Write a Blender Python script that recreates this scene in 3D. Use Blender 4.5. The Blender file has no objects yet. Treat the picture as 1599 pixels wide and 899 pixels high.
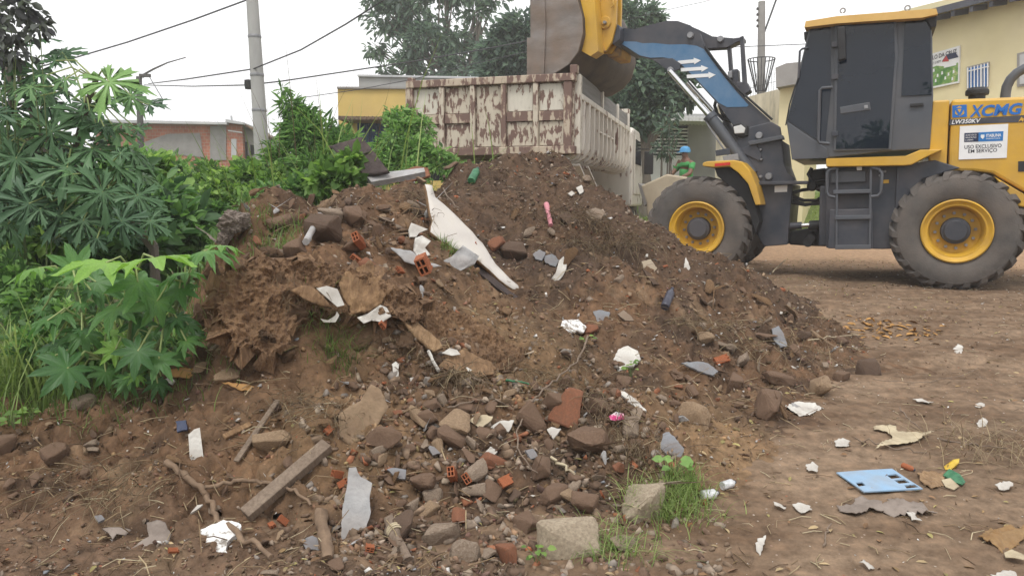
import bpy, bmesh, math, random
import numpy as np
from mathutils import Vector, Matrix, Euler
from mathutils.noise import noise as pnoise

random.seed(7)
rng = np.random.default_rng(11)
SC = bpy.context.scene
COL = SC.collection
R = math.radians

# ------------------------------------------------------------------ camera
FPX = 1155.0
W0, H0 = 1599.0, 899.0
PITCH = R(6.64)
CAM = Vector((0.0, 0.0, 0.95))
cd = bpy.data.cameras.new('camera')
cd.sensor_width = 36.0
cd.lens = 36.0 * FPX / W0
cd.clip_start = 0.05
cd.clip_end = 3000
cam = bpy.data.objects.new('camera', cd)
COL.objects.link(cam)
cam.location = CAM
cam.rotation_euler = (R(90) - PITCH, 0, 0)
SC.camera = cam

# ------------------------------------------------------------------ overcast sky, soft sun, exposure
w = bpy.data.worlds.new('World')
SC.world = w
w.use_nodes = True
nt = w.node_tree
for n in list(nt.nodes):
    nt.nodes.remove(n)
SUN_EL, SUN_AZ = R(62), R(200)
sky = nt.nodes.new('ShaderNodeTexSky')
sky.sky_type = 'NISHITA'
sky.sun_disc = False
sky.sun_elevation = SUN_EL
sky.sun_rotation = SUN_AZ
sky.air_density = 1.0
sky.dust_density = 4.0
hsv = nt.nodes.new('ShaderNodeHueSaturation')
hsv.inputs['Saturation'].default_value = 0.12
cl = nt.nodes.new('ShaderNodeMix')
cl.data_type = 'RGBA'
cl.inputs['Factor'].default_value = 0.86
tcw = nt.nodes.new('ShaderNodeTexCoord')
nzw = nt.nodes.new('ShaderNodeTexNoise')
nzw.inputs['Scale'].default_value = 1.6
nzw.inputs['Detail'].default_value = 5
nt.links.new(tcw.outputs['Generated'], nzw.inputs['Vector'])
crw = nt.nodes.new('ShaderNodeValToRGB')
crw.color_ramp.elements[0].position = 0.3
crw.color_ramp.elements[0].color = (9.5, 9.5, 9.7, 1)
crw.color_ramp.elements[1].position = 0.66
crw.color_ramp.elements[1].color = (10.9, 10.9, 11.0, 1)
nt.links.new(nzw.outputs[0], crw.inputs[0])
nt.links.new(crw.outputs[0], cl.inputs[7])
bg = nt.nodes.new('ShaderNodeBackground')
bg.inputs['Strength'].default_value = 0.112
wo = nt.nodes.new('ShaderNodeOutputWorld')
nt.links.new(sky.outputs[0], hsv.inputs['Color'])
nt.links.new(hsv.outputs[0], cl.inputs[6])
nt.links.new(cl.outputs[2], bg.inputs[0])
nt.links.new(bg.outputs[0], wo.inputs[0])
sd = bpy.data.lights.new('sun', 'SUN')
sd.energy = 1.5
sd.angle = R(20)
sd.color = (1.0, 0.97, 0.92)
so = bpy.data.objects.new('sun', sd)
COL.objects.link(so)
# sun direction (towards the sun): behind the camera, a little to the left
sv = Vector((math.sin(SUN_AZ) * math.cos(SUN_EL), math.cos(SUN_AZ) * math.cos(SUN_EL), math.sin(SUN_EL)))
so.rotation_euler = sv.to_track_quat('Z', 'Y').to_euler()
so.location = (0, -5, 20)
SC.view_settings.view_transform = 'Standard'
SC.view_settings.look = 'None'
SC.view_settings.exposure = 0.30
SC.view_settings.gamma = 1.0
SC.cycles.volume_bounces = 2

# ------------------------------------------------------------------ pixel rays
FW = Vector((0, math.cos(PITCH), -math.sin(PITCH)))
UP = Vector((0, math.sin(PITCH), math.cos(PITCH)))
def ray(px, py):
    return FW + Vector((1, 0, 0)) * ((px - W0 / 2) / FPX) + UP * ((H0 / 2 - py) / FPX)
def at(px, py, y):
    """point on the sight line of a photo pixel at world depth y"""
    d = ray(px, py)
    return CAM + d * (y / d.y)

class Frame:
    """upright local frame: x to the right along a face, y away, z up"""
    def __init__(self, o, rz):
        self.o = Vector(o); self.rz = rz
        self.X = Vector((math.cos(rz), math.sin(rz), 0)); self.Y = Vector((-math.sin(rz), math.cos(rz), 0))
    def tol(self, p):
        q = p - self.o
        return Vector((q.dot(self.X), q.dot(self.Y), q.z))
    def tow(self, l):
        return self.o + self.X * l[0] + self.Y * l[1] + Vector((0, 0, l[2]))
    def face(self, px, py, yy=0.0):
        d = ray(px, py); n = self.Y
        t = ((self.o - CAM).dot(n) + yy) / d.dot(n)
        return self.tol(CAM + d * t)
    def side(self, px, py, xx=0.0):
        d = ray(px, py); n = self.X
        t = ((self.o - CAM).dot(n) + xx) / d.dot(n)
        return self.tol(CAM + d * t)

# ------------------------------------------------------------------ objects and tags
def tag(o, label=None, cat=None, group=None, kind=None):
    if label: o['label'] = label
    if cat: o['category'] = cat
    if group: o['group'] = group
    if kind: o['kind'] = kind
    return o
def empty(name, loc=(0, 0, 0), rz=0.0, label=None, cat=None, group=None):
    o = bpy.data.objects.new(name, None)
    o.empty_display_size = 0.2
    COL.objects.link(o)
    o.location = loc
    o.rotation_euler = (0, 0, rz)
    return tag(o, label, cat, group)
def link_mesh(name, me, mat=None, parent=None, loc=None, rot=None):
    o = bpy.data.objects.new(name, me)
    COL.objects.link(o)
    if mat is not None and len(me.materials) == 0:
        me.materials.append(mat)
    if parent is not None:
        o.parent = parent
    if loc is not None: o.location = loc
    if rot is not None: o.rotation_euler = rot
    return o
def copy_tree(o, parent=None):
    c = o.copy()
    COL.objects.link(c)
    if parent is not None: c.parent = parent
    for ch in list(o.children):
        copy_tree(ch, c)
    return c

class MB:
    """gathers vertices and faces of ONE mesh"""
    def __init__(self):
        self.v = []; self.f = []
    def add(self, vs, fs):
        b = len(self.v)
        self.v.extend([tuple(p) for p in vs])
        self.f.extend([tuple(i + b for i in f) for f in fs])
        return self
    def box(self, c, s, rot=None):
        hx, hy, hz = s[0] / 2, s[1] / 2, s[2] / 2
        vs = [Vector((x, y, z)) for x in (-hx, hx) for y in (-hy, hy) for z in (-hz, hz)]
        if rot is not None:
            m = rot if isinstance(rot, Matrix) else Euler(rot).to_matrix()
            vs = [m @ p for p in vs]
        vs = [p + Vector(c) for p in vs]
        return self.add(vs, [(0, 1, 3, 2), (4, 6, 7, 5), (0, 4, 5, 1), (2, 3, 7, 6), (0, 2, 6, 4), (1, 5, 7, 3)])
    def b2(self, x0, x1, y0, y1, z0, z1):
        return self.box(((x0 + x1) / 2, (y0 + y1) / 2, (z0 + z1) / 2), (abs(x1 - x0), abs(y1 - y0), abs(z1 - z0)))
    def prism(self, pts, off):
        """closed outline pts (3-D), swept by vector off"""
        pts = [Vector(p) for p in pts]; off = Vector(off); n = len(pts)
        nrm = Vector((0, 0, 0))
        for i in range(n):
            nrm += pts[i].cross(pts[(i + 1) % n])
        if nrm.dot(off) > 0: pts.reverse()
        vs = pts + [p + off for p in pts]
        fs = [tuple(range(n)), tuple(range(2 * n - 1, n - 1, -1))]
        for i in range(n):
            j = (i + 1) % n
            fs.append((i, i + n, j + n, j))
        return self.add(vs, fs)
    def tube(self, pts, r, n=8, cap=True):
        pts = [Vector(p) for p in pts]; m = len(pts)
        rr = r if isinstance(r, (list, tuple)) else [r] * m
        vs = []; fs = []
        t0 = (pts[1] - pts[0]).normalized()
        a = t0.orthogonal().normalized()
        for i in range(m):
            t = (pts[min(i + 1, m - 1)] - pts[max(i - 1, 0)]).normalized()
            a = (a - t * a.dot(t))
            a = a.normalized() if a.length > 1e-6 else t.orthogonal().normalized()
            b = t.cross(a)
            for k in range(n):
                g = 2 * math.pi * k / n
                vs.append(pts[i] + (a * math.cos(g) + b * math.sin(g)) * rr[i])
        for i in range(m - 1):
            for k in range(n):
                k2 = (k + 1) % n
                fs.append((i * n + k, i * n + k2, (i + 1) * n + k2, (i + 1) * n + k))
        if cap:
            fs.append(tuple(range(n - 1, -1, -1)))
            fs.append(tuple((m - 1) * n + k for k in range(n)))
        return self.add(vs, fs)
    def lathe(self, prof, c, ax='y', n=32, closed=False):
        """prof: (radius, along); axis through c"""
        vs = []; fs = []; m = len(prof)
        for (r, h) in prof:
            for k in range(n):
                g = 2 * math.pi * k / n
                ca, sa = math.cos(g) * r, math.sin(g) * r
                if ax == 'y': p = (ca, h, sa)
                elif ax == 'z': p = (ca, -sa, h)
                else: p = (h, -ca, sa)
                vs.append(Vector(p) + Vector(c))
        rg = m if closed else m - 1
        for i in range(rg):
            i2 = (i + 1) % m
            for k in range(n):
                k2 = (k + 1) % n
                fs.append((i * n + k, i2 * n + k, i2 * n + k2, i * n + k2))
        if not closed:
            if prof[0][0] > 1e-5: fs.append(tuple(range(n)))
            if prof[-1][0] > 1e-5: fs.append(tuple((m - 1) * n + k for k in range(n - 1, -1, -1)))
        return self.add(vs, fs)
    def build(self, name, mat=None, parent=None, smooth=False, bevel=0, loc=None, rot=None, seg=2):
        me = bpy.data.meshes.new(name)
        me.from_pydata(self.v, [], self.f)
        me.validate()
        bm = bmesh.new(); bm.from_mesh(me)
        big = [f for f in bm.faces if len(f.verts) > 6]
        if big: bmesh.ops.triangulate(bm, faces=big, ngon_method='EAR_CLIP')
        bmesh.ops.recalc_face_normals(bm, faces=bm.faces)
        bm.to_mesh(me); bm.free()
        o = link_mesh(name, me, mat, parent, loc, rot)
        if smooth:
            me.polygons.foreach_set('use_smooth', np.ones(len(me.polygons), dtype=bool))
            try: me.set_sharp_from_angle(angle=R(40 if smooth is True else smooth))
            except Exception: pass
        if bevel:
            b = o.modifiers.new('bevel', 'BEVEL')
            b.width = bevel; b.segments = seg; b.limit_method = 'ANGLE'; b.angle_limit = R(35)
            b.harden_normals = False
        return o

def np_mesh(name, V, F, mat=None, parent=None, tint=None, smooth=False):
    """V (n,3) ; F (m,3 or 4) arrays ; tint per vertex"""
    V = np.asarray(V, dtype=np.float32); F = np.asarray(F, dtype=np.int32)
    me = bpy.data.meshes.new(name)
    k = F.shape[1]
    me.vertices.add(len(V)); me.vertices.foreach_set('co', V.ravel())
    me.loops.add(F.size); me.loops.foreach_set('vertex_index', F.ravel())
    me.polygons.add(len(F))
    me.polygons.foreach_set('loop_start', np.arange(0, F.size, k, dtype=np.int32))
    me.polygons.foreach_set('loop_total', np.full(len(F), k, dtype=np.int32))
    if smooth: me.polygons.foreach_set('use_smooth', np.ones(len(F), dtype=bool))
    me.update(calc_edges=True)
    if tint is not None:
        tint = np.asarray(tint, dtype=np.float32)
        if tint.ndim == 1:
            a = me.attributes.new('tint', 'FLOAT', 'POINT'); a.data.foreach_set('value', tint)
        else:
            a = me.attributes.new('tint', 'FLOAT_COLOR', 'POINT')
            a.data.foreach_set('color', np.concatenate([tint, np.ones((len(tint), 1), np.float32)], 1).ravel())
    return link_mesh(name, me, mat, parent)

# ------------------------------------------------------------------ materials
def newmat(name):
    m = bpy.data.materials.new(name); m.use_nodes = True
    t = m.node_tree
    return m, t, t.nodes['Principled BSDF']
def ramp(t, stops):
    r = t.nodes.new('ShaderNodeValToRGB')
    e = r.color_ramp.elements
    while len(e) > 1: e.remove(e[-1])
    e[0].position = stops[0][0]; e[0].color = (*stops[0][1], 1)
    for p, c in stops[1:]:
        x = e.new(p); x.color = (*c, 1)
    return r
def pmat(name, stops, scale=8.0, rough=0.7, bump=0.0, bscale=40.0, metal=0.0, spec=0.4, detail=6, coord='Object', stretch=None, rvar=0.0, dist=0.0, coat=0.0, dust=None):
    """procedural colour: noise -> ramp; optional bump, roughness variation and a dust film"""
    m, t, b = newmat(name)
    if isinstance(stops, tuple): stops = [(0.3, tuple(c * 0.86 for c in stops)), (0.7, tuple(min(1, c * 1.1) for c in stops))]
    tc = t.nodes.new('ShaderNodeTexCoord')
    src = tc.outputs[coord]
    if stretch:
        mp = t.nodes.new('ShaderNodeMapping'); mp.inputs['Scale'].default_value = stretch
        t.links.new(src, mp.inputs[0]); src = mp.outputs[0]
    nz = t.nodes.new('ShaderNodeTexNoise'); nz.inputs['Scale'].default_value = scale; nz.inputs['Detail'].default_value = detail
    nz.inputs['Roughness'].default_value = 0.62; nz.inputs['Distortion'].default_value = dist
    t.links.new(src, nz.inputs['Vector'])
    r = ramp(t, stops); t.links.new(nz.outputs[0], r.inputs[0])
    out = r.outputs[0]
    if dust:
        dc, amt, ds = dust
        n3 = t.nodes.new('ShaderNodeTexNoise'); n3.inputs['Scale'].default_value = ds; n3.inputs['Detail'].default_value = 7
        t.links.new(tc.outputs[coord], n3.inputs['Vector'])
        mr = t.nodes.new('ShaderNodeMapRange'); mr.inputs[1].default_value = 0.35; mr.inputs[2].default_value = 0.75; mr.inputs[3].default_value = 0; mr.inputs[4].default_value = amt
        t.links.new(n3.outputs[0], mr.inputs[0])
        mx = t.nodes.new('ShaderNodeMix'); mx.data_type = 'RGBA'
        t.links.new(mr.outputs[0], mx.inputs['Factor']); t.links.new(out, mx.inputs[6]); mx.inputs[7].default_value = (*dc, 1)
        out = mx.outputs[2]
    t.links.new(out, b.inputs['Base Color'])
    b.inputs['Roughness'].default_value = rough; b.inputs['Metallic'].default_value = metal
    b.inputs['Specular IOR Level'].default_value = spec
    if coat: b.inputs['Coat Weight'].default_value = coat; b.inputs['Coat Roughness'].default_value = 0.15
    if rvar:
        mr2 = t.nodes.new('ShaderNodeMapRange'); mr2.inputs[3].default_value = max(0.02, rough - rvar); mr2.inputs[4].default_value = min(1, rough + rvar)
        mr2.inputs[1].default_value = 0.3; mr2.inputs[2].default_value = 0.7
        t.links.new(nz.outputs[0], mr2.inputs[0]); t.links.new(mr2.outputs[0], b.inputs['Roughness'])
    if bump:
        n2 = t.nodes.new('ShaderNodeTexNoise'); n2.inputs['Scale'].default_value = bscale; n2.inputs['Detail'].default_value = 8
        t.links.new(src, n2.inputs['Vector'])
        bp = t.nodes.new('ShaderNodeBump'); bp.inputs['Strength'].default_value = bump; bp.inputs['Distance'].default_value = 0.02
        t.links.new(n2.outputs[0], bp.inputs['Height']); t.links.new(bp.outputs[0], b.inputs['Normal'])
    return m
def leafmat(name, dark, mid, light, rough=0.5, trans=0.35, spec=0.35):
    """colour picked per leaf by the 'tint' attribute, some light passing through"""
    m, t, b = newmat(name)
    a = t.nodes.new('ShaderNodeAttribute'); a.attribute_name = 'tint'
    r = ramp(t, [(0.0, dark), (0.5, mid), (1.0, light)])
    t.links.new(a.outputs['Fac'], r.inputs[0])
    nz = t.nodes.new('ShaderNodeTexNoise'); nz.inputs['Scale'].default_value = 25; nz.inputs['Detail'].default_value = 4
    tc = t.nodes.new('ShaderNodeTexCoord'); t.links.new(tc.outputs['Object'], nz.inputs['Vector'])
    hs = t.nodes.new('ShaderNodeHueSaturation'); t.links.new(r.outputs[0], hs.inputs['Color'])
    mr = t.nodes.new('ShaderNodeMapRange'); mr.inputs[3].default_value = 0.7; mr.inputs[4].default_value = 1.3
    t.links.new(nz.outputs[0], mr.inputs[0]); t.links.new(mr.outputs[0], hs.inputs['Value'])
    t.links.new(hs.outputs[0], b.inputs['Base Color'])
    b.inputs['Roughness'].default_value = rough; b.inputs['Specular IOR Level'].default_value = spec
    tr = t.nodes.new('ShaderNodeBsdfTranslucent')
    h2 = t.nodes.new('ShaderNodeHueSaturation'); h2.inputs['Value'].default_value = 1.5; h2.inputs['Saturation'].default_value = 1.1
    t.links.new(hs.outputs[0], h2.inputs['Color']); t.links.new(h2.outputs[0], tr.inputs[0])
    mx = t.nodes.new('ShaderNodeMixShader'); mx.inputs[0].default_value = trans
    t.links.new(b.outputs[0], mx.inputs[1]); t.links.new(tr.outputs[0], mx.inputs[2])
    t.links.new(mx.outputs[0], t.nodes['Material Output'].inputs[0])
    return m

DUSTC = (0.26, 0.19, 0.14)
M = {}
M['yellow'] = pmat('loader yellow paint', [(0.3, (0.56, 0.315, 0.02)), (0.7, (0.66, 0.385, 0.035))], 3, 0.42, 0.05, 60, spec=0.45, dust=(DUSTC, 0.35, 2.5), rvar=0.1)
M['yellow_dirty'] = pmat('worn yellow paint', [(0.36, (0.17, 0.12, 0.09)), (0.47, (0.42, 0.23, 0.04)), (0.6, (0.66, 0.35, 0.03))], 2.2, 0.6, 0.1, 50, dust=(DUSTC, 0.4, 4))
M['charcoal'] = pmat('charcoal machine paint', [(0.3, (0.030, 0.036, 0.050)), (0.7, (0.050, 0.058, 0.075))], 3, 0.5, 0.05, 80, spec=0.4, dust=((0.16, 0.13, 0.12), 0.4, 3), rvar=0.1)
M['charcoal_lt'] = pmat('charcoal cab paint', [(0.3, (0.062, 0.070, 0.084)), (0.7, (0.078, 0.087, 0.103))], 3, 0.45, 0.03, 80, spec=0.45, dust=((0.16, 0.14, 0.13), 0.3, 2))
M['black'] = pmat('black rubber and plastic', [(0.3, (0.012, 0.012, 0.014)), (0.7, (0.026, 0.026, 0.028))], 6, 0.6, 0.05, 80)
M['chrome'] = pmat('bright rod steel', [(0.3, (0.62, 0.62, 0.62)), (0.7, (0.75, 0.75, 0.75))], 5, 0.18, 0, metal=1.0)
M['steel'] = pmat('worn grey steel', [(0.3, (0.2, 0.2, 0.21)), (0.7, (0.34, 0.34, 0.35))], 8, 0.45, 0.1, 60, metal=0.5)
M['bucketsteel'] = pmat('scoured bucket steel', [(0.3, (0.115, 0.09, 0.075)), (0.5, (0.19, 0.165, 0.15)), (0.7, (0.27, 0.245, 0.23))], 1.8, 0.6, 0.15, 30, spec=0.4, dust=((0.22, 0.14, 0.09), 0.6, 3.5), stretch=(1, 1, 2.2))
M['bucketshade'] = pmat('shade-darkened muddy bucket shell', [(0.3, (0.035, 0.03, 0.03)), (0.7, (0.085, 0.07, 0.062))], 3, 0.7, 0.2, 25, dust=((0.16, 0.11, 0.08), 0.5, 3))  # base colour darkened for the shadow on the shell, mud film over it
M['tyre'] = pmat('dusty tyre rubber', [(0.3, (0.062, 0.058, 0.056)), (0.7, (0.115, 0.107, 0.10))], 4, 0.85, 0.25, 60, spec=0.2, dust=((0.2, 0.165, 0.14), 0.65, 3))
M['glass'] = pmat('dark tinted glass', [(0.3, (0.004, 0.009, 0.019)), (0.7, (0.006, 0.012, 0.023))], 1, 0.02, 0, spec=0.42)
M['lens'] = pmat('lamp lens', (0.6, 0.6, 0.58), 10, 0.1, spec=0.8)
M['amber'] = pmat('red reflector', (0.55, 0.03, 0.015), 30, 0.3)
M['white'] = pmat('white paint', [(0.3, (0.70, 0.71, 0.71)), (0.7, (0.8, 0.8, 0.8))], 4, 0.55)
M['sign_blue'] = pmat('sign blue', (0.02, 0.17, 0.46), 5, 0.45)
M['sign_navy'] = pmat('sign navy', (0.012, 0.022, 0.065), 5, 0.45)
M['boom_blue'] = pmat('blue boom wrap', [(0.3, (0.055, 0.15, 0.28)), (0.7, (0.09, 0.20, 0.35))], 5, 0.45, 0.03, 60, dust=((0.2, 0.22, 0.25), 0.3, 5))
M['logo_blue'] = pmat('logo blue', (0.015, 0.15, 0.50), 5, 0.4)
M['ink'] = pmat('dark print', (0.03, 0.03, 0.045), 5, 0.6)
M['greenprint'] = pmat('picture green print', [(0.35, (0.04, 0.16, 0.03)), (0.55, (0.16, 0.32, 0.07)), (0.7, (0.55, 0.5, 0.25))], 9, 0.5)
M['redprint'] = pmat('print red', (0.45, 0.05, 0.05), 9, 0.5)
M['yellow_roof'] = pmat('faded yellow roof paint', [(0.3, (0.60, 0.36, 0.10)), (0.7, (0.70, 0.45, 0.15))], 3, 0.5, 0.03, 60)
M['bucket_shell'] = M['bucketshade']
# ------------------------------------------------------------------ lettering
def text_mesh(s, shear=0.0, bold=0.0):
    cu = bpy.data.curves.new('lettering', 'FONT')
    cu.body = s; cu.shear = shear; cu.offset = bold; cu.resolution_u = 3; cu.fill_mode = 'FRONT'
    o = bpy.data.objects.new('lettering', cu); COL.objects.link(o)
    bpy.context.view_layer.update()
    me = bpy.data.meshes.new_from_object(o.evaluated_get(bpy.context.evaluated_depsgraph_get()))
    bpy.data.objects.remove(o); bpy.data.curves.remove(cu)
    vs = np.array([v.co[:] for v in me.vertices]); fs = [tuple(p.vertices) for p in me.polygons]
    bpy.data.meshes.remove(me)
    vs = vs[:, :2] - vs[:, :2].min(0); vs = vs / vs.max(0)
    return vs, fs
def lettering(s, BL, BR, TL, mat, parent, off=(0, -0.004, 0), shear=0.0, bold=0.0, name='lettering'):
    """flat print of s spanning the parallelogram BL-BR-TL"""
    vs, fs = text_mesh(s, shear, bold)
    BL, BR, TL = Vector(BL), Vector(BR), Vector(TL); off = Vector(off)
    mb = MB(); mb.add([BL + (BR - BL) * float(a) + (TL - BL) * float(b) + off for a, b in vs], fs)
    me = bpy.data.meshes.new(name); me.from_pydata(mb.v, [], mb.f)
    return link_mesh(name, me, mat, parent)

# ------------------------------------------------------------------ noise fields
_perm = rng.permutation(512); _perm = np.concatenate([_perm, _perm, _perm[:2]])
_gr = rng.uniform(0, 2 * np.pi, 512); _gx, _gy = np.cos(_gr), np.sin(_gr)
def pn(x, y):
    xi = np.floor(x).astype(int); yi = np.floor(y).astype(int)
    xf = x - xi; yf = y - yi
    u = xf * xf * xf * (xf * (xf * 6 - 15) + 10); v = yf * yf * yf * (yf * (yf * 6 - 15) + 10)
    xi &= 511; yi &= 511
    def g(a, b, dx, dy):
        h = _perm[(_perm[a & 511] + b) & 511]
        return _gx[h] * dx + _gy[h] * dy
    n00 = g(xi, yi, xf, yf); n10 = g(xi + 1, yi, xf - 1, yf)
    n01 = g(xi, yi + 1, xf, yf - 1); n11 = g(xi + 1, yi + 1, xf - 1, yf - 1)
    return (n00 * (1 - u) + n10 * u) * (1 - v) + (n01 * (1 - u) + n11 * u) * v
def fbm(x, y, o=4, lac=2.03, gain=0.5, ridge=False):
    s = np.zeros_like(x, dtype=float); a = 1.0
    for i in range(o):
        n = pn(x * lac ** i + 17.3 * i, y * lac ** i - 9.1 * i)
        s += a * ((1 - 2 * np.abs(n)) - 0.5 if ridge else n)
        a *= gain
    return s

# ------------------------------------------------------------------ the lie of the land
_gyk = np.array([-60, 0, 2.6, 3.4, 4.9, 6.6, 7.9, 12, 15, 18, 22, 40, 120, 2000.0])
_gzk = np.array([-0.6, -0.5, -0.375, -0.33, -0.25, -0.10, 0.0, 0.05, 0.12, 0.28, 0.45, 0.8, 1.0, 1.0])
def zg(x, y):
    x = np.asarray(x, float); y = np.asarray(y, float)
    z = np.interp(y, _gyk, _gzk)
    # grassy bank on the far side of the road, behind the loader
    line = y - (17.0 - 0.28 * (x - 2.0))
    bank = np.clip(line / 4.0, 0, 1); bank = bank * bank * (3 - 2 * bank)
    z = z + bank * 0.75 * np.clip((x - 0.5) / 3.0, 0, 1)
    z = z + 0.012 * fbm(x * 1.3, y * 1.3, 3) * np.clip((y - 1) / 2, 0, 1)
    return z
def zg1(x, y): return float(zg(np.array([x]), np.array([y]))[0])

# heap: control points (photo x, photo y, depth) on its skin, thin-plate spline between them
CP = [
 (0,899,2.44),(150,899,2.44),(300,899,2.43),(400,899,2.43),(560,899,2.43),(700,899,2.44),(800,899,2.47),(900,899,2.53),
 (0,760,3.0),(0,690,3.35),(150,780,2.95),(150,700,3.3),(150,640,3.75),(0,645,3.8),
 (300,780,2.95),(300,700,3.25),(300,640,3.5),(300,605,3.65),(312,480,4.15),(318,425,4.35),
 (400,780,2.95),(400,700,3.22),(400,640,3.42),(400,600,3.52),(405,560,3.62),(405,480,3.70),(405,425,3.92),(400,372,4.4),(380,345,4.75),(425,324,4.95),(345,385,4.5),
 (470,640,3.42),(470,590,3.55),(470,540,3.66),(470,470,3.72),(470,420,4.0),(470,350,4.7),(470,318,5.05),
 (560,800,2.9),(560,700,3.2),(560,620,3.5),(560,560,3.78),(560,510,3.92),(560,480,3.93),(560,400,4.35),(560,340,4.85),(560,292,5.35),
 (640,780,2.98),(640,700,3.25),(640,620,3.6),(640,560,3.85),(640,500,4.1),(640,420,4.48),(640,340,5.2),(640,287,5.75),
 (720,800,2.95),(720,700,3.3),(720,620,3.68),(720,560,4.05),(720,480,4.48),(720,400,5.05),(720,330,5.85),(720,280,6.45),(715,262,6.75),
 (800,800,2.95),(800,700,3.38),(800,620,3.8),(800,560,4.25),(800,480,5.05),(800,400,5.75),(800,340,6.05),(800,290,6.6),(800,250,7.15),
 (890,800,2.97),(890,700,3.38),(890,620,3.85),(890,560,4.35),(890,480,5.12),(890,400,5.55),(890,340,6.1),(890,290,6.6),(885,250,7.1),
 (960,700,3.35),(960,620,3.9),(960,560,4.5),(960,480,5.1),(960,400,5.7),(960,340,6.2),(955,300,6.55),
 (1040,760,3.15),(1040,700,3.42),(1040,640,3.85),(1040,560,4.6),(1040,480,5.3),(1040,400,5.9),(1040,352,6.3),
 (1110,700,3.55),(1110,640,4.0),(1110,560,4.8),(1110,480,5.5),(1110,420,5.95),(1110,390,6.2),
 (1200,600,4.6),(1200,540,5.2),(1200,480,5.75),(1200,438,6.2),(1280,540,5.4),(1280,505,5.85),
]
pw = [at(*c) for c in CP]
cx = [p.x for p in pw]; cy = [p.y for p in pw]; cz = [p.z for p in pw]
ch = list(np.array(cz) - zg(np.array(cx), np.array(cy)))
# the hidden far side falls away to the ground
for (px, py, d, dd, hh) in [(318,425,4.35,0.5,0.35),(380,345,4.75,0.45,0.7),(345,385,4.5,0.4,0.5),(425,324,4.95,0.5,0.75),(470,318,5.05,0.55,0.8),(560,292,5.35,0.6,0.9),(640,287,5.75,0.6,0.95),
                            (715,262,6.75,0.55,1.15),(800,250,7.15,0.5,1.3),(885,250,7.1,0.5,1.28),(955,300,6.55,0.5,0.9),(1040,352,6.3,0.5,0.55),
                            (1110,390,6.2,0.5,0.45),(1200,438,6.2,0.45,0.25)]:
    p = at(px, py, d)
    cx += [p.x * 1.04, p.x * 1.15]; cy += [p.y + dd, p.y + dd * 2.6]; ch += [hh - 0.12, hh * 0.25]
# where it has run out
for (x, y) in [(0.62,2.6),(0.95,2.95),(1.35,3.3),(1.75,3.75),(2.15,4.35),(2.55,4.95),(2.95,5.5),(3.0,6.1),(2.9,6.8),(2.4,7.4),(1.9,8.1),(1.2,8.9),(0,9.3),(-1.2,8.8),
               (-2.0,7.8),(-2.6,6.8),(-2.9,6.0),(-2.9,5.2),(-2.6,4.4),(3.4,5),(3,4),(2.3,3.2),(1.7,2.6),(3.6,6.2),(3.2,7.6),(2.4,8.6)]:
    cx.append(x); cy.append(y); ch.append(-0.03)
for (x, y) in [(-3,2.3),(-3.4,3),(-3.4,3.8),(-1.5,2.0),(0,2.0)]:
    cx.append(x); cy.append(y); ch.append(0.08)
cx = np.array(cx); cy = np.array(cy); ch = np.array(ch)
def _U(r2): return np.where(r2 > 1e-12, r2 * np.log(r2 + 1e-12), 0)
_n = len(cx)
_A = np.zeros((_n + 3, _n + 3))
_A[:_n, :_n] = _U((cx[:, None] - cx[None]) ** 2 + (cy[:, None] - cy[None]) ** 2) + np.eye(_n) * 0.004
_A[:_n, _n:] = np.stack([np.ones(_n), cx, cy], 1); _A[_n:, :_n] = _A[:_n, _n:].T
_wt = np.linalg.solve(_A, np.concatenate([ch, np.zeros(3)]))
def tps(x, y):
    out = _wt[_n] + _wt[_n + 1] * x + _wt[_n + 2] * y
    for i in range(_n):
        out = out + _wt[i] * _U((x - cx[i]) ** 2 + (y - cy[i]) ** 2)
    return out
HX0, HX1, HY0, HY1 = -3.3, 3.5, 2.05, 9.2
HS = 0.0125
gx = np.arange(HX0, HX1, HS); gy = np.arange(HY0, HY1, HS)
# coarse spline, then fine relief on the dense grid
sx = np.arange(HX0 - 0.1, HX1 + 0.2, 0.05); sy = np.arange(HY0 - 0.1, HY1 + 0.2, 0.05)
SXg, SYg = np.meshgrid(sx, sy, indexing='ij')
Sc = tps(SXg, SYg)
def bil(G, x0, y0, st, x, y):
    fx = np.clip((x - x0) / st, 0, G.shape[0] - 1.001); fy = np.clip((y - y0) / st, 0, G.shape[1] - 1.001)
    i = fx.astype(int); j = fy.astype(int); a = fx - i; b = fy - j
    return G[i, j] * (1 - a) * (1 - b) + G[i + 1, j] * a * (1 - b) + G[i, j + 1] * (1 - a) * b + G[i + 1, j + 1] * a * b
GX, GY = np.meshgrid(gx, gy, indexing='ij')
hb = bil(Sc, sx[0], sy[0], 0.05, GX, GY)
hb = np.where(hb < 0.0, hb * 0.6, hb)
edge = np.clip(np.minimum.reduce([GX - HX0, HX1 - GX, HY1 - GY, (GY - HY0) * 3]) / 0.5, 0, 1)
hb = hb * edge - 0.08 * (1 - edge)
act = np.clip((hb + 0.02) / 0.10, 0, 1)
wx = GX + 0.05 * pn(GX * 4, GY * 4); wy = GY + 0.05 * pn(GX * 4 + 7, GY * 4 + 3)
cre = np.clip(1 - np.abs(fbm(wx * 3.1 + 2, wy * 3.1 - 5, 3)) / 0.07, 0, 1) ** 1.5 * np.clip(0.3 + 2.2 * pn(GX * 1.3 + 8, GY * 1.3), 0, 1)
rel = -0.075 * cre + 0.10 * fbm(wx * 2.3, wy * 2.3, 3) + 0.034 * fbm(wx * 6, wy * 6, 2, ridge=True)
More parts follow.
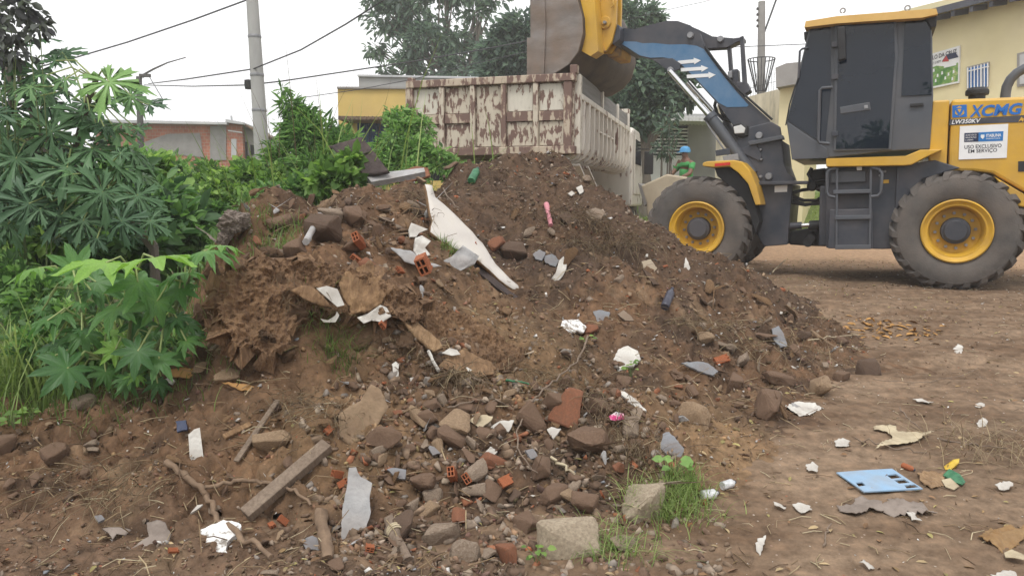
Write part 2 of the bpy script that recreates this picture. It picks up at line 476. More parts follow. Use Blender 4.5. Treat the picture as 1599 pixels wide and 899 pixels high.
def worley(x, y, sc, seed):
    """rounded clods: height of the nearest jittered cell centre"""
    X = x * sc; Y = y * sc; xi = np.floor(X).astype(int); yi = np.floor(Y).astype(int); best = np.full(X.shape, 9.0); hv = np.zeros(X.shape)
    for i in (-1, 0, 1):
        for j in (-1, 0, 1):
            h = _perm[(_perm[(xi + i + seed) & 511] + yi + j) & 511]
            d = (xi + i + 0.5 + 0.45 * _gx[h] - X) ** 2 + (yi + j + 0.5 + 0.45 * _gy[h] - Y) ** 2
            k = d < best; best = np.where(k, d, best); hv = np.where(k, (h & 63) / 63.0, hv)
    return np.sqrt(np.clip(1 - best * 1.5, 0, 1)) * hv ** 1.5
jx = GX + 0.012 * fbm(GX * 23, GY * 23, 2); jy = GY + 0.012 * fbm(GX * 23 + 9, GY * 23 + 4, 2)
patch = np.clip(0.5 + 1.6 * fbm(GX * 1.9 + 4, GY * 1.9, 2), 0.12, 1)
rel = rel + 0.075 * worley(jx, jy, 7.5, 3) * patch + 0.038 * worley(jx, jy, 17, 8) * patch + 0.018 * worley(jx, jy, 36, 21) + 0.010 * fbm(GX * 30, GY * 30, 2) - 0.03
Hh = hb + rel * act
Hz = Hh + zg(GX, GY)
def hz(x, y):
    """height of whatever is on top: heap or ground"""
    x = np.asarray(x, float); y = np.asarray(y, float)
    g = zg(x, y)
    inside = (x > HX0) & (x < HX1 - HS) & (y > HY0) & (y < HY1 - HS)
    return np.where(inside, np.maximum(bil(Hz, HX0, HY0, HS, x, y), g), g)
def hz1(x, y): return float(hz(np.array([x]), np.array([y]))[0])
def hit(px, py, far=40.0):
    """first point where a sight line meets the land"""
    d = ray(px, py); d = d / d.y
    ts = np.concatenate([np.arange(2.0, 9.5, 0.012), np.arange(9.5, far, 0.1)])
    X = CAM.x + d.x * ts; Z = CAM.z + d.z * ts
    below = Z < hz(X, ts)
    i = int(np.argmax(below)) if below.any() else len(ts) - 1
    return Vector((X[i], ts[i], hz1(X[i], ts[i])))
def nrm(x, y, e=0.06):
    a = hz(np.array([x + e, x - e, x, x]), np.array([y, y, y + e, y - e]))
    return Vector((-(a[0] - a[1]) / (2 * e), -(a[2] - a[3]) / (2 * e), 1)).normalized()

# ------------------------------------------------------------------ soil
def soilmat(name, fine=60.0, bump=0.6, specks=0.03):
    m, t, b = newmat(name)
    a = t.nodes.new('ShaderNodeAttribute'); a.attribute_name = 'tint'
    tc = t.nodes.new('ShaderNodeTexCoord')
    n1 = t.nodes.new('ShaderNodeTexNoise'); n1.inputs['Scale'].default_value = 14; n1.inputs['Detail'].default_value = 9; n1.inputs['Roughness'].default_value = 0.7
    t.links.new(tc.outputs['Object'], n1.inputs['Vector'])
    r1 = ramp(t, [(0.28, (0.5, 0.48, 0.46)), (0.5, (1, 1, 1)), (0.72, (1.55, 1.5, 1.45))])
    t.links.new(n1.outputs[0], r1.inputs[0])
    mu = t.nodes.new('ShaderNodeMix'); mu.data_type = 'RGBA'; mu.blend_type = 'MULTIPLY'; mu.inputs['Factor'].default_value = 1
    t.links.new(a.outputs['Color'], mu.inputs[6]); t.links.new(r1.outputs[0], mu.inputs[7])
    # small crumbs of pale mortar and of brick in the soil
    v = t.nodes.new('ShaderNodeTexVoronoi'); v.inputs['Scale'].default_value = 55
    t.links.new(tc.outputs['Object'], v.inputs['Vector'])
    lt = t.nodes.new('ShaderNodeMath'); lt.operation = 'LESS_THAN'; lt.inputs[1].default_value = 0.26
    t.links.new(v.outputs['Distance'], lt.inputs[0])
    sp = t.nodes.new('ShaderNodeSeparateColor'); t.links.new(v.outputs['Color'], sp.inputs[0])
    l2 = t.nodes.new('ShaderNodeMath'); l2.operation = 'LESS_THAN'; l2.inputs[1].default_value = specks
    t.links.new(sp.outputs[0], l2.inputs[0])
    an = t.nodes.new('ShaderNodeMath'); an.operation = 'MULTIPLY'; t.links.new(lt.outputs[0], an.inputs[0]); t.links.new(l2.outputs[0], an.inputs[1])
    rc = ramp(t, [(0.0, (0.45, 0.4, 0.34)), (0.45, (0.28, 0.2, 0.15)), (0.6, (0.3, 0.1, 0.05)), (1.0, (0.36, 0.33, 0.3))])
    t.links.new(sp.outputs[1], rc.inputs[0])
    m2 = t.nodes.new('ShaderNodeMix'); m2.data_type = 'RGBA'
    t.links.new(an.outputs[0], m2.inputs['Factor']); t.links.new(mu.outputs[2], m2.inputs[6]); t.links.new(rc.outputs[0], m2.inputs[7])
    t.links.new(m2.outputs[2], b.inputs['Base Color'])
    b.inputs['Roughness'].default_value = 0.95; b.inputs['Specular IOR Level'].default_value = 0.15
    n2 = t.nodes.new('ShaderNodeTexNoise'); n2.inputs['Scale'].default_value = fine; n2.inputs['Detail'].default_value = 10; n2.inputs['Roughness'].default_value = 0.72
    t.links.new(tc.outputs['Object'], n2.inputs['Vector'])
    bp = t.nodes.new('ShaderNodeBump'); bp.inputs['Strength'].default_value = bump; bp.inputs['Distance'].default_value = 0.03
    t.links.new(n2.outputs[0], bp.inputs['Height']); t.links.new(bp.outputs[0], b.inputs['Normal'])
    return m
M['soil'] = soilmat('heap soil')
M['road'] = soilmat('trodden dirt', 45, 0.45, 0.035)

def mixc(a, b, f): return a * (1 - f[..., None]) + b * f[..., None]
C_DK = np.array([0.090, 0.060, 0.042]); C_RD = np.array([0.170, 0.100, 0.058]); C_OC = np.array([0.255, 0.165, 0.092])
C_RO = np.array([0.238, 0.168, 0.113]); C_GR = np.array([0.160, 0.110, 0.078]); C_SAND = np.array([0.36, 0.235, 0.145])
def soilcol(x, y):
    n = 0.5 + 1.2 * fbm(x * 1.7, y * 1.7, 5, gain=0.65); n = np.clip(n, 0, 1)
    c = mixc(np.broadcast_to(C_DK, x.shape + (3,)), C_RD, n)
    left = np.clip((0.1 - x) / 0.9, 0, 1) * np.clip((5.6 - y) / 1.2, 0, 1)
    c = mixc(c, C_RD * 1.05, left * 0.7)
    pk = np.clip((y - 5.2) / 1.0, 0, 1); c = mixc(c, C_DK * np.array([1.05, 1.05, 1.05]), pk * 0.75)
    fg = np.clip((3.1 - y) / 0.5, 0, 1); c = mixc(c, C_GR, fg * 0.6)
    dp = np.clip(fbm(x * 4.1 + 11, y * 4.1, 4, gain=0.6) - 0.1, 0, 1); c = mixc(c, C_DK * 0.62, np.clip(dp * 1.6, 0, 0.7))
    du = np.clip(fbm(x * 3.3 - 6, y * 3.3, 4, gain=0.6) - 0.12, 0, 1); c = mixc(c, np.array([0.27, 0.185, 0.115]), np.clip(du * 1.3, 0, 0.55) * np.clip((6.2 - y) / 1.0, 0.15, 1))
    oc = np.exp(-(((x - 1.05) / 0.30) ** 2 + ((y - 3.65) / 0.40) ** 2)); c = mixc(c, C_OC, np.clip(oc * 1.2, 0, 0.9))
    oc2 = np.exp(-(((x - 0.0) / 0.4) ** 2 + ((y - 4.3) / 0.5) ** 2)); c = mixc(c, C_OC * 0.85, np.clip(oc2, 0, 0.7))
    oc3 = np.exp(-(((x + 0.75) / 0.35) ** 2 + ((y - 3.3) / 0.3) ** 2)); c = mixc(c, C_OC * 0.9, np.clip(oc3, 0, 0.6))
    return c
def roadcol(x, y):
    n = np.clip(0.5 + 1.0 * fbm(x * 0.9 + 5, y * 2.2, 4) + 0.55 * fbm(x * 2.5, y * 9, 3), 0, 1)
    c = mixc(np.broadcast_to(C_RO, x.shape + (3,)), C_RO * np.array([0.58, 0.53, 0.50]), n)
    sand = np.clip((y - 8.6) / 2.0, 0, 1); c = mixc(c, C_SAND, sand * 0.85)
    dk = np.exp(-((x - 3.4) / 0.9) ** 2 - ((y - 3.3) / 0.9) ** 2) * np.clip(fbm(x * 2, y * 2, 3) + 0.6, 0, 1); c = mixc(c, C_RO * 0.55, np.clip(dk, 0, 0.7))
    gline = y - (16.2 - 0.28 * (x - 2.0)) + 0.8 * fbm(x * 1.1, y * 1.1, 3)
    gf = np.clip(gline / 1.0, 0, 1)
    c = mixc(c, np.array([0.10, 0.16, 0.035]), gf * 0.9)
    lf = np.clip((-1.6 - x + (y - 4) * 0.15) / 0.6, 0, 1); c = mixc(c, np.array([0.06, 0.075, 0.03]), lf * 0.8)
    return c
# heap mesh: only the cells that stand clear of the ground
idx = np.arange(GX.size).reshape(GX.shape)
keep = Hh > -0.035
kc = keep[:-1, :-1] & keep[1:, :-1] & keep[:-1, 1:] & keep[1:, 1:]
F = np.stack([idx[:-1, :-1][kc], idx[1:, :-1][kc], idx[1:, 1:][kc], idx[:-1, 1:][kc]], 1)
V = np.stack([GX.ravel(), GY.ravel(), (Hz - 0.006).ravel()], 1)
used = np.unique(F); rem = np.full(GX.size, -1); rem[used] = np.arange(len(used))
# push the skin sideways with noise so that clods overhang a little
wj = np.clip((Hh.ravel()[used] - 0.02) / 0.1, 0, 1)
VV = V[used]
VV[:, 0] += 0.018 * wj * fbm(VV[:, 0] * 13 + 3, VV[:, 1] * 13 + VV[:, 2] * 21, 2)
VV[:, 1] += 0.018 * wj * fbm(VV[:, 0] * 13 - 8, VV[:, 1] * 13 - VV[:, 2] * 21, 2)
heap = np_mesh('earth_heap', VV, rem[F], M['soil'], tint=soilcol(VV[:, 0], VV[:, 1]), smooth=True)
tag(heap, 'big heap of brown excavated earth and demolition rubble in front of the truck', 'earth heap')

# ground sheet, fine in the foreground, out to the horizon
ax = np.concatenate([-np.geomspace(900, 4.2, 40), np.arange(-4.0, 6.2, 0.02), np.geomspace(6.4, 900, 60)])
ay = np.concatenate([-np.geomspace(60, 0.5, 12), np.linspace(0.2, 1.9, 8), np.arange(2.0, 8.2, 0.02), np.geomspace(8.25, 1500, 130)])
AX, AY = np.meshgrid(ax, ay, indexing='ij')
near = np.clip((9.5 - AY) / 2, 0, 1) * np.clip((AY - 1) / 1, 0, 1) * np.clip((7 - np.abs(AX)) / 1.5, 0, 1)
AZ = zg(AX, AY) + near * (0.012 * fbm(AX * 4, AY * 6, 3) + 0.007 * fbm(AX * 17, AY * 21, 3) + 0.004 * np.maximum(fbm(AX * 40, AY * 40, 2), 0))
# tyre tracks across the yard
for (ty, sl, wd_) in ((5.15, -0.20, 0.24), (6.75, -0.22, 0.26), (4.1, 0.12, 0.22), (8.6, -0.3, 0.26)):
    dist = (AY - (ty + sl * (AX - 3.0))) / wd_ + 0.25 * fbm(AX * 0.8 + ty, AY * 0.8, 2)
    m_ = np.clip(1.2 - np.abs(dist), 0, 1) * near * np.clip((AX - 1.2) / 1.0, 0, 1)
    lug = np.sin((AX + np.abs(dist) * 0.12) * 2 * np.pi / 0.17)
    br_ = np.clip(0.4 + 1.5 * fbm(AX * 0.9 + 3 * ty, AY * 0.9, 2), 0, 1)
    AZ = AZ + m_ * br_ * (-0.028 + 0.011 * lug) + 0.02 * np.exp(-((np.abs(dist) - 1.25) / 0.2) ** 2) * near * br_ * (AX > 1.2)
# sink the ground under the heap so that the two never coincide
hsample = np.where((AX > HX0) & (AX < HX1) & (AY > HY0) & (AY < HY1), bil(Hh, HX0, HY0, HS, AX, AY), -1)
AZ = AZ - np.clip((hsample - 0.03) / 0.1, 0, 1) * 0.05
idx = np.arange(AX.size).reshape(AX.shape)
F = np.stack([idx[:-1, :-1].ravel(), idx[1:, :-1].ravel(), idx[1:, 1:].ravel(), idx[:-1, 1:].ravel()], 1)
gr = np_mesh('ground', np.stack([AX.ravel(), AY.ravel(), AZ.ravel()], 1), F, M['road'], tint=roadcol(AX.ravel(), AY.ravel()), smooth=True)
tag(gr, kind='structure')
# ------------------------------------------------------------------ buildings, walls, poles, cables
M['cream_wall'] = pmat('pale yellow limewash', [(0.3, (0.70, 0.62, 0.36)), (0.7, (0.78, 0.70, 0.45))], 0.8, 0.85, 0.1, 30, dust=((0.5, 0.42, 0.28), 0.35, 1.5))
M['shop_wall'] = pmat('yellow shop wall', [(0.3, (0.60, 0.43, 0.13)), (0.7, (0.68, 0.50, 0.18))], 0.9, 0.85, 0.1, 30, dust=((0.4, 0.3, 0.15), 0.5, 1.2))
M['stained'] = pmat('stained cream boundary wall', [(0.36, (0.26, 0.24, 0.19)), (0.5, (0.55, 0.49, 0.37)), (0.65, (0.68, 0.61, 0.47))], 1.1, 0.9, 0.15, 30, stretch=(3, 3, 0.5))
M['grey_wall'] = pmat('grey rendered wall', [(0.3, (0.27, 0.265, 0.26)), (0.7, (0.38, 0.375, 0.365))], 0.8, 0.9, 0.1, 25)
M['cement'] = pmat('raw cement', [(0.3, (0.22, 0.21, 0.20)), (0.7, (0.34, 0.325, 0.31))], 1.6, 0.9, 0.15, 25)
M['concrete'] = pmat('concrete pole', [(0.3, (0.30, 0.295, 0.285)), (0.7, (0.42, 0.415, 0.40))], 2.5, 0.85, 0.15, 40, stretch=(1, 1, 0.3))
M['wood_pole'] = pmat('dark pole wood', [(0.3, (0.055, 0.05, 0.05)), (0.7, (0.12, 0.115, 0.11))], 4, 0.9, 0.2, 40, stretch=(1, 1, 0.15))
M['roof_dark'] = pmat('dark roof sheet', [(0.3, (0.05, 0.055, 0.07)), (0.7, (0.10, 0.105, 0.125))], 2, 0.7, 0.1, 30)
M['tin'] = pmat('pale fibre cement roof', [(0.3, (0.40, 0.41, 0.42)), (0.7, (0.55, 0.55, 0.55))], 1.5, 0.8)
M['blue_door'] = pmat('dark blue shutter paint', [(0.3, (0.02, 0.045, 0.12)), (0.7, (0.035, 0.07, 0.17))], 2, 0.55)
M['blue_frame'] = pmat('blue window paint', [(0.3, (0.03, 0.13, 0.38)), (0.7, (0.05, 0.19, 0.5))], 3, 0.5)
M['cable'] = pmat('cable sheath', (0.06, 0.06, 0.065), 4, 0.7)
M['dark_in'] = pmat('dark interior', (0.012, 0.012, 0.014), 4, 0.8)
M['thatch'] = pmat('dark old tile eave', [(0.3, (0.10, 0.07, 0.05)), (0.7, (0.22, 0.15, 0.10))], 8, 0.9, 0.3, 25)
def brickmat(name, c1, c2, mortar, sc):
    m, t, b = newmat(name)
    tc = t.nodes.new('ShaderNodeTexCoord'); mp = t.nodes.new('ShaderNodeMapping'); mp.inputs['Rotation'].default_value = (R(90), 0, 0)
    t.links.new(tc.outputs['Object'], mp.inputs[0])
    br = t.nodes.new('ShaderNodeTexBrick'); br.inputs['Scale'].default_value = sc
    br.inputs['Color1'].default_value = (*c1, 1); br.inputs['Color2'].default_value = (*c2, 1); br.inputs['Mortar'].default_value = (*mortar, 1)
    br.inputs['Mortar Size'].default_value = 0.03; br.inputs['Brick Width'].default_value = 0.6; br.inputs['Row Height'].default_value = 0.4
    t.links.new(mp.outputs[0], br.inputs[0])
    nz = t.nodes.new('ShaderNodeTexNoise'); nz.inputs['Scale'].default_value = 0.9; nz.inputs['Detail'].default_value = 6; t.links.new(tc.outputs['Object'], nz.inputs['Vector'])
    hs = t.nodes.new('ShaderNodeHueSaturation'); mr = t.nodes.new('ShaderNodeMapRange'); mr.inputs[1].default_value = .3; mr.inputs[2].default_value = .7; mr.inputs[3].default_value = 0.6; mr.inputs[4].default_value = 1.35
    t.links.new(nz.outputs[0], mr.inputs[0]); t.links.new(mr.outputs[0], hs.inputs['Value']); t.links.new(br.outputs[0], hs.inputs['Color']); t.links.new(hs.outputs[0], b.inputs['Base Color'])
    b.inputs['Roughness'].default_value = 0.9
    return m
M['brick'] = brickmat('far red brick', (0.42, 0.165, 0.10), (0.36, 0.135, 0.085), (0.36, 0.25, 0.20), 3.4)

def frame_at(px, py, y, rz): 
    p = at(px, py, y); return Frame((p.x, p.y, 0), rz)
def bplate(fr, name, pts, y0, y1, mat, parent, bevel=0, base=None):
    q = [fr.face(a, b, y0) for a, b in pts]
    return MB().prism(q, (0, y1 - y0, 0)).build(name, M[mat], parent, bevel=bevel)

# --- red brick house on the left
BF = frame_at(300, 240, 27.0, R(6))
bh = empty('brick_house', BF.o, BF.rz, 'low red brick house with grey plaster patches and thin roof behind the bushes', 'house')
zlow = -0.3
def wallpx(fr, parent, name, x0, x1, ytop0, ytop1, y0, y1, mat):
    a = fr.face(x0, ytop0, y0); b = fr.face(x1, ytop1, y0)
    return MB().prism([(a.x, y0, zlow), (b.x, y0, zlow), (b.x, y0, b.z), (a.x, y0, a.z)], (0, y1 - y0, 0)).build(name, M[mat], parent)
wallpx(BF, bh, 'wall', 148, 353, 192, 195, 0, 3.5, 'brick')
wallpx(BF, bh, 'wall', 353, 378, 192, 192, -0.02, 3.6, 'brick')
wallpx(BF, bh, 'wall', 378, 404, 192, 206, 0.3, 3.6, 'cement')
bplate(BF, 'plaster_patch', [(225,222),(262,209),(312,208),(315,230),(318,246),(225,236)], -0.03, -0.001, 'cement', bh)
bplate(BF, 'plaster_patch', [(328,197),(353,196),(353,250),(328,250)], -0.035, -0.001, 'cement', bh)
bplate(BF, 'lintel', [(356,203),(378,206),(378,208),(356,205)], -0.05, -0.021, 'white', bh)
wn = bplate(BF, 'window', [(361,217),(369,217),(369,246),(361,246)], -0.045, -0.021, 'tin', bh)
bplate(BF, 'door', [(379,221),(386,222),(387,246),(379,246)], 0.27, 0.299, 'dark_in', bh)
bplate(BF, 'window', [(391,226),(397,227),(397,242),(391,242)], 0.27, 0.299, 'dark_in', bh)
for k in range(2):
    bplate(BF, 'roof_edge', [(140 if k == 0 else 352,186),(354 if k == 0 else 380,191),(354 if k == 0 else 380,194.5),(140 if k == 0 else 352,191)], -0.35, 3.8, 'tin', bh)
bplate(BF, 'roof_edge', [(378,191),(404,206),(404,209),(378,194)], -0.1, 3.8, 'thatch', bh)
MB().tube([BF.face(362,188,0.5), BF.face(361,181,0.5)], 0.04, 6).build('roof_pipe', M['tin'], bh)
rw = MB(); 
for a, b in (((148,250),(215,246)), ((148,232),(160,231))):
    pass
# --- yellow shop with the blue shutter
YF = frame_at(580, 200, 17.5, R(-3))
ys = empty('yellow_shop', YF.o, YF.rz, 'small flat roofed yellow shop with a dark blue roller shutter', 'shop')
wallpx(YF, ys, 'wall', 527, 720, 137, 138, 0, 5, 'shop_wall')
bplate(YF, 'parapet_cap', [(526,135.5),(722,136),(722,139),(526,138.5)], -0.06, 5.0, 'cement', ys)
ev = bplate(YF, 'eave', [(528,181),(617,183),(617,189),(528,187)], -0.75, -0.01, 'thatch', ys)
for k in range(14):
    x0 = 529 + k * 6.2
    bplate(YF, 'roof_tile', [(x0,183.5),(x0+3,181.2),(x0+5.6,183.5),(x0+5.6,187),(x0,187)], -0.82, -0.75, 'thatch', ev)
sh = bplate(YF, 'shutter', [(558,191),(604,190),(604,290),(558,290)], -0.06, -0.01, 'blue_door', ys)
for k in range(7):
    x0 = 560 + k * 6.4
    bplate(YF, 'shutter_rib', [(x0,192),(x0+2.4,192),(x0+2.4,289),(x0,289)], -0.10, -0.061, 'blue_door', sh)
GF = frame_at(600, 130, 23, R(-3))
gb = empty('grey_house', GF.o, GF.rz, 'plain grey rendered block showing above the yellow shop roof', 'house')
wallpx(GF, gb, 'wall', 560, 745, 118, 122, 0, 6, 'grey_wall')
bplate(GF, 'parapet_cap', [(558,116.5),(747,120),(747,123),(558,119.5)], -0.08, 6.0, 'tin', gb)

# --- grey and white house behind the truck
HF = frame_at(1050, 230, 21.0, R(-4))
gh = empty('grey_white_house', HF.o, HF.rz, 'single storey grey house with white slatted gate and scalloped pale roof', 'house')
wallpx(HF, gh, 'wall', 950, 1017, 178, 178, 0, 5, 'grey_wall')
wallpx(HF, gh, 'wall', 1076, 1135, 180, 183, 0, 5, 'grey_wall')
bplate(HF, 'wall', [(1017,178),(1076,180),(1076,196),(1017,195)], 0, 0.3, 'grey_wall', gh)
bplate(HF, 'gate_recess', [(1016,194),(1077,194),(1077,300),(1016,300)], 0.25, 0.4, 'dark_in', gh)
gt = bplate(HF, 'gate', [(1017,246),(1076,246),(1076,300),(1017,300)], 0.05, 0.1, 'white', gh)
for k in range(9):
    yy_ = 200.5 + k * 5.3
    bplate(HF, 'slat', [(1017,yy_),(1076,yy_ + .2),(1076,yy_+2.5),(1017,yy_+2.3)], 0.04, 0.08, 'white', gt)
for x0 in (1016, 1044, 1075):
    bplate(HF, 'gate_post', [(x0,198),(x0+1.8,198),(x0+1.8,300),(x0,300)], 0.02, 0.1, 'white', gt)
rf = bplate(HF, 'roof', [(1000,176),(1100,178),(1122,182),(1122,188),(1000,184)], -0.9, 5, 'tin', gh)
for k in range(20):
    x0 = 1003 + k * 5.8
    a = HF.face(x0, 183.5 + k * .15, -0.95)
    MB().lathe([(0.0, 0), (0.07, 0), (0.07, 1.0), (0.0, 1.0)], a, 'y', 8).build('roof_corrugation', M['white'], rf)

# --- stained boundary wall, grey tank slab
WF = frame_at(1200, 200, 18.5, R(-28))
bw = empty('boundary_wall', WF.o, WF.rz, 'tall cream boundary wall with dark rain stains behind the loader', 'wall')
wallpx(WF, bw, 'wall', 1120, 1262, 163, 128, 0, 0.25, 'stained')
for k in range(16):
    a = WF.face(1172 + k * 4, 150 - k * 1.0, 0.12)
    MB().tube([a, a + Vector((0, 0, 0.42 + 0.05 * (k % 3)))], 0.006, 4).build('wall_spike', M['cable'], bw)
MB().tube([WF.face(1172,138,0.12), WF.face(1238,120,0.12)], 0.006, 4).build('wall_wire', M['cable'], bw)
wallpx(WF, bw, 'wall_base', 1120, 1262, 286, 286, -0.06, -0.001, 'cement')
SF = frame_at(1230, 150, 17.0, R(-28))
kb = empty('yellow_annexe', SF.o, SF.rz, 'small yellow annexe with flat grey concrete slab roof beside the cab', 'building')
bplate(SF, 'slab', [(1211,106),(1228,99),(1262,96),(1262,128),(1212,137)], -0.3, 2.5, 'cement', kb)
wallpx(SF, kb, 'wall', 1218, 1262, 134, 130, 0.0, 2.4, 'cream_wall')

# --- the tall yellow building on the right
p0 = at(1476, 100, 17.0)
CFr = Frame((p0.x, p0.y, 0), R(-62))
cb_ = empty('yellow_hall', CFr.o, CFr.rz, 'tall pale yellow hall with dark roof eave, picture board and barred window', 'building')
wallpx(CFr, cb_, 'wall', 1395, 1640, 20, -40, 0, 8, 'cream_wall')
ca, cbb = CFr.face(1380, 44, -0.5), CFr.face(1610, -14, -0.5)
MB().prism([(ca.x, -0.55, ca.z), (cbb.x, -0.55, cbb.z), (cbb.x, -0.55, cbb.z + 0.14), (ca.x, -0.55, ca.z + 0.14)], (0, 6, 1.6)).build('roof', M['roof_dark'], cb_)
for k in range(9):
    q = ca + (cbb - ca) * (k / 8)
    MB().prism([(q.x, -0.5, q.z - 0.12), (q.x + 0.08, -0.5, q.z - 0.12), (q.x + 0.08, -0.5, q.z), (q.x, -0.5, q.z)], (0, 0.5, 0.1)).build('rafter', M['roof_dark'], cb_)
win = bplate(CFr, 'window', [(1509.5,105),(1544.5,96.5),(1543,136),(1509.5,139.5)], -0.03, -0.002, 'cement', cb_)
bplate(CFr, 'shutter', [(1513,107),(1541,100),(1540,136),(1513,138.5)], -0.045, -0.031, 'blue_frame', win)
bplate(CFr, 'pane', [(1530,103),(1534,102),(1534,136),(1530,137)], -0.05, -0.046, 'tin', win)
for k in range(7):
    x0 = 1511 + k * 5.2
    rodm = MB().tube([CFr.face(x0, 106 - (x0-1511)*.24, -0.09), CFr.face(x0, 138 - (x0-1511)*.07, -0.09)], 0.012, 6).build('bar', M['white'], win)
MB().tube([CFr.face(1510, 112, -0.08), CFr.face(1544, 104, -0.08)], 0.012, 6).build('bar', M['white'], win)
win = bplate(CFr, 'window', [(1588,84),(1640,70),(1640,130),(1588,136)], -0.03, -0.002, 'cement', cb_)
bplate(CFr, 'pane', [(1592,86),(1640,74),(1640,126),(1592,132)], -0.045, -0.031, 'tin', win)
# picture board
PB = empty('picture_board', CFr.o, CFr.rz, 'white picture board with green landscape and dark lettering on the yellow hall', 'sign')
bplate(CFr, 'panel', [(1428,92),(1498.5,71.5),(1497,129.5),(1428,144)], -0.05, -0.004, 'white', PB)
bplate(CFr, 'picture', [(1428,118),(1445,110),(1462,103),(1478,104),(1496,98),(1495.5,127),(1428,141)], -0.054, -0.051, 'greenprint', PB)
hp = bplate(CFr, 'picture_house', [(1474,95.5),(1493,90),(1493,102),(1474,106.5)], -0.058, -0.055, 'white', PB)
bplate(CFr, 'picture_roof', [(1470.5,96.5),(1478,85.5),(1492,82),(1496.5,89.5)], -0.062, -0.059, 'sign_navy', PB)
bplate(CFr, 'picture_roof', [(1471,97),(1477.5,87),(1482,96)], -0.065, -0.063, 'redprint', PB)
for (x0, y0) in ((1457,108),(1463,116),(1470,112),(1480,114),(1488,110),(1475,120),(1460,124),(1486,121)):
    bplate(CFr, 'picture_figure', [(x0,y0),(x0+2,y0-.6),(x0+2.4,y0+4),(x0-.4,y0+5)], -0.058, -0.055, 'white', PB)
lettering('SÃO PAULO DA CRUZ', CFr.face(1431,101,-0.056), CFr.face(1494,83,-0.056), CFr.face(1431,93,-0.056), M['ink'], PB, (0,0,0), 0, 0.02)
lettering('PAZ E BEM', CFr.face(1452,102.5,-0.056), CFr.face(1469,97.5,-0.056), CFr.face(1452,98.8,-0.056), M['ink'], PB, (0,0,0))

# --- poles
def pole(name, label, base_px, top, y, r0, r1, mat, cat='utility pole', group=None, lean=(0, 0)):
    b = at(base_px, 300, y); t_ = at(top[0], top[1], y)
    z0 = zg1(b.x, y) - 0.2
    k = (t_.x - b.x) / (t_.z - b.z)
    o = empty(name, (b.x, y, z0), 0, label, cat, group)
    return o, Vector((b.x - k * (b.z - z0) - b.x, 0, 0)), Vector((t_.x - b.x, 0, t_.z - z0))
o, a, t_ = pole('utility_pole', 'tapered pale concrete utility pole standing left of the weeds', 413, (390, -60), 15.0, 0, 0, 'concrete')
MB().tube([a, t_], [0.165, 0.105], 18).build('shaft', M['concrete'], o, smooth=True)
CP0 = o
for zf in (0.50, 0.62, 0.75):
    q = a.lerp(t_, zf); rr_ = 0.165 + (0.105 - 0.165) * zf + 0.006
    MB().lathe([(rr_, -0.03), (rr_ + .004, 0), (rr_, 0.03)], q, 'z', 16).build('band', M['steel'], o)
q = Vector(at(388, 132, 15.0)) - Vector(o.location)
MB().lathe([(0, -0.1), (0.07, -0.09), (0.08, 0), (0.075, 0.08), (0, 0.1)], q, 'z', 14).build('junction_box', M['black'], o, smooth=30)
MB().b2(q.x, q.x + 0.14, -0.03, 0.03, q.z - 0.02, q.z + 0.02).build('bracket', M['steel'], o)
o, a, t_ = pole('wooden_pole', 'short dark wooden pole with a bent arm in front of the brick house', 222, (217, 120), 24.0, 0, 0, 'wood_pole')
MB().tube([a, t_], [0.12, 0.09], 10).build('shaft', M['wood_pole'], o, smooth=True)
q = Vector(at(232, 118, 24)) - Vector(o.location)
MB().tube([q - Vector((0.25,0,0.1)), q, Vector(at(254, 155, 24)) - Vector(o.location)], 0.012, 5).build('stay', M['cable'], o)
MB().tube([Vector(at(220, 119, 24)) - Vector(o.location), Vector(at(240, 108, 24)) - Vector(o.location), Vector(at(262, 98, 24)) - Vector(o.location), Vector(at(290, 90, 24)) - Vector(o.location)], [0.03, 0.03, 0.02, 0.015], 6).build('arm', M['wood_pole'], o)
MB().b2(q.x - 0.28, q.x + 0.05, -0.06, 0.06, q.z - 0.05, q.z + 0.04).build('crossarm', M['wood_pole'], o)
o, a, t_ = pole('utility_pole', 'grey utility pole with a cone of bars round it behind the boom', 1187, (1189.5, 3), 19.5, 0, 0, 'wood_pole')
MB().tube([a, t_], [0.125, 0.085], 12).build('shaft', M['pole_grey'] if 'pole_grey' in M else M['cement'], o, smooth=True)
oc = Vector(o.location)
c1 = Vector(at(1189, 93, 19.5)) - oc; c2 = Vector(at(1188, 143, 19.5)) - oc
R1, R2 = 0.335, 0.13
cone = MB()
for k in range(20):
    g = 2 * math.pi * k / 20
    e = Vector((math.cos(g), math.sin(g), 0))
    MB().tube([c1 + e * R1, c2 + e * R2], 0.011, 5).build('guard_bar', M['cable'], o)
for c_, r_ in ((c1, R1), (c2, R2)):
    MB().tube([c_ + Vector((math.cos(g) * r_, math.sin(g) * r_, 0)) for g in np.linspace(0, 2 * math.pi, 25)], 0.014, 5).build('guard_ring', M['cable'], o)
for k in range(4):
    q = Vector(at(1183, 14 + k * 9, 19.5)) - oc
    MB().lathe([(0, -0.04), (0.03, -0.03), (0.035, 0), (0.02, 0.03), (0, 0.04)], q, 'z', 8).build('insulator', M['wood_pole'], o, smooth=True)
    MB().b2(q.x, q.x + 0.1, -0.012, 0.012, q.z - 0.01, q.z + 0.01).build('insulator_pin', M['cable'], o)
MB().tube([Vector(at(1192, 55, 19.5)) - oc, Vector(at(1212, 0, 19.5)) - oc, Vector(at(1222, -30, 19.5)) - oc], 0.022, 6).build('strut', M['cable'], o)

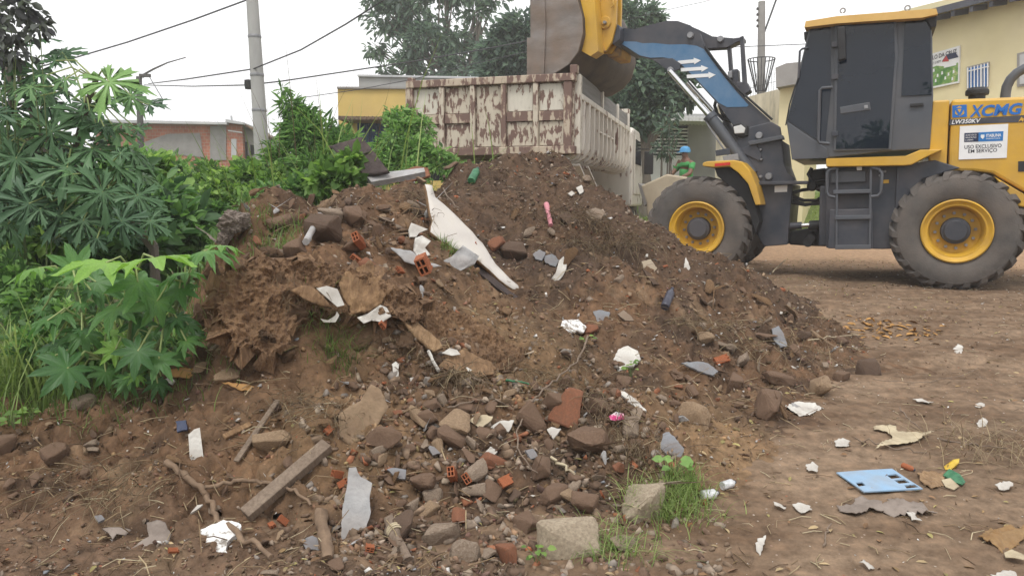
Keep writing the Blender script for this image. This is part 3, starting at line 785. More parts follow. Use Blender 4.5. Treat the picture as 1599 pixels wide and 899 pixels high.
def cable(label, pts, r=0.012, group=None):
    q = [at(*c) for c in pts]
    fine = []
    for i in range(len(q) - 1):
        for k in range(6):
            f = k / 6; s = q[i].lerp(q[i + 1], f); fine.append(s)
    fine.append(q[-1])
    o = MB().tube(fine, r, 5).build('power_cable', M['cable'], None, smooth=True)
    return tag(o, label, 'cable', group)
cable('thick twisted cable rising from the left bushes to the concrete pole top', [(60,105,18),(112,92,17.5),(200,66,16.8),(300,32,15.8),(392,-2,15.1)], 0.017)
cable('sagging cable crossing behind the concrete pole and climbing to the upper right', [(232,131,22),(290,124,15.9),(395,108,14.9),(470,78,14),(540,38,13),(600,0,12.2),(640,-30,11.5)], 0.014)
cable('long low cable from the wooden pole past the junction box towards the trees', [(225,133,23.5),(300,135,19),(388,133,15.2),(440,127,15),(540,112,15.5),(640,97,16),(740,80,17),(830,63,18)], 0.014)
cable('thin lower cable passing in front of the yellow shop', [(430,160,16.5),(470,153,16),(560,140,16),(640,125,16),(740,100,17),(828,80,18)], 0.008)
cable('thin cable running from the barred pole towards the cab', [(1120,75,19.8),(1190,72,19.3),(1262,69,18)], 0.010)
cable('faint cable above the dark tree at the right of the bucket', [(985,30,20),(1050,14,20),(1100,3,20),(1130,-6,20)], 0.006)

# --- pale concrete ramp beside the front wheel
RF = frame_at(1030, 300, 12.6, R(-20))
rp = empty('concrete_ramp', RF.o, RF.rz, 'cream concrete ramp block between the truck and the front wheel', 'ramp')
M['ramp'] = pmat('cream concrete', [(0.3, (0.52, 0.44, 0.32)), (0.7, (0.63, 0.55, 0.42))], 3, 0.9, 0.2, 40)
q = [RF.face(a, b, 0) for a, b in ((1001,290),(1041,272),(1076,277),(1120,280),(1120,345),(1012,345),(1009,318))]
MB().prism(q, (0, 2.2, 0)).build('block', M['ramp'], rp, bevel=0.03)
MB().prism([RF.face(a, b, -0.02) for a, b in ((996,286),(1001,289),(1010,318),(1006,322))], (0, 2.0, 0)).build('edge', M['cement'], rp)

# --- the worker in green
PX, PD = 1071, 16.4
pb = at(PX, 300, PD); gz_ = zg1(pb.x, PD)
zhead = at(PX, 231, PD).z
hgt = 1.72
gz_ = max(gz_, zhead - hgt)
M['skin'] = pmat('brown skin', (0.20, 0.105, 0.07), 8, 0.6)
M['shirt'] = pmat('green shirt', [(0.3, (0.05, 0.26, 0.07)), (0.7, (0.08, 0.36, 0.11))], 10, 0.85)
M['trouser'] = pmat('teal trousers', [(0.3, (0.01, 0.20, 0.17)), (0.7, (0.02, 0.28, 0.24))], 10, 0.85)
M['cap'] = pmat('blue cap', (0.10, 0.33, 0.60), 10, 0.8)
def skin_obj(name, pts, edges, mat, parent=None, sub=1):
    me = bpy.data.meshes.new(name); me.from_pydata([p[:3] for p in pts], edges, [])
    o = link_mesh(name, me, mat, parent)
    s = o.modifiers.new('skin', 'SKIN')
    for i, v in enumerate(me.skin_vertices[0].data):
        v.radius = (pts[i][3], pts[i][4] if len(pts[i]) > 4 else pts[i][3])
        v.use_root = (i == 0)
    o.modifiers.new('sub', 'SUBSURF').levels = sub
    o.modifiers['sub'].render_levels = sub
    for p_ in me.polygons: p_.use_smooth = True
    s.use_smooth_shade = True
    return o
per = empty('person', (pb.x, PD, gz_), R(35), 'person in green shirt, teal trousers and blue cap reaching towards the shrub', 'person')
# local: x right, y away; the figure faces left (-x)
B = [(0,0,0.92,0.15,0.13),(0,0,1.12,0.14,0.12),(-0.02,0,1.30,0.15,0.13),(-0.03,0,1.42,0.10,0.10),(-0.05,0,1.50,0.055),(-0.06,0,1.60,0.095,0.08),(-0.07,0,1.68,0.07,0.06),
     (0,-0.10,0.86,0.10),(-0.02,-0.11,0.48,0.07),(0.03,-0.11,0.08,0.045),(-0.14,-0.12,0.03,0.04),
     (0,0.10,0.86,0.10),(0.06,0.11,0.48,0.07),(0.10,0.11,0.08,0.045),(-0.07,0.12,0.03,0.04),
     (-0.03,-0.19,1.38,0.065),(-0.16,-0.25,1.16,0.05),(-0.40,-0.2,1.06,0.038),(-0.48,-0.19,1.04,0.035),
     (-0.03,0.19,1.38,0.065),(-0.18,0.24,1.16,0.05),(-0.40,0.16,1.12,0.038),(-0.48,0.15,1.12,0.035),
     (-0.145,0,1.575,0.022)]
E = [(0,1),(1,2),(2,3),(3,4),(4,5),(5,6),(0,7),(7,8),(8,9),(9,10),(0,11),(11,12),(12,13),(13,14),(3,15),(15,16),(16,17),(17,18),(3,19),(19,20),(20,21),(21,22),(5,23)]
for hb_, yy_ in ((18, -0.19), (22, 0.15)):
    for k in range(5):
        B.append((-0.545 + 0.012 * abs(k - 2), yy_ - 0.03 + 0.015 * k, B[hb_][2] - 0.012 - 0.006 * k, 0.009)); E.append((hb_, len(B) - 1))
skin_obj('body', B, E, M['skin'], per, 1)
S_ = [(0,0,0.90,0.175,0.15),(0,0,1.12,0.165,0.145),(-0.02,0,1.30,0.17,0.15),(-0.03,0,1.42,0.11,0.11),(-0.03,-0.19,1.38,0.085),(-0.12,-0.24,1.22,0.07),(-0.03,0.19,1.38,0.085),(-0.12,0.23,1.22,0.07)]
skin_obj('shirt', S_, [(0,1),(1,2),(2,3),(3,4),(4,5),(3,6),(6,7)], M['shirt'], per, 1)
T_ = [(0,0,0.93,0.165,0.145),(0,-0.10,0.84,0.125),(-0.02,-0.11,0.48,0.095),(0.03,-0.11,0.11,0.075),(0,0.10,0.84,0.125),(0.06,0.11,0.48,0.095),(0.10,0.11,0.11,0.075)]
skin_obj('trousers', T_, [(0,1),(1,2),(2,3),(0,4),(4,5),(5,6)], M['trouser'], per, 1)
MB().lathe([(0.115, 0), (0.118, 0.05), (0.095, 0.11), (0.04, 0.135), (0, 0.138)], (-0.06, 0, 1.615), 'z', 16).build('cap', M['cap'], per, smooth=True)
MB().box((-0.19, 0, 1.625), (0.12, 0.14, 0.012), (0, R(-8), 0)).build('cap_peak', M['cap'], per)
for y in (-0.035, 0.035):
    MB().lathe([(0, -0.012), (0.012, 0), (0, 0.012)], (-0.152, y, 1.60), 'x', 8).build('eye', M['dark_in'], per)
tag(per, cat='person')
# ------------------------------------------------------------------ the wheel loader
p = at(1497, 361, 8.05)
LF = Frame((p.x, p.y, 0.0), R(-26))
LO = empty('wheel_loader', LF.o, LF.rz, 'yellow and charcoal wheel loader with raised bucket over the truck', 'wheel loader')
def lp(px, py, yy): return LF.face(px, py, yy)
def plate(name, pts, y0, y1, mat, parent=LO, bevel=0.012, smooth=False):
    """outline seen in the photo on the vertical plane y0, given its real thickness y0..y1"""
    q = [lp(a, b, y0) for a, b in pts]
    return MB().prism(q, (0, y1 - y0, 0)).build(name, M[mat] if isinstance(mat, str) else mat, parent, bevel=bevel, smooth=smooth)
def rod(name, pts, r, mat, parent=LO, n=10):
    return MB().tube(pts, r, n).build(name, M[mat], parent, smooth=True)

# wheels
def wheel(cx, cz, ry, rt, rr):
    """ry outer face; rt tyre radius; rr rim radius"""
    c = Vector((cx, ry, cz)); w_ = 0.44
    prof = [(rr * 0.98, 0.05), (rr * 1.02, 0.012), (rr * 1.12, -0.012), (rt * 0.78, -0.022), (rt * 0.88, -0.004), (rt * 0.93, 0.045), (rt * 0.94, 0.09),
            (rt * 0.94, w_ - 0.09), (rt * 0.93, w_ - 0.045), (rt * 0.88, w_ + 0.004), (rr * 1.1, w_ + 0.01), (rr * 0.98, w_ - 0.04)]
    mb = MB().lathe(prof, c, 'y', 56, closed=True)
    nl = 22
    for side in (0, 1):
        for k in range(nl):
            g = 2 * math.pi * (k + 0.5 * side) / nl
            pts = []
            for (rad, al, dg, hw) in ((rt * 0.86, -0.012, 0.10, 0.046), (rt * 0.945, 0.008, 0.07, 0.056), (rt, 0.06, 0.02, 0.062), (rt, w_ * 0.55, -0.16, 0.052)):
                al2 = al if side == 0 else w_ - al
                for s in (-1, 1):
                    a = g + dg + s * hw
                    pts.append((c.x + rad * math.cos(a), c.y + al2, c.z + rad * math.sin(a)))
                rin = rad - 0.05 if rad > rt * 0.9 else rad - 0.03
                for s in (-1, 1):
                    a = g + dg + s * hw * 1.15
                    pts.append((c.x + rin * math.cos(a), c.y + al2 + (0.03 if side == 0 else -0.03) * (rad < rt * 0.99), c.z + rin * math.sin(a)))
            fs = []
            for i in range(3):
                b = i * 4
                fs += [(b, b + 1, b + 5, b + 4), (b, b + 4, b + 6, b + 2), (b + 1, b + 3, b + 7, b + 5)]
            fs += [(0, 2, 3, 1), (12, 13, 15, 14)]
            mb.add(pts, fs)
    wo_ = mb.build('wheel', M['tyre'], LO, smooth=35)
    wo_.name = 'wheel'
    rim = MB().lathe([(rr * 1.0, 0.05), (rr * 1.0, -0.012), (rr * 0.96, -0.022), (rr * 0.93, -0.016), (rr * 0.90, 0.0), (rr * 0.84, 0.012), (rr * 0.80, 0.012), (rr * 0.77, 0.03), (rr * 0.745, 0.15), (rr * 0.70, 0.19),
                      (rr * 0.2, 0.20), (rr * 0.2, 0.26), (rr * 0.78, 0.26), (rr * 1.0, 0.26)], c, 'y', 56, closed=True).build('rim', M['yellow_rim'], wo_, smooth=30)
    MB().lathe([(0.0, 0.075), (rr * 0.30, 0.075), (rr * 0.34, 0.085), (rr * 0.345, 0.10), (rr * 0.40, 0.105), (rr * 0.42, 0.12), (rr * 0.42, 0.21), (0, 0.21)], c, 'y', 40).build('hub', M['charcoal'], wo_, smooth=30)
    for k in range(12):
        a = 2 * math.pi * k / 12 + 0.1
        q = c + Vector((math.cos(a) * rr * 0.56, 0.165, math.sin(a) * rr * 0.56))
        MB().lathe([(0.0, 0.0), (0.016, 0.0), (0.018, 0.004), (0.018, 0.035)], q, 'y', 6).build('wheel_nut', M['steel'], wo_)
    return wo_
M['yellow_rim'] = pmat('yellow rim paint', [(0.3, (0.56, 0.32, 0.02)), (0.7, (0.67, 0.395, 0.035))], 3, 0.45, 0.05, 60, dust=((0.26, 0.15, 0.06), 0.45, 5))
wc = lp(1497, 361, 0); rT = (wc.z - lp(1490, 452, 0).z) + 0.02; rR = (lp(1497, 311, 0) - lp(1497, 411, 0)).z / 2
fc = lp(1087, 361, 0.0); fc.z = wc.z - 0.02
wheel(wc.x - 0.02, wc.z, 0, rT, rR)
wheel(fc.x, fc.z, 0.0, rT * 1.0, rR * 0.99)
wheel(wc.x - 0.02, wc.z, 1.78, rT, rR)
wheel(fc.x, fc.z, 1.78, rT, rR)
print('LOADER', wc, rT, rR, fc, LF.o)
# axles and chassis
MB().b2(-0.22, 0.22, 0.4, 1.9, wc.z - 0.16, wc.z + 0.18).build('axle', M['charcoal'], LO, bevel=0.03)
MB().b2(fc.x - 0.22, fc.x + 0.22, 0.4, 1.9, fc.z - 0.16, fc.z + 0.18).build('axle', M['charcoal'], LO, bevel=0.03)
plate('rear_frame', [(1382,258),(1520,258),(1520,330),(1599,300),(1650,300),(1650,380),(1400,388),(1382,388)], 0.46, 1.75, 'charcoal')
plate('side_box', [(1290,262),(1450,257),(1450,290),(1415,330),(1410,388),(1380,389),(1290,387)], 0.16, 1.95, 'charcoal')
plate('wheel_arch', [(1400,258),(1460,250),(1500,262),(1440,280),(1408,318),(1398,330)], 0.12, 0.45, 'charcoal')
# hood
hood = plate('hood', [(1486,155.5),(1599,151),(1700,146),(1722,160),(1728,300),(1640,312),(1599,299),(1550,271),(1520,267),(1481,267.5)], 0.16, 2.0, 'yellow', bevel=0.03)
plate('side_panel', [(1457,157),(1483,155.8),(1478,267),(1449,272),(1450,240)], 0.165, 2.0, 'yellow', bevel=0.02)
plate('hood_skirt', [(1552,275),(1599,303),(1640,316),(1725,306),(1726,330),(1640,330),(1590,322)], 0.10, 0.3, 'yellow', bevel=0.02)
plate('stripe', [(1483.5,187),(1640,177.5),(1640,189),(1482,195.5)], 0.154, 0.158, 'charcoal', hood, bevel=0)
plate('vent', [(1590,252),(1616,251),(1616,268),(1590,268)], 0.153, 0.16, 'black', hood, bevel=0)
# makers badge
plate('badge', [(1487,165),(1509.5,163.5),(1510,182.5),(1487,184)], 0.152, 0.157, 'logo_blue', hood, bevel=0)
def tri_ring(cx, cy, s, y, mat, parent, inv=1):
    q = [(cx + s * math.cos(a) * 0.98, cy + s * math.sin(a)) for a in [R(d + 30) for d in (0, 60, 120, 180, 240, 300)]]
    return plate('emblem', q, y, y + 0.002, mat, parent, bevel=0)
tri_ring(1498.4, 173.8, 8.2, 0.1490, 'yellow', hood)
plate('emblem', [(1491.5,168.8),(1505,168),(1505.8,170.5),(1500.2,180.5),(1496.6,180.8),(1491,171.2)], 0.1465, 0.1475, 'logo_blue', hood, bevel=0)
plate('emblem', [(1495.2,170.8),(1501.2,170.4),(1498.3,176.2)], 0.1445, 0.1455, 'yellow', hood, bevel=0)
lettering('X', lp(1514,183.2,0.15), lp(1536,182.2,0.15), lp(1514,164.6,0.15), M['logo_blue'], hood, (0, 0, 0), 0.25, 0.02)
lettering('CMG', lp(1533,182.4,0.149), lp(1597,178.6,0.149), lp(1533,164.6,0.149), M['logo_blue'], hood, (0, 0, 0), 0.22, 0.035)
lettering('LW350KV', lp(1486,194.2,0.15), lp(1531.5,191.6,0.15), lp(1486,187.6,0.15), M['white'], hood, (0, 0, 0), 0.25, 0.02)
plate('flash', [(1590,191.0),(1595,182.5),(1598,185.5),(1601,182.2),(1597,190.6),(1594.5,187.6)], 0.149, 0.151, 'yellow', hood, bevel=0)
# paper notice on the hood
no = plate('notice', [(1499,197.3),(1574.5,193.5),(1572,246.5),(1497,249.3)], 0.150, 0.158, 'white', hood, bevel=0)
LO_no = hood
plate('notice_band', [(1506,208),(1528.2,207),(1527.8,221.3),(1505.6,222)], 0.1475, 0.149, 'sign_navy', hood, bevel=0)
plate('notice_band', [(1528.2,207),(1567,205),(1566,220),(1527.8,221.3)], 0.1475, 0.149, 'sign_blue', hood, bevel=0)
lettering('USO EXCLUSIVO', lp(1506,232.8,0.148), lp(1564,230.2,0.148), lp(1506,227,0.148), M['ink'], hood, (0,0,0), 0, 0.012)
lettering('EM SERVIÇO', lp(1512,240.5,0.148), lp(1557,238.4,0.148), lp(1512,233.6,0.148), M['ink'], hood, (0,0,0), 0, 0.012)
for i, s in enumerate(('SECRETARIA DE', 'INFRAESTRUTURA', 'E OBRAS')):
    y_ = 210.2 + i * 3.9
    lettering(s, lp(1507.8,y_+2.4,0.1455), lp(1507.8 + (17 if i < 2 else 12),y_+1.6,0.1455), lp(1507.8,y_,0.1455), M['white'], hood, (0,0,0))
lettering('ITABUNA', lp(1540,214.6,0.1455), lp(1563.5,213.4,0.1455), lp(1540,209.6,0.1455), M['white'], hood, (0,0,0), 0, 0.02)
lettering('PREFEITURA', lp(1540,218,0.1455), lp(1562,217,0.1455), lp(1540,216,0.1455), M['white'], hood, (0,0,0))
plate('notice_crest', [(1531.5,210.6),(1537.2,210.3),(1537.2,214.5),(1534.4,217.2),(1531.5,214.8)], 0.1455, 0.147, 'white', hood, bevel=0)
# air cleaner cap, exhaust, lifting eyes
c = lp(1525, 157, 0.8)
s1 = abs(lp(1544,140,0.8).x - lp(1506,140,0.8).x) / 2
zt = lp(1525,137,0.8).z; zb = lp(1525,152,0.8).z
MB().lathe([(0, zt), (s1 * 0.75, zt - 0.004), (s1 * 0.98, zt - 0.035), (s1, zt - 0.06), (s1 * 0.97, zt - 0.085), (s1 * 0.72, zt - 0.09), (s1 * 0.70, c.z - 0.05)], (c.x, 0.8, 0), 'z', 32).build('air_cleaner', M['black'], LO, smooth=30)
ex = [lp(a, b, 1.0) for a, b in ((1569,165),(1570,148),(1572,136),(1578,124),(1588,114),(1602,106),(1612,103))]
rod('exhaust', ex, abs(lp(1577,140,1).x - lp(1560,140,1).x) / 2, 'steel_dark' if 'steel_dark' in M else 'charcoal_lt', n=16)
# cab
cab = plate('cab', [(1264,43),(1307,37),(1452.5,28),(1456,60),(1457.5,150),(1452.5,233),(1391,236),(1294,246.5),(1236.5,249),(1228,190)], 0.16, 1.75, 'charcoal_lt', bevel=0.02)
plate('roof', [(1256,43),(1258,33.5),(1307,25.5),(1462,13.5),(1464.5,22.5),(1440,28),(1307,37),(1262,42.5)], 0.02, 1.9, 'yellow_roof', bevel=0.03)
plate('roof_visor', [(1444,27),(1464,24),(1462,42),(1454,44)], 0.1, 1.7, 'black', bevel=0.01)
gq = plate('window', [(1266.5,45),(1297,40.5),(1297.5,141),(1289,226),(1280,221),(1230,188)], 0.148, 0.155, 'glass', bevel=0)
for tx in (1415, 1452.5):
    pass
plate('window', [(1413.5,29.5),(1452.5,27.8),(1455,148),(1407.5,150)], 0.146, 0.155, 'glass', bevel=0)
door = plate('door', [(1303.5,38.5),(1399.5,32.5),(1402,90),(1391.5,234),(1302,236)], 0.130, 0.158, 'charcoal_lt', bevel=0.006)
plate('door_glass', [(1309.5,40.5),(1396,35),(1397.5,90),(1387.5,231.5),(1305.5,232.5),(1307,150)], 0.122, 0.1285, 'glass', door, bevel=0)
plate('door_latch_plate', [(1311.5,167.5),(1358,159.5),(1360,171.5),(1312.5,178)], 0.105, 0.12, 'charcoal_lt', door, bevel=0.005)
plate('door_lock', [(1349,165),(1355,164),(1355.5,169.5),(1349.5,170)], 0.098, 0.104, 'steel', door, bevel=0.002)
for yy_ in (66, 116, 205):
    plate('hinge', [(1298.5,yy_),(1309,yy_-.5),(1309,yy_+7.5),(1298.5,yy_+8)], 0.10, 0.13, 'charcoal', cab, bevel=0.004)
plate('door_handle', [(1421,162),(1442,160.5),(1442.5,165.5),(1421.5,167)], 0.13, 0.158, 'black', cab, bevel=0.005)
plate('mirror', [(1307,42),(1320,41),(1321,92),(1309,95)], -0.02, 0.05, 'black', cab, bevel=0.012)
plate('cab_apron', [(1228,189),(1291.5,232.5),(1294,247),(1236.5,249.5)], 0.135, 0.157, 'charcoal_lt', bevel=0.008)
rod('grab_rail', [lp(a, b, 0.06) for a, b in ((1300,136.5),(1284,137.5),(1280.5,141),(1277.5,218),(1280,223),(1295,224.5))], 0.018, 'charcoal_lt')
rod('mirror_arm', [lp(a, b, 0.12) for a, b in ((1262,75),(1253,76.5),(1249,80),(1247,122))], 0.013, 'charcoal')
rod('mirror_cable', [lp(a, b, 0.12) for a, b in ((1247,122),(1240,140),(1233,163),(1227,196))], 0.008, 'black')
for px in (1316, 1417):
    a0 = lp(px, 17 if px < 1400 else 13, 0.9)
    pts = [a0 + Vector((0.028 * math.cos(t), 0, 0.028 * math.sin(t))) for t in np.linspace(-1.4, 4.5, 14)]
    rod('lifting_eye', pts, 0.009, 'steel', n=6)
# dark gap line round the apron, work lamp under the roof
plate('work_lamp', [(1255,50),(1264,49),(1264,62),(1256,63)], 0.2, 0.35, 'black', bevel=0.01)
# platform and fender
plate('platform', [(1290,247.5),(1414,243.5),(1437,234),(1473,233.5),(1450,243.5),(1423,257.5),(1413,258.5),(1290,260.5)], -0.02, 0.50, 'yellow', bevel=0.01)
# ladder
lad = plate('ladder', [(1296,327),(1362,326),(1363,388),(1293,388)], 0.02, 0.14, 'charcoal', bevel=0.008)
plate('step', [(1301,297),(1360,295.5),(1360,301.5),(1301,303)], 0.0, 0.15, 'charcoal_lt', lad, bevel=0.005)
plate('step', [(1304,337),(1360,336),(1360,342),(1304,343)], -0.02, 0.15, 'charcoal_lt', lad, bevel=0.005)
plate('step', [(1304,383),(1360,382.5),(1360,389),(1304,389.5)], -0.03, 0.15, 'charcoal_lt', lad, bevel=0.005)
for a_, b_ in ((1307,1306), (1360,1358)):
    rod('ladder_rail', [lp(a_,262,0.03), lp(b_,388,0.0)], 0.013, 'charcoal_lt', lad)
rod('ladder_rail', [lp(a, b, 0.02) for a, b in ((1306,263),(1296,264.5),(1292,269),(1291,300),(1294,306),(1304,308))], 0.018, 'charcoal_lt', lad)
rod('ladder_rail', [lp(a, b, 0.02) for a, b in ((1361,262),(1372,264),(1377,270),(1376,300),(1371,306),(1360,307))], 0.018, 'charcoal_lt', lad)
plate('warning_label', [(1379,281),(1388,280.5),(1388,286),(1379,286.5)], 0.15, 0.158, 'yellow', bevel=0)
plate('lamp', [(1337,259),(1346,258.5),(1346,266),(1338,266.5)], 0.05, 0.12, 'lens', bevel=0.006)
plate('oil_tank_cap', [(1297,268),(1352,266),(1352,284),(1297,286)], 0.11, 0.158, 'charcoal_lt', bevel=0.01)
for k in range(5):
    q = lp(1374 + 4 * (k % 3), 268 + 6 * (k // 3), 0.15)
    MB().lathe([(0, -0.008), (0.012, -0.008), (0.014, 0.01)], q, 'y', 8).build('bolt', M['steel'], LO)
# front frame
plate('front_frame', [(1182,287),(1238,287),(1233,340),(1230,382),(1193,385),(1180,364)], 0.42, 1.5, 'charcoal', bevel=0.015)
tow = plate('boom_tower', [(1168,199),(1204,190),(1218,198),(1221,218),(1224,255),(1231,271),(1241,278),(1238,288),(1182,289),(1178,281),(1160,252),(1147,222),(1166,212)], 0.44, 0.52, 'charcoal', bevel=0.012)
plate('boom_tower', [(1166,199),(1204,190),(1218,198),(1221,218),(1224,255),(1231,271),(1241,278),(1238,288),(1182,289),(1178,281),(1160,252),(1147,222),(1166,212)], 1.36, 1.44, 'charcoal', bevel=0.012)
plate('frame_web', [(1185,215),(1222,220),(1226,258),(1236,284),(1188,286)], 0.52, 1.36, 'charcoal', bevel=0.0)
plate('flange', [(1178,284),(1262,282.5),(1262,287),(1180,289)], 0.30, 0.6, 'charcoal', bevel=0.006)
plate('flange', [(1168,221),(1222,211),(1224,217),(1170,227)], 0.38, 0.52, 'charcoal_lt', bevel=0.006)
plate('flange', [(1150,235),(1180,223),(1190,243),(1186,252)], 0.42, 0.5, 'charcoal', bevel=0.008)
plate('decal', [(1209.5,290.5),(1229.5,289),(1229,299.5),(1209.5,300.5)], 0.412, 0.418, 'white', bevel=0)
for a_, b_, r_ in ((1185.5,212,0.045), (1200.5,275.5,0.045), (1188,234,0.014), (1189,249,0.014), (1188,276,0.02)):
    MB().lathe([(0, -0.03), (r_ * 0.8, -0.03), (r_, -0.018), (r_ * 1.05, 0.02)], lp(a_, b_, 0.43), 'y', 18).build('pin', M['steel'], LO, smooth=30)
# articulation joint, hoses and steering cylinder
plate('joint', [(1262,266),(1290,262),(1290,290),(1280,300),(1262,292)], 0.7, 1.2, 'black', bevel=0.02)
plate('joint', [(1232,362),(1290,352),(1291,385),(1262,384),(1232,382)], 0.65, 1.2, 'black', bevel=0.02)
plate('joint', [(1280,290),(1294,290),(1294,384),(1278,384)], 0.3, 1.5, 'charcoal', bevel=0.02)
rod('steering_cylinder', [lp(1232,353,0.5), lp(1252,352,0.5)], 0.045, 'charcoal')
rod('steering_rod', [lp(1252,352,0.5), lp(1268,351,0.5)], 0.028, 'chrome')
rod('steering_cylinder', [lp(1264,351.5,0.5), lp(1290,350,0.5)], 0.055, 'black')
for (pts) in (((1236,302),(1252,297),(1290,292)), ((1236,306),(1255,313),(1275,313),(1292,302)), ((1236,312),(1256,319),(1278,318),(1292,310)), ((1236,316),(1258,320),(1280,316),(1292,316)), ((1268,262),(1262,272),(1268,284),(1290,280))):
    rod('hose', [lp(a, b, 0.55) for a, b in pts], 0.021, 'black')
for (a_, b_) in ((1268,291), (1270,355), (1266,372), (1262,378)):
    MB().lathe([(0, -0.05), (0.05, -0.05), (0.06, -0.03), (0.06, 0.08), (0, 0.08)], lp(a_, b_, 0.55), 'y', 14).build('joint_pin', M['black'], LO, smooth=30)
rod('drive_shaft', [lp(1232,372,0.95), lp(1292,372,0.95)], 0.05, 'black')
# front fender
fen = plate('fender', [(1097,254.5),(1104,252),(1146,250),(1159,252.5),(1171,266),(1182,292),(1188,320),(1179.5,320.5),(1168,287),(1153,270),(1139,260),(1116,261.5),(1097,259.5)], -0.03, 0.50, 'yellow', bevel=0.012)
plate('reflector', [(1116,255.5),(1140,253.3),(1140.5,257.6),(1116,260)], -0.04, -0.031, 'amber', fen, bevel=0)
plate('fender_liner', [(1116,263),(1140,262),(1153,272),(1168,289),(1179,320),(1186,346),(1180,364),(1168,330),(1150,300),(1120,275)], 0.12, 0.48, 'black', bevel=0.01)
# headlamp and its bracket
plate('headlamp', [(1144,194),(1156,191),(1168,197),(1168,212),(1150,214),(1144,209)], 0.40, 0.66, 'black', bevel=0.015)
plate('headlamp_lens', [(1145,198),(1157,195),(1164,200),(1162,208),(1147,209)], 0.37, 0.398, 'lens', bevel=0.008)
plate('lamp_bracket', [(1117,235),(1139,231),(1140,241),(1118,244)], 0.1, 0.13, 'charcoal', bevel=0.004)
plate('lamp_bracket', [(1128,244),(1152,240),(1154,250),(1130,252)], 0.1, 0.14, 'steel', bevel=0.004)
# boom arms
BOOM = [(957,33),(966,43),(990,46),(1008,41),(1040,33),(1058,33),(1078,40),(1093,52),(1101,76),(1113,92),(1132,118),(1150,140),(1178,166),(1201,187),(1207,200),(1185,224),(1168,214),(1148,202),(1138,186),(1122,164),(1090,129),(1064,105),(1052,94),(1035,91),(1015,92),(998,88),(978,75),(955,66)]
boom = plate('boom_arm', BOOM, 0.52, 0.60, 'charcoal', bevel=0.01)
plate('boom_arm', BOOM, 1.28, 1.36, 'charcoal', bevel=0.01)
plate('boom_crossbar', [(1052,44),(1078,50),(1085,66),(1070,84),(1050,78)], 0.60, 1.28, 'charcoal', bevel=0.02)
st = plate('sticker', [(960,62.5),(975,65),(994,65.5),(1003,68),(1020,67.5),(1045,70),(1070,69.5),(1088,72),(1099,77),(1112,95),(1131,120),(1149,142),(1169,164.5),(1166,167),(1135,167.5),(1122,160.5),(1090,126.5),(1066,103),(1053,92.8),(1035,89.8),(1016,90.5),(999,86.8),(980,74.5)], 0.514, 0.518, 'boom_blue', boom, bevel=0)
for (x0, y0, x1, y1) in ((1058.5,98,1094.5,94.5), (1063,109.3,1106,106.5), (1072.5,119.8,1117.5,117)):
    d = Vector((x1 - x0, y1 - y0)).normalized(); n_ = Vector((-d.y, d.x)); e = Vector((x1, y1)); s_ = Vector((x0, y0)); k = e - d * 11
    q = [s_ - n_ * 2.7, k - n_ * 2.7, k - n_ * 5.2, e, k + n_ * 5.2, k + n_ * 2.7, s_ + n_ * 2.7]
    plate('arrow', [tuple(v) for v in q], 0.508, 0.512, 'white', boom, bevel=0)
plate('boom_gusset', [(1018,93),(1050,91),(1062,99),(1062,108),(1046,113),(1034,104)], 0.47, 0.512, 'charcoal', boom, bevel=0.006)
rod('boom_edge_pipe', [lp(a, b, 0.50) for a, b in ((1101,73),(1114,92),(1134,118),(1152,139),(1206,187))], 0.014, 'black', boom)
# rocker and tilt linkage
plate('rocker', [(1060,38),(1078,41),(1092,47),(1112,57),(1146,60),(1150,67),(1135,74.5),(1104,76),(1085,70),(1066,66)], 0.72, 0.90, 'charcoal', bevel=0.015)
plate('rocker', [(1010,48),(1040,36),(1062,36),(1072,50),(1066,64),(1024,66)], 0.74, 0.88, 'charcoal', bevel=0.015)
for a_, b_, yy_ in ((1078,55.5,0.50), (1125,61.5,0.70), (1047,110,0.45)):
    MB().lathe([(0, -0.03), (0.035, -0.03), (0.042, -0.015), (0.042, 0.03)], lp(a_, b_, yy_), 'y', 16).build('pin', M['steel'], LO, smooth=30)
plate('tilt_link', [(1135,73),(1140,73),(1143.5,112),(1138,112)], 0.76, 0.84, 'charcoal', bevel=0.006)
rod('tilt_rod', [lp(1141,74,0.9), lp(1144,112,0.9)], 0.012, 'steel')
plate('lamp_post', [(1155,58),(1160.5,56),(1166,132),(1159,133)], 0.62, 0.70, 'charcoal', bevel=0.006)
plate('rocker_bar', [(1144,60),(1161,58),(1161,63),(1145,68)], 0.62, 0.84, 'charcoal', bevel=0.006)
plate('tilt_cylinder', [(1141,109),(1152,107),(1154,138),(1142,138)], 0.66, 0.84, 'charcoal', bevel=0.02)
plate('headlamp', [(1136,112),(1143,110),(1143,122),(1137,123)], 0.60, 0.74, 'steel', bevel=0.01)
plate('tilt_bracket', [(1150,128),(1166,128),(1172,142),(1160,150),(1148,140)], 0.62, 0.80, 'charcoal', bevel=0.01)
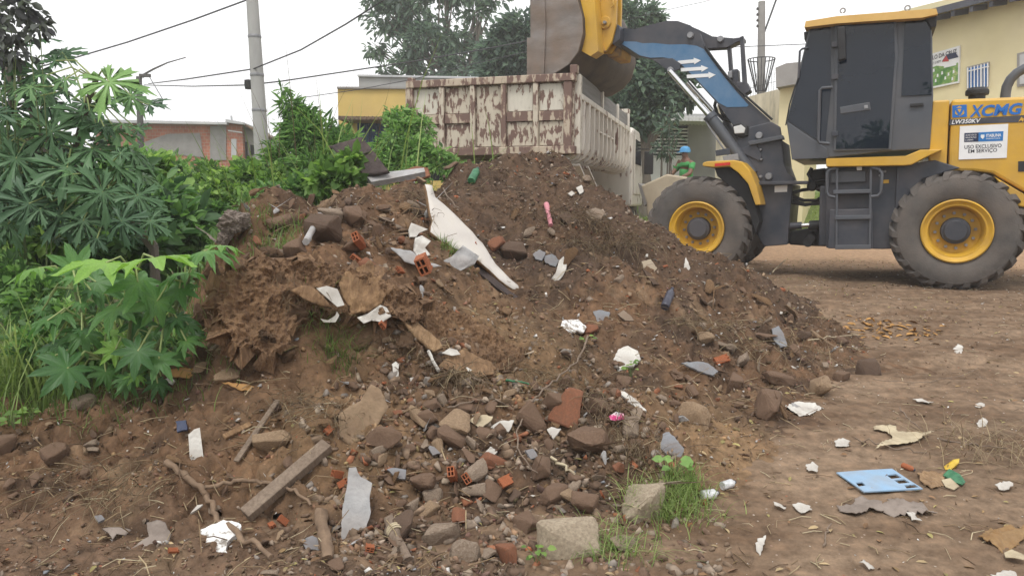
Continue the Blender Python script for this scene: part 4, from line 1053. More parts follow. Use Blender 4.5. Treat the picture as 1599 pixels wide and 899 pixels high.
# lift cylinders
for yy_ in (0.42, 1.46):
    rod('lift_rod', [lp(1046,111,0.42) + Vector((0, yy_ - 0.42, 0)), lp(1114,188,0.42) + Vector((0, yy_ - 0.42, 0))], 0.036, 'chrome', n=16)
    rod('lift_cylinder', [lp(a, b, 0.42) + Vector((0, yy_ - 0.42, 0)) for a, b in ((1107,180),(1112,186),(1112.1,186.1),(1160,252),(1175,272))], [0.085, 0.085, 0.070, 0.070, 0.070], 'charcoal_lt', n=18)
    rod('cylinder_pipe', [lp(a, b, 0.42) + Vector((0, yy_ - 0.45, 0)) for a, b in ((1103,190),(1112,205),(1134,238),(1150,258))], 0.012, 'steel')
for off in (0, 8, 15):
    rod('hose', [lp(a, b, 0.9) for a, b in ((1120 + off, 150),(1116 + off, 165),(1120 + off, 178),(1130 + off, 186),(1142 + off, 190))], 0.022, 'black')
# bucket: shell swept across its width, two cheek plates
BP = [(838,-50),(868,-52),(890,-28),(903,0),(911,28),(912,54),(905,82),(890,102),(868,116),(845,119)]
BW = 2.35
def bshift(pts, y): return [lp(a, b, 0.0) + Vector((0, y, 0)) for a, b in pts]
bk = empty('bucket', (0, 0, 0)); bk.parent = LO; LO_b = bk
cheek = [(829.5,-50),(838,-52),(868,-52),(890,-28),(903,0),(911,28),(912,54),(905,82),(890,102),(868,116),(845,120),(831,120)]
Y0 = -0.05
for yy_ in (Y0, Y0 + BW):
    MB().prism(bshift(cheek, yy_), (0, 0.03, 0)).build('cheek_plate', M['bucketsteel'], bk, bevel=0.006)
out = bshift(BP, Y0 + 0.03)
cen = lp(850, 30, 0.0)
inn = [p + (Vector((cen.x, p.y, cen.z)) - p).normalized() * 0.03 for p in out]
mb = MB()
n_ = len(out)
dv = Vector((0, BW - 0.03, 0))
mb.add(out + [p + dv for p in out] + inn + [p + dv for p in inn],
       [(i, i + 1, n_ + i + 1, n_ + i) for i in range(n_ - 1)] + [(2 * n_ + i, 3 * n_ + i, 3 * n_ + i + 1, 2 * n_ + i + 1) for i in range(n_ - 1)] +
       [(0, n_, 3 * n_, 2 * n_), (n_ - 1, 3 * n_ - 1, 4 * n_ - 1, 2 * n_ - 1)])
mb.build('shell', M['bucket_shell'] if 'bucket_shell' in M else M['bucketshade'], bk, smooth=50)
plate('side_cutter', [(829,-50),(848,-52),(852,40),(849,119),(829,121)], Y0 - 0.025, Y0 - 0.001, 'bucketsteel', bk, bevel=0.006)
MB().b2(lp(832,120,0).x - 0.06, lp(832,120,0).x + 0.03, Y0 - 0.02, Y0 + BW + 0.05, lp(832,120,0).z - 0.01, lp(832,120,0).z + 0.5).build('cutting_edge', M['bucketsteel'], bk, bevel=0.006)
# yellow back of the bucket and hinge brackets
for yy_ in (0.30, 0.50, 1.30, 1.50):
    q = [(893,-45),(962,-40),(963,2),(962,38),(955,66),(946,80),(932,80),(918,64),(913,30),(905,0)] if yy_ < 1 else [(893,-45),(922,-45),(925,2),(922,38),(918,60),(914,62),(911,30),(905,0)]
    MB().prism([lp(a, b, 0.30) + Vector((0, yy_ - 0.30, 0)) for a, b in q], (0, 0.05, 0)).build('hinge_bracket', M['yellow'], bk, bevel=0.01)
MB().lathe([(0, -0.05), (0.03, -0.05), (0.034, -0.03), (0.075, -0.03), (0.085, -0.015), (0.085, 0.0)], lp(945, 36, 0.30), 'y', 20).build('pin', M['yellow'], bk, smooth=30)
MB().lathe([(0, -0.04), (0.02, -0.04), (0.024, 0.0)], lp(945, 36, 0.245), 'y', 12).build('pin', M['steel'], bk, smooth=30)
rod('hook', [lp(a, b, 0.26) for a, b in ((952,-2),(957,0),(958,8),(954,12))], 0.012, 'yellow', bk)
plate('shell_face', [(899,-46),(906,0),(913,28),(913.5,54),(908,80),(922,88),(934,80),(930,20),(925,-46)], 0.06, 0.29, 'yellow', bk, bevel=0.02)
plate('gusset', [(930,62),(938,58),(945,80),(936,82)], 0.28, 0.31, 'yellow_dirty', bk, bevel=0.004)
sh2 = [(912,60),(905,84),(891,104),(868,118.5),(905,132),(935,140),(958,128),(982,108),(990,88),(962,60),(945,72)]
plate('bucket_boss', [(955,34),(967,40),(968,62),(957,70),(952,60)], 0.34, 1.5, 'charcoal', bk, bevel=0.01)
plate('shell_patch', [(944,76),(952,66),(962,66),(968,78),(966,88),(950,90)], 0.56, 1.1, 'yellow_dirty', bk, bevel=0.01)

# ------------------------------------------------------------------ the tipper truck
def rustmat(name, paint, lo, hi, sc=6.0, stretch=(1, 1, 0.30)):
    m, t, b = newmat(name)
    tc = t.nodes.new('ShaderNodeTexCoord'); mp = t.nodes.new('ShaderNodeMapping'); mp.inputs['Scale'].default_value = stretch
    t.links.new(tc.outputs['Object'], mp.inputs[0])
    n1 = t.nodes.new('ShaderNodeTexNoise'); n1.inputs['Scale'].default_value = sc; n1.inputs['Detail'].default_value = 8; n1.inputs['Roughness'].default_value = 0.62
    t.links.new(mp.outputs[0], n1.inputs['Vector'])
    n2 = t.nodes.new('ShaderNodeTexNoise'); n2.inputs['Scale'].default_value = sc * 0.28; n2.inputs['Detail'].default_value = 2
    t.links.new(tc.outputs['Object'], n2.inputs['Vector'])
    ad = t.nodes.new('ShaderNodeMath'); ad.operation = 'MULTIPLY_ADD'; ad.inputs[1].default_value = 0.55; t.links.new(n2.outputs[0], ad.inputs[0]); t.links.new(n1.outputs[0], ad.inputs[2])
    r = ramp(t, [(lo, (0.175, 0.11, 0.09)), (lo + 0.03, (0.28, 0.185, 0.14)), (lo + 0.06, paint), (hi, tuple(c * 1.1 for c in paint))])
    t.links.new(ad.outputs[0], r.inputs[0]); t.links.new(r.outputs[0], b.inputs['Base Color'])
    rr_ = ramp(t, [(lo, (0.9,) * 3), (lo + 0.05, (0.5,) * 3)]); t.links.new(ad.outputs[0], rr_.inputs[0]); t.links.new(rr_.outputs[0], b.inputs['Roughness'])
    bp = t.nodes.new('ShaderNodeBump'); bp.inputs['Strength'].default_value = 0.4; bp.inputs['Distance'].default_value = 0.01
    t.links.new(rr_.outputs[0], bp.inputs['Height']); bp.invert = True; t.links.new(bp.outputs[0], b.inputs['Normal'])
    return m
M['rust_panel'] = rustmat('flaking cream paint over rust', (0.50, 0.44, 0.35), 0.71, 0.95, 26)
M['rust_lite'] = rustmat('cream paint with some rust', (0.56, 0.52, 0.44), 0.66, 0.9, 19)
M['rust_beam'] = rustmat('rusted rail', (0.45, 0.37, 0.28), 0.775, 0.98, 14)
M['truck_white'] = rustmat('dusty white truck paint', (0.62, 0.58, 0.52), 0.60, 0.9, 9)
M['board'] = pmat('grey weathered board', [(0.3, (0.15, 0.145, 0.14)), (0.7, (0.26, 0.255, 0.25))], 6, 0.85, 0.2, 40, stretch=(1, 0.15, 3))
tc_ = at(895, 240, 10.0)
TF = Frame((tc_.x, tc_.y, 0.0), R(-16.5))
TR = empty('tipper_truck', TF.o, TF.rz, 'old white tipper truck with rusty flaking tailgate behind the heap', 'truck')
def tp(px, py, yy=0.0): return TF.face(px, py, yy)
zt0 = tp(892, 115).z; zb0 = tp(892, 238).z; xl = tp(640, 180).x
tg = MB().b2(xl, 0, 0.03, 0.07, zb0, zt0 - 0.04).build('tailgate', M['rust_panel'], TR)
zm0 = tp(800, 180).z; zm1 = tp(800, 188).z
rib_x = [tp(v, 180).x for v in (641, 691, 739, 787, 837, 887)]
for i, x in enumerate(rib_x):
    hw = 0.055 if i in (0, 5) else 0.035
    MB().b2(x - hw, x + hw, -0.045, 0.028, zb0 + 0.085, zt0 - 0.10).build('tailgate_rib', M['rust_beam' if i in (0, 3, 5) else 'rust_panel'], tg, bevel=0.008)
MB().b2(xl - 0.03, 0.03, -0.06, 0.08, zt0 - 0.10, zt0).build('top_rail', M['rust_beam'], tg, bevel=0.01)
MB().b2(xl - 0.03, 0.03, -0.055, 0.08, zb0 - 0.02, zb0 + 0.085).build('bottom_rail', M['rust_beam'], tg, bevel=0.01)
for i in (0, 1, 3, 4):
    MB().b2(rib_x[i] + 0.04, rib_x[i + 1] - 0.04, -0.02, 0.028, zm1 - 0.02, zm0 + 0.04).build('mid_rail', M['rust_dark'] if 'rust_dark' in M else M['rust_beam'], tg, bevel=0.006)
for i in range(5):
    a, b = rib_x[i] + 0.05, rib_x[i + 1] - 0.05
    ok = i in (0, 4)
    segs = [(zb0 + 0.1, zm1 - 0.03), (zm0 + 0.05, zt0 - 0.115)] if i != 2 else [(zb0 + 0.1, zt0 - 0.115)]
    for k, (u, v) in enumerate(segs):
        MB().b2(a, b, 0.012, 0.028, u, v).build('tailgate_panel', M['rust_lite' if (k == 1 and i in (0, 3, 4)) else 'rust_panel'], tg, bevel=0.004)
MB().b2(-0.05, 0.05, -0.03, 0.10, zt0, zt0 + 0.11).build('hinge_post', M['rust_beam'], TR, bevel=0.012)
MB().b2(xl - 0.02, xl + 0.06, -0.03, 0.10, zt0, zt0 + 0.05).build('hinge_post', M['rust_beam'], TR, bevel=0.012)
# corner post and side wall
MB().b2(-0.02, 0.075, 0.085, 0.2, zb0 - 0.02, zt0).build('corner_post', M['rust_lite'], TR, bevel=0.01)
LB = TF.side(981, 250, 0.05).y
LB = min(max(LB, 3.6), 5.6)
print('TRUCK', zb0, zt0, xl, LB, TF.o)
zr = zb0 + (zt0 - zb0) * 0.70
zrf = zr; drop = 0.0
sw = MB().b2(0.0, 0.03, 0.2, LB, zb0 + 0.16, zr).build('side_wall', M['truck_white'], TR)
MB().prism([(0.03, 0.2, zb0 + 0.16), (0.03, 0.2, zb0 + 0.12), (0.0, 0.2, zb0 + 0.02), (-0.08, 0.2, zb0 - 0.06), (-0.3, 0.2, zb0 - 0.1), (-0.3, 0.2, zb0 - 0.06), (-0.1, 0.2, zb0 - 0.02), (-0.03, 0.2, zb0 + 0.06), (0.0, 0.2, zb0 + 0.16)], (0, LB - 0.2, 0)).build('side_wall_foot', M['truck_white'], TR, smooth=60)
MB().b2(-0.03, 0.085, 0.2, LB, zr - 0.01, zr + 0.07).build('side_rail', M['truck_white'], TR, bevel=0.012)
for k in range(13):
    y = 0.33 + k * (LB - 0.45) / 12
    MB().prism([(0.03, y, zr - 0.01), (0.085, y, zr - 0.01), (0.085, y, zb0 + 0.16), (0.07, y, zb0 + 0.05), (0.0, y, zb0 - 0.05), (-0.10, y, zb0 - 0.10), (-0.26, y, zb0 - 0.125), (-0.26, y, zb0 - 0.10), (-0.06, y, zb0 - 0.03), (0.01, y, zb0 + 0.06), (0.03, y, zb0 + 0.16)], (0, 0.07, 0)).build('side_rib', M['truck_white'], TR, bevel=0.008)
MB().b2(0.03, 0.07, LB * 0.33, LB * 0.62, zb0 + 0.40, zb0 + 0.425).build('side_bar', M['truck_white'], TR)
MB().b2(xl, xl + 0.03, 0.07, LB, zb0, zr).build('side_wall', M['truck_white'], TR)
MB().b2(xl - 0.03, xl + 0.06, 0.07, LB, zr, zr + 0.07).build('side_rail', M['truck_white'], TR)
for k, (a, b, h) in enumerate(((0.12, LB * 0.38, 0.27), (LB * 0.39, LB * 0.70, 0.25), (LB * 0.71, LB - 0.1, 0.24))):
    MB().b2(0.0, 0.035, a, b, zr + 0.075, zr + 0.075 + h).build('extension_board', M['board'], TR, bevel=0.004)
    MB().b2(0.036, 0.075, b - 0.05, b + 0.04, zr + 0.075, zr + 0.09 + h).build('board_stake', M['truck_white'], TR, bevel=0.006)
MB().b2(xl, 0.03, LB, LB + 0.06, zb0, zt0 + 0.05).build('headboard', M['rust_lite'], TR, bevel=0.01)
MB().b2(xl, 0.06, LB - 0.05, LB + 0.1, zt0 + 0.05, zt0 + 0.13).build('headboard_rail', M['rust_lite'], TR, bevel=0.01)
MB().b2(xl + 0.03, 0.0, 0.07, LB, zb0, zb0 + 0.03).build('bed_floor', M['rust_beam'], TR)
MB().b2(xl + 0.04, -0.01, 0.1, LB - 0.1, zb0 + 0.03, zb0 + 0.45).build('load', M['soil_plain'] if 'soil_plain' in M else M['board'], TR, bevel=0.1)
# chassis, mudguards, wheels, cab
for x in (xl * 0.66, xl * 0.34):
    MB().b2(x - 0.05, x + 0.05, 0.05, LB + 2.2, zb0 - 0.42, zb0 - 0.12).build('chassis_rail', M['black'], TR, bevel=0.01)
MB().b2(xl + 0.15, -0.15, 0.15, 0.3, zb0 - 0.35, zb0 - 0.10).build('cross_member', M['black'], TR, bevel=0.01)
for k, y in enumerate((0.35, 1.0)):
    MB().prism([(-0.55, y, zb0 - 0.13), (0.02, y, zb0 - 0.13), (0.06, y + 0.55, zb0 - 0.42), (-0.55, y + 0.55, zb0 - 0.42)], (0, 0.0, -0.03)).build('mudguard', M['truck_white'], TR)
MB().prism([(-0.6, 1.6, zb0 - 0.42), (0.05, 1.6, zb0 - 0.42), (0.05, 1.6, zb0 - 0.75), (-0.6, 1.6, zb0 - 0.75)], (0, 0.03, 0)).build('mud_flap', M['black'], TR)
def twheel(x, y, r, wd=0.28):
    o = MB().lathe([(r * 0.55, 0.03), (r * 0.6, 0.0), (r * 0.9, 0.0), (r, 0.05), (r, wd - 0.05), (r * 0.9, wd), (r * 0.55, wd)], (x - wd, y, r), 'x', 32, closed=True).build('wheel', M['tyre'], TR, smooth=40)
    MB().lathe([(0, 0.06), (r * 0.2, 0.05), (r * 0.22, 0.1), (r * 0.5, 0.12), (r * 0.57, 0.04), (r * 0.57, wd - 0.03), (0, wd - 0.03)], (x - wd, y, r), 'x', 24).build('rim', M['truck_white'], o, smooth=30)
for y in (1.0, 2.2, LB + 1.5):
    for x in (0.02, xl + 0.3):
        twheel(x, y, 0.50)
c0 = LB + 0.35
cb = MB().prism([(xl + 0.1, c0, zb0 - 0.55), (xl + 0.1, c0, zb0 + 0.75), (xl + 0.1, c0 + 0.2, zb0 + 0.85), (xl + 0.1, c0 + 1.2, zb0 + 0.85), (xl + 0.1, c0 + 1.7, zb0 + 0.15), (xl + 0.1, c0 + 1.9, zb0 - 0.1), (xl + 0.1, c0 + 1.9, zb0 - 0.75), (xl + 0.1, c0, zb0 - 0.75)], (-xl - 0.02, 0, 0)).build('truck_cab', M['truck_white'], TR, bevel=0.05)
d_ = MB().prism([(0.085, c0 + 0.25, zb0 - 0.5), (0.085, c0 + 0.25, zb0 + 0.7), (0.085, c0 + 1.1, zb0 + 0.7), (0.085, c0 + 1.5, zb0 + 0.1), (0.085, c0 + 1.5, zb0 - 0.5)], (0.02, 0, 0)).build('cab_door', M['truck_white'], TR, bevel=0.006)
MB().prism([(0.108, c0 + 0.33, zb0 + 0.12), (0.108, c0 + 0.33, zb0 + 0.62), (0.108, c0 + 1.08, zb0 + 0.62), (0.108, c0 + 1.36, zb0 + 0.12)], (0.006, 0, 0)).build('door_window', M['glass'], d_)
MB().b2(0.15, 0.35, c0 + 1.5, c0 + 1.56, zb0 - 0.05, zb0 + 0.45).build('wing_mirror', M['black'], TR, bevel=0.02)
rod('mirror_arm', [(0.09, c0 + 1.45, zb0 + 0.5), (0.25, c0 + 1.52, zb0 + 0.5)], 0.012, 'black', TR)
# ------------------------------------------------------------------ plants
M['leaf_tree'] = leafmat('tree leaves', (0.069, 0.103, 0.081), (0.117, 0.178, 0.120), (0.180, 0.259, 0.158), 0.5, 0.4)
M['leaf_dark'] = leafmat('dark bush leaves', (0.051, 0.104, 0.046), (0.109, 0.214, 0.073), (0.204, 0.362, 0.103), 0.5, 0.35)
M['leaf_mid'] = leafmat('bush leaves', (0.067, 0.133, 0.046), (0.146, 0.278, 0.080), (0.258, 0.434, 0.123), 0.5, 0.4)
M['leaf_bright'] = leafmat('bright vine leaves', (0.072, 0.140, 0.038), (0.171, 0.300, 0.071), (0.324, 0.480, 0.126), 0.5, 0.45)
M['leaf_papaya'] = leafmat('papaya leaves', (0.069, 0.138, 0.079), (0.140, 0.262, 0.119), (0.269, 0.459, 0.152), 0.45, 0.35, 0.35)
M['leaf_castor'] = leafmat('castor leaves', (0.041, 0.114, 0.038), (0.106, 0.235, 0.065), (0.258, 0.460, 0.088), 0.45, 0.35, 0.35)
M['leaf_purple'] = leafmat('purplish leaves', (0.067, 0.067, 0.076), (0.114, 0.123, 0.111), (0.190, 0.228, 0.170), 0.5, 0.25)
M['grass'] = leafmat('grass blades', (0.075, 0.12, 0.032), (0.16, 0.24, 0.06), (0.32, 0.40, 0.14), 0.55, 0.35)
M['dry'] = leafmat('dry stalks and roots', (0.075, 0.05, 0.03), (0.17, 0.12, 0.07), (0.34, 0.27, 0.16), 0.8, 0.1)
M['bark'] = pmat('bark', [(0.3, (0.10, 0.085, 0.07)), (0.7, (0.21, 0.18, 0.15))], 8, 0.9, 0.3, 30, stretch=(1, 1, 0.3))
M['stem'] = pmat('green stem', [(0.3, (0.10, 0.15, 0.05)), (0.7, (0.17, 0.21, 0.09))], 8, 0.7)
M['petiole'] = pmat('pale petiole', [(0.3, (0.22, 0.30, 0.10)), (0.7, (0.32, 0.36, 0.15))], 8, 0.6)

def unit(a): return a / (np.linalg.norm(a, axis=-1, keepdims=True) + 1e-9)
def leaf_arrays(P, D, N, L, W):
    """folded six-point leaves at P along D with face normal N"""
    D = unit(D); S = unit(np.cross(D, N)); N = np.cross(S, D)
    L = L[:, None]; W = W[:, None]
    tip = P + D * L - N * L * 0.12
    l1 = P + D * L * 0.28 + S * W * 0.45 + N * W * 0.14; l2 = P + D * L * 0.66 + S * W * 0.40 + N * W * 0.08
    r1 = P + D * L * 0.28 - S * W * 0.45 + N * W * 0.14; r2 = P + D * L * 0.66 - S * W * 0.40 + N * W * 0.08
    V = np.stack([P, l1, l2, tip, r2, r1], 1).reshape(-1, 3)
    b = np.arange(len(P))[:, None] * 6
    F = np.concatenate([b + np.array([[0, 3, 2, 1]]), b + np.array([[0, 5, 4, 3]])], 0)
    return V, F
def cloud_pts(blobs, n, shell=0.5):
    """points inside ellipsoid blobs (c, r), clumped along hidden sprays"""
    bl = np.array([[*c, *r] for c, r in blobs]); vol = bl[:, 3] * bl[:, 5]
    pick = rng.choice(len(bl), n, p=vol / vol.sum())
    u = unit(rng.normal(size=(n, 3))); rr = rng.uniform(0, 1, (n, 1)) ** shell
    # sprays: snap directions to a limited set so leaves gather in tufts
    k = 26
    dirs = unit(rng.normal(size=(len(bl) * k, 3)))
    sel = pick * k + rng.integers(0, k, n)
    lenr = rng.uniform(0.45, 1.30, len(bl) * k)[sel][:, None]
    u = unit(dirs[sel] * 1.0 + rng.normal(size=(n, 3)) * 0.30)
    return bl[pick, :3] + u * rr * lenr * bl[pick, 3:], u
def foliage(name, blobs, n, L, W, mat, parent, up=0.7, droop=0.3, tb=(0.1, 0.75), shell=0.45):
    P, U = cloud_pts(blobs, n, shell)
    D = U + rng.normal(size=(n, 3)) * 0.55; D[:, 2] -= droop
    N = rng.normal(size=(n, 3)) * 0.55 + np.array([0, -0.25, up])
    sz = np.clip(np.exp(rng.normal(-0.08, 0.38, n)), 0.3, 2.0)
    V, F = leaf_arrays(P, D, N, L * sz, W * sz)
    t = np.clip(rng.normal((tb[0] + tb[1]) / 2, (tb[1] - tb[0]) / 2.2, n), 0, 1)
    return np_mesh(name, V - (np.array(parent.location[:]) if parent else 0), F, M[mat], parent, np.repeat(t, 6))
def pxblobs(lst, sq=0.85):
    out = []
    for (px, py, d, rp) in lst:
        c = at(px, py, d); r = rp / FPX * d
        out.append((c, (r, r * 0.9, r * sq)))
    return out
def tree(name, label, cat, base_px, y, blobs, n, L, W, mat, r0, group=None, trunk_top=None, tb=(0.1, 0.75)):
    bl = pxblobs(blobs)
    b = at(base_px, 300, y); z0 = zg1(b.x, y) - 0.1
    o = empty(name, (b.x, y, z0), 0, label, cat, group)
    zl = min(c.z - r[2] for c, r in bl)
    top = Vector(sum((c for c, r in bl), Vector()) / len(bl))
    fork = Vector((b.x + (top.x - b.x) * 0.3, y, max(z0 + 0.5, zl * 0.8 + z0 * 0.2)))
    tr = MB(); o0 = Vector(o.location)
    base = Vector((b.x, y, z0))
    mid = base.lerp(fork, 0.5) + Vector((random.uniform(-.1, .1), 0, 0))
    tr.tube([base - o0, mid - o0, fork - o0], [r0, r0 * 0.8, r0 * 0.65], 9)
    tr.build('trunk', M['bark'], o, smooth=True)
    lm = MB()
    for c, r in bl:
        m1 = fork.lerp(c, 0.5) + Vector((random.uniform(-.3, .3), random.uniform(-.3, .3), 0.25)) * r[0]
        lm.tube([fork - o0, m1 - o0, c - o0], [r0 * 0.5, r0 * 0.3, r0 * 0.12], 6)
        for k in range(5):
            e = c + Vector((random.uniform(-1, 1) * r[0], random.uniform(-1, 1) * r[1], random.uniform(-.4, 1) * r[2])) * 0.85
            lm.tube([m1 - o0, (m1.lerp(e, .5) + Vector((0, 0, .1 * r[2]))) - o0, e - o0], [r0 * 0.2, r0 * 0.12, r0 * 0.04], 5)
    lm.build('limbs', M['bark'], o, smooth=True)
    foliage('crown', bl, n, L, W, mat, o, tb=tb)
    return o
tree('tall_tree', 'tall loose blue green tree whose crown rises above the truck tailgate', 'tree', 725, 30,
     [(612,28,30,36),(655,5,30,42),(700,-20,30,44),(742,18,30,26),(655,62,29.5,42),(702,62,30,40),(640,98,29.5,28),(690,108,29.5,36),(735,100,30,26),(588,78,30,18),(600,112,30,14),(592,-10,30,34),(742,60,30.5,20),(760,-20,30,30)], 8200, 0.23, 0.095, 'leaf_tree', 0.24, tb=(0.15, 0.85))
tree('dark_tree', 'dense dark tree standing just left of the raised bucket', 'tree', 800, 25,
     [(790,62,25,30),(822,48,25,32),(785,100,25,34),(825,95,25,34),(765,84,25,18),(770,118,25,26),(845,70,25,30)], 11000, 0.20, 0.10, 'leaf_tree', 0.22, tb=(-0.1, 0.55))
tree('broad_tree', 'leafy green tree between the truck and the grey house under the boom', 'tree', 1005, 18.5,
     [(1000,140,18.5,44),(1040,120,18.5,36),(1030,165,18.3,36),(975,180,18.3,34),(960,130,18.5,40),(990,192,18.3,22),(1070,150,18.5,20),(940,110,18.6,38),(1075,110,18.6,22),(985,95,18.6,30)], 13000, 0.135, 0.07, 'leaf_tree', 0.16, tb=(-0.05, 0.75))
tree('feathery_tree', 'light feathery tree top peeking out behind the yellow bucket bracket', 'tree', 985, 24,
     [(985,30,24,30),(1010,22,24,20),(1003,55,24,24),(975,60,24,24),(965,5,24,22),(1028,28,24,10)], 4200, 0.17, 0.07, 'leaf_tree', 0.14, tb=(0.2, 0.9))
# two trees behind the viewer, seen in the cab glass
for i, (x, y, s_) in enumerate(((-0.9, -8.5, 1.22), (-4.8, -9.5, 0.85))):
    o = empty('round_tree', (x, y, -0.6), 0, ('leafy tree standing across the road, mirrored in the door glass of the cab', 'shorter leafy tree mirrored in the front window of the cab')[i], 'tree', 'trees mirrored in the cab glass')
    bl = [(Vector((x + dx * s_, y + dy * s_, -0.6 + dz * s_)), (r * s_, r * s_, r * s_ * 0.8)) for dx, dy, dz, r in ((0, 0, 3.2, 1.3), (1.1, 0.2, 2.6, 1.1), (-1.2, 0, 2.5, 1.2), (0.3, 0.3, 4.3, 0.9), (-0.7, 0.2, 3.9, 0.9), (0.2, 0.2, 1.5, 1.2), (1.4, 0, 1.4, 1.0), (-1.3, 0, 1.3, 1.0))]
    MB().tube([(0, 0, 0), (0.1, 0, 1.5), (0, 0, 3.0)], [0.18, 0.14, 0.08], 9).build('trunk', M['bark'], o, smooth=True)
    foliage('crown', bl, 3200, 0.26, 0.12, 'leaf_dark', o)

def bush(label, blobs, n, L, W, mat, cat='bush', name='bush', tb=(0.1, 0.8), up=0.7, droop=0.3, stem='stem', group=None, sr=0.012):
    bl = pxblobs(blobs)
    m = sum((c for c, r in bl), Vector()) / len(bl)
    z0 = hz1(m.x, m.y)
    o = empty(name, (m.x, m.y, z0), 0, label, cat, group); o0 = Vector(o.location)
    sm = MB()
    for c, r in bl:
        bx = m.x + (c.x - m.x) * 0.5; by = m.y + (c.y - m.y) * 0.5
        b = Vector((bx, by, hz1(bx, by) - 0.05))
        mid = b.lerp(c, 0.55) + Vector((random.uniform(-.1, .1), random.uniform(-.05, .05), 0))
        sm.tube([b - o0, mid - o0, c + Vector((0, 0, r[2] * 0.5)) - o0], [sr, sr * 0.8, sr * 0.4], 5)
    sm.build('stem', M[stem], o, smooth=True)
    foliage('foliage', bl, n, L, W, mat, o, up=up, droop=droop, tb=tb)
    return o
bush('dark green bush filling the gap behind the papaya leaves at far left', [(20,320,5.8,75),(95,340,5.7,70),(40,250,6.0,70),(-20,260,6,70),(60,400,5.4,60),(-20,390,5.4,60)], 5200, 0.11, 0.055, 'leaf_dark', tb=(0.0, 0.6))
bush('dark leafy bush right of the papaya stems', [(170,330,5.7,62),(235,330,5.7,52),(190,270,5.9,45),(150,390,5.3,50),(230,390,5.2,45),(280,350,5.6,45)], 4800, 0.10, 0.05, 'leaf_dark', tb=(0.05, 0.8))
bush('bright yellow green vine bush in front of the brick house', [(300,300,6.9,36),(345,286,7.0,34),(395,280,7.0,34),(425,294,6.8,32),(365,306,6.7,40),(310,325,6.4,38),(410,315,6.5,34),(335,264,7.2,12),(385,258,7.2,14),(440,268,7.0,14),(285,285,7,18)], 11000, 0.05, 0.034, 'leaf_bright', tb=(-0.3, 0.9), up=1.0)
bush('deep green low bush where the heap meets the weeds', [(340,345,5.9,36),(400,330,6.0,32),(440,315,6.2,34),(300,370,5.5,36),(470,300,6.3,28),(350,390,5.3,24),(270,330,5.9,36),(250,308,6.2,36)], 8000, 0.055, 0.032, 'leaf_mid', tb=(-0.2, 0.8))
bush('tall tangled weeds with a leafy spire left of the yellow shop', [(455,165,7.5,16),(462,192,7.5,24),(480,215,7.4,36),(520,235,7.3,38),(450,245,7.4,34),(500,265,7.2,42),(550,235,7.4,28),(445,280,7.2,34),(545,270,7.2,30),(475,180,7.5,16),(448,205,7.5,14),(505,205,7.4,14),(535,215,7.4,12),(430,262,7.4,16),(440,140,7.6,6)], 12000, 0.085, 0.016, 'leaf_mid', cat='weeds', name='tall_weed', tb=(0.0, 0.75))
bush('pale green leafy plant in front of the dark tilted board', [(520,270,6.2,24),(545,258,6.2,22),(500,285,6.1,22),(535,285,6.1,22)], 1500, 0.075, 0.045, 'leaf_bright', cat='weeds', name='tall_weed', tb=(0.0, 0.6))
bush('fresh green bush against the left end of the truck tailgate', [(620,215,8.6,32),(655,200,8.7,22),(605,240,8.5,32),(645,240,8.5,36),(625,190,8.7,20),(680,250,8.5,22),(600,265,8.4,28),(650,268,8.3,26),(612,178,8.7,12),(665,225,8.6,14),(635,178,8.8,10),(705,264,8.5,22),(730,268,8.6,14)], 8500, 0.055, 0.026, 'leaf_mid', tb=(0.2, 1.0))
bush('yellowish scrub in front of the brick wall, far left middle', [(235,258,11,26),(275,268,10.5,26),(200,272,10,34),(320,268,11.5,18),(370,272,12,18),(415,270,12,16)], 4200, 0.09, 0.04, 'leaf_mid', tb=(0.15, 0.75))
bush('purplish leafy branch hanging in from the top left corner', [(0,0,4.6,44),(40,15,4.6,30),(18,52,4.6,30),(-20,40,4.6,50),(62,40,4.6,20),(25,85,4.6,24),(-10,90,4.6,30)], 520, 0.06, 0.032, 'leaf_purple', cat='branch', name='hanging_branch', droop=0.8, sr=0.006)
bush('slender dark shrub beside the worker and the louvred gate', [(1046,200,15.5,14),(1054,215,15.5,10),(1034,230,15.5,14),(1046,240,15.5,12),(1035,205,15.5,10),(1045,180,15.6,10)], 260, 0.14, 0.04, 'leaf_tree', cat='shrub', name='shrub', sr=0.02, stem='bark', tb=(0, .6))

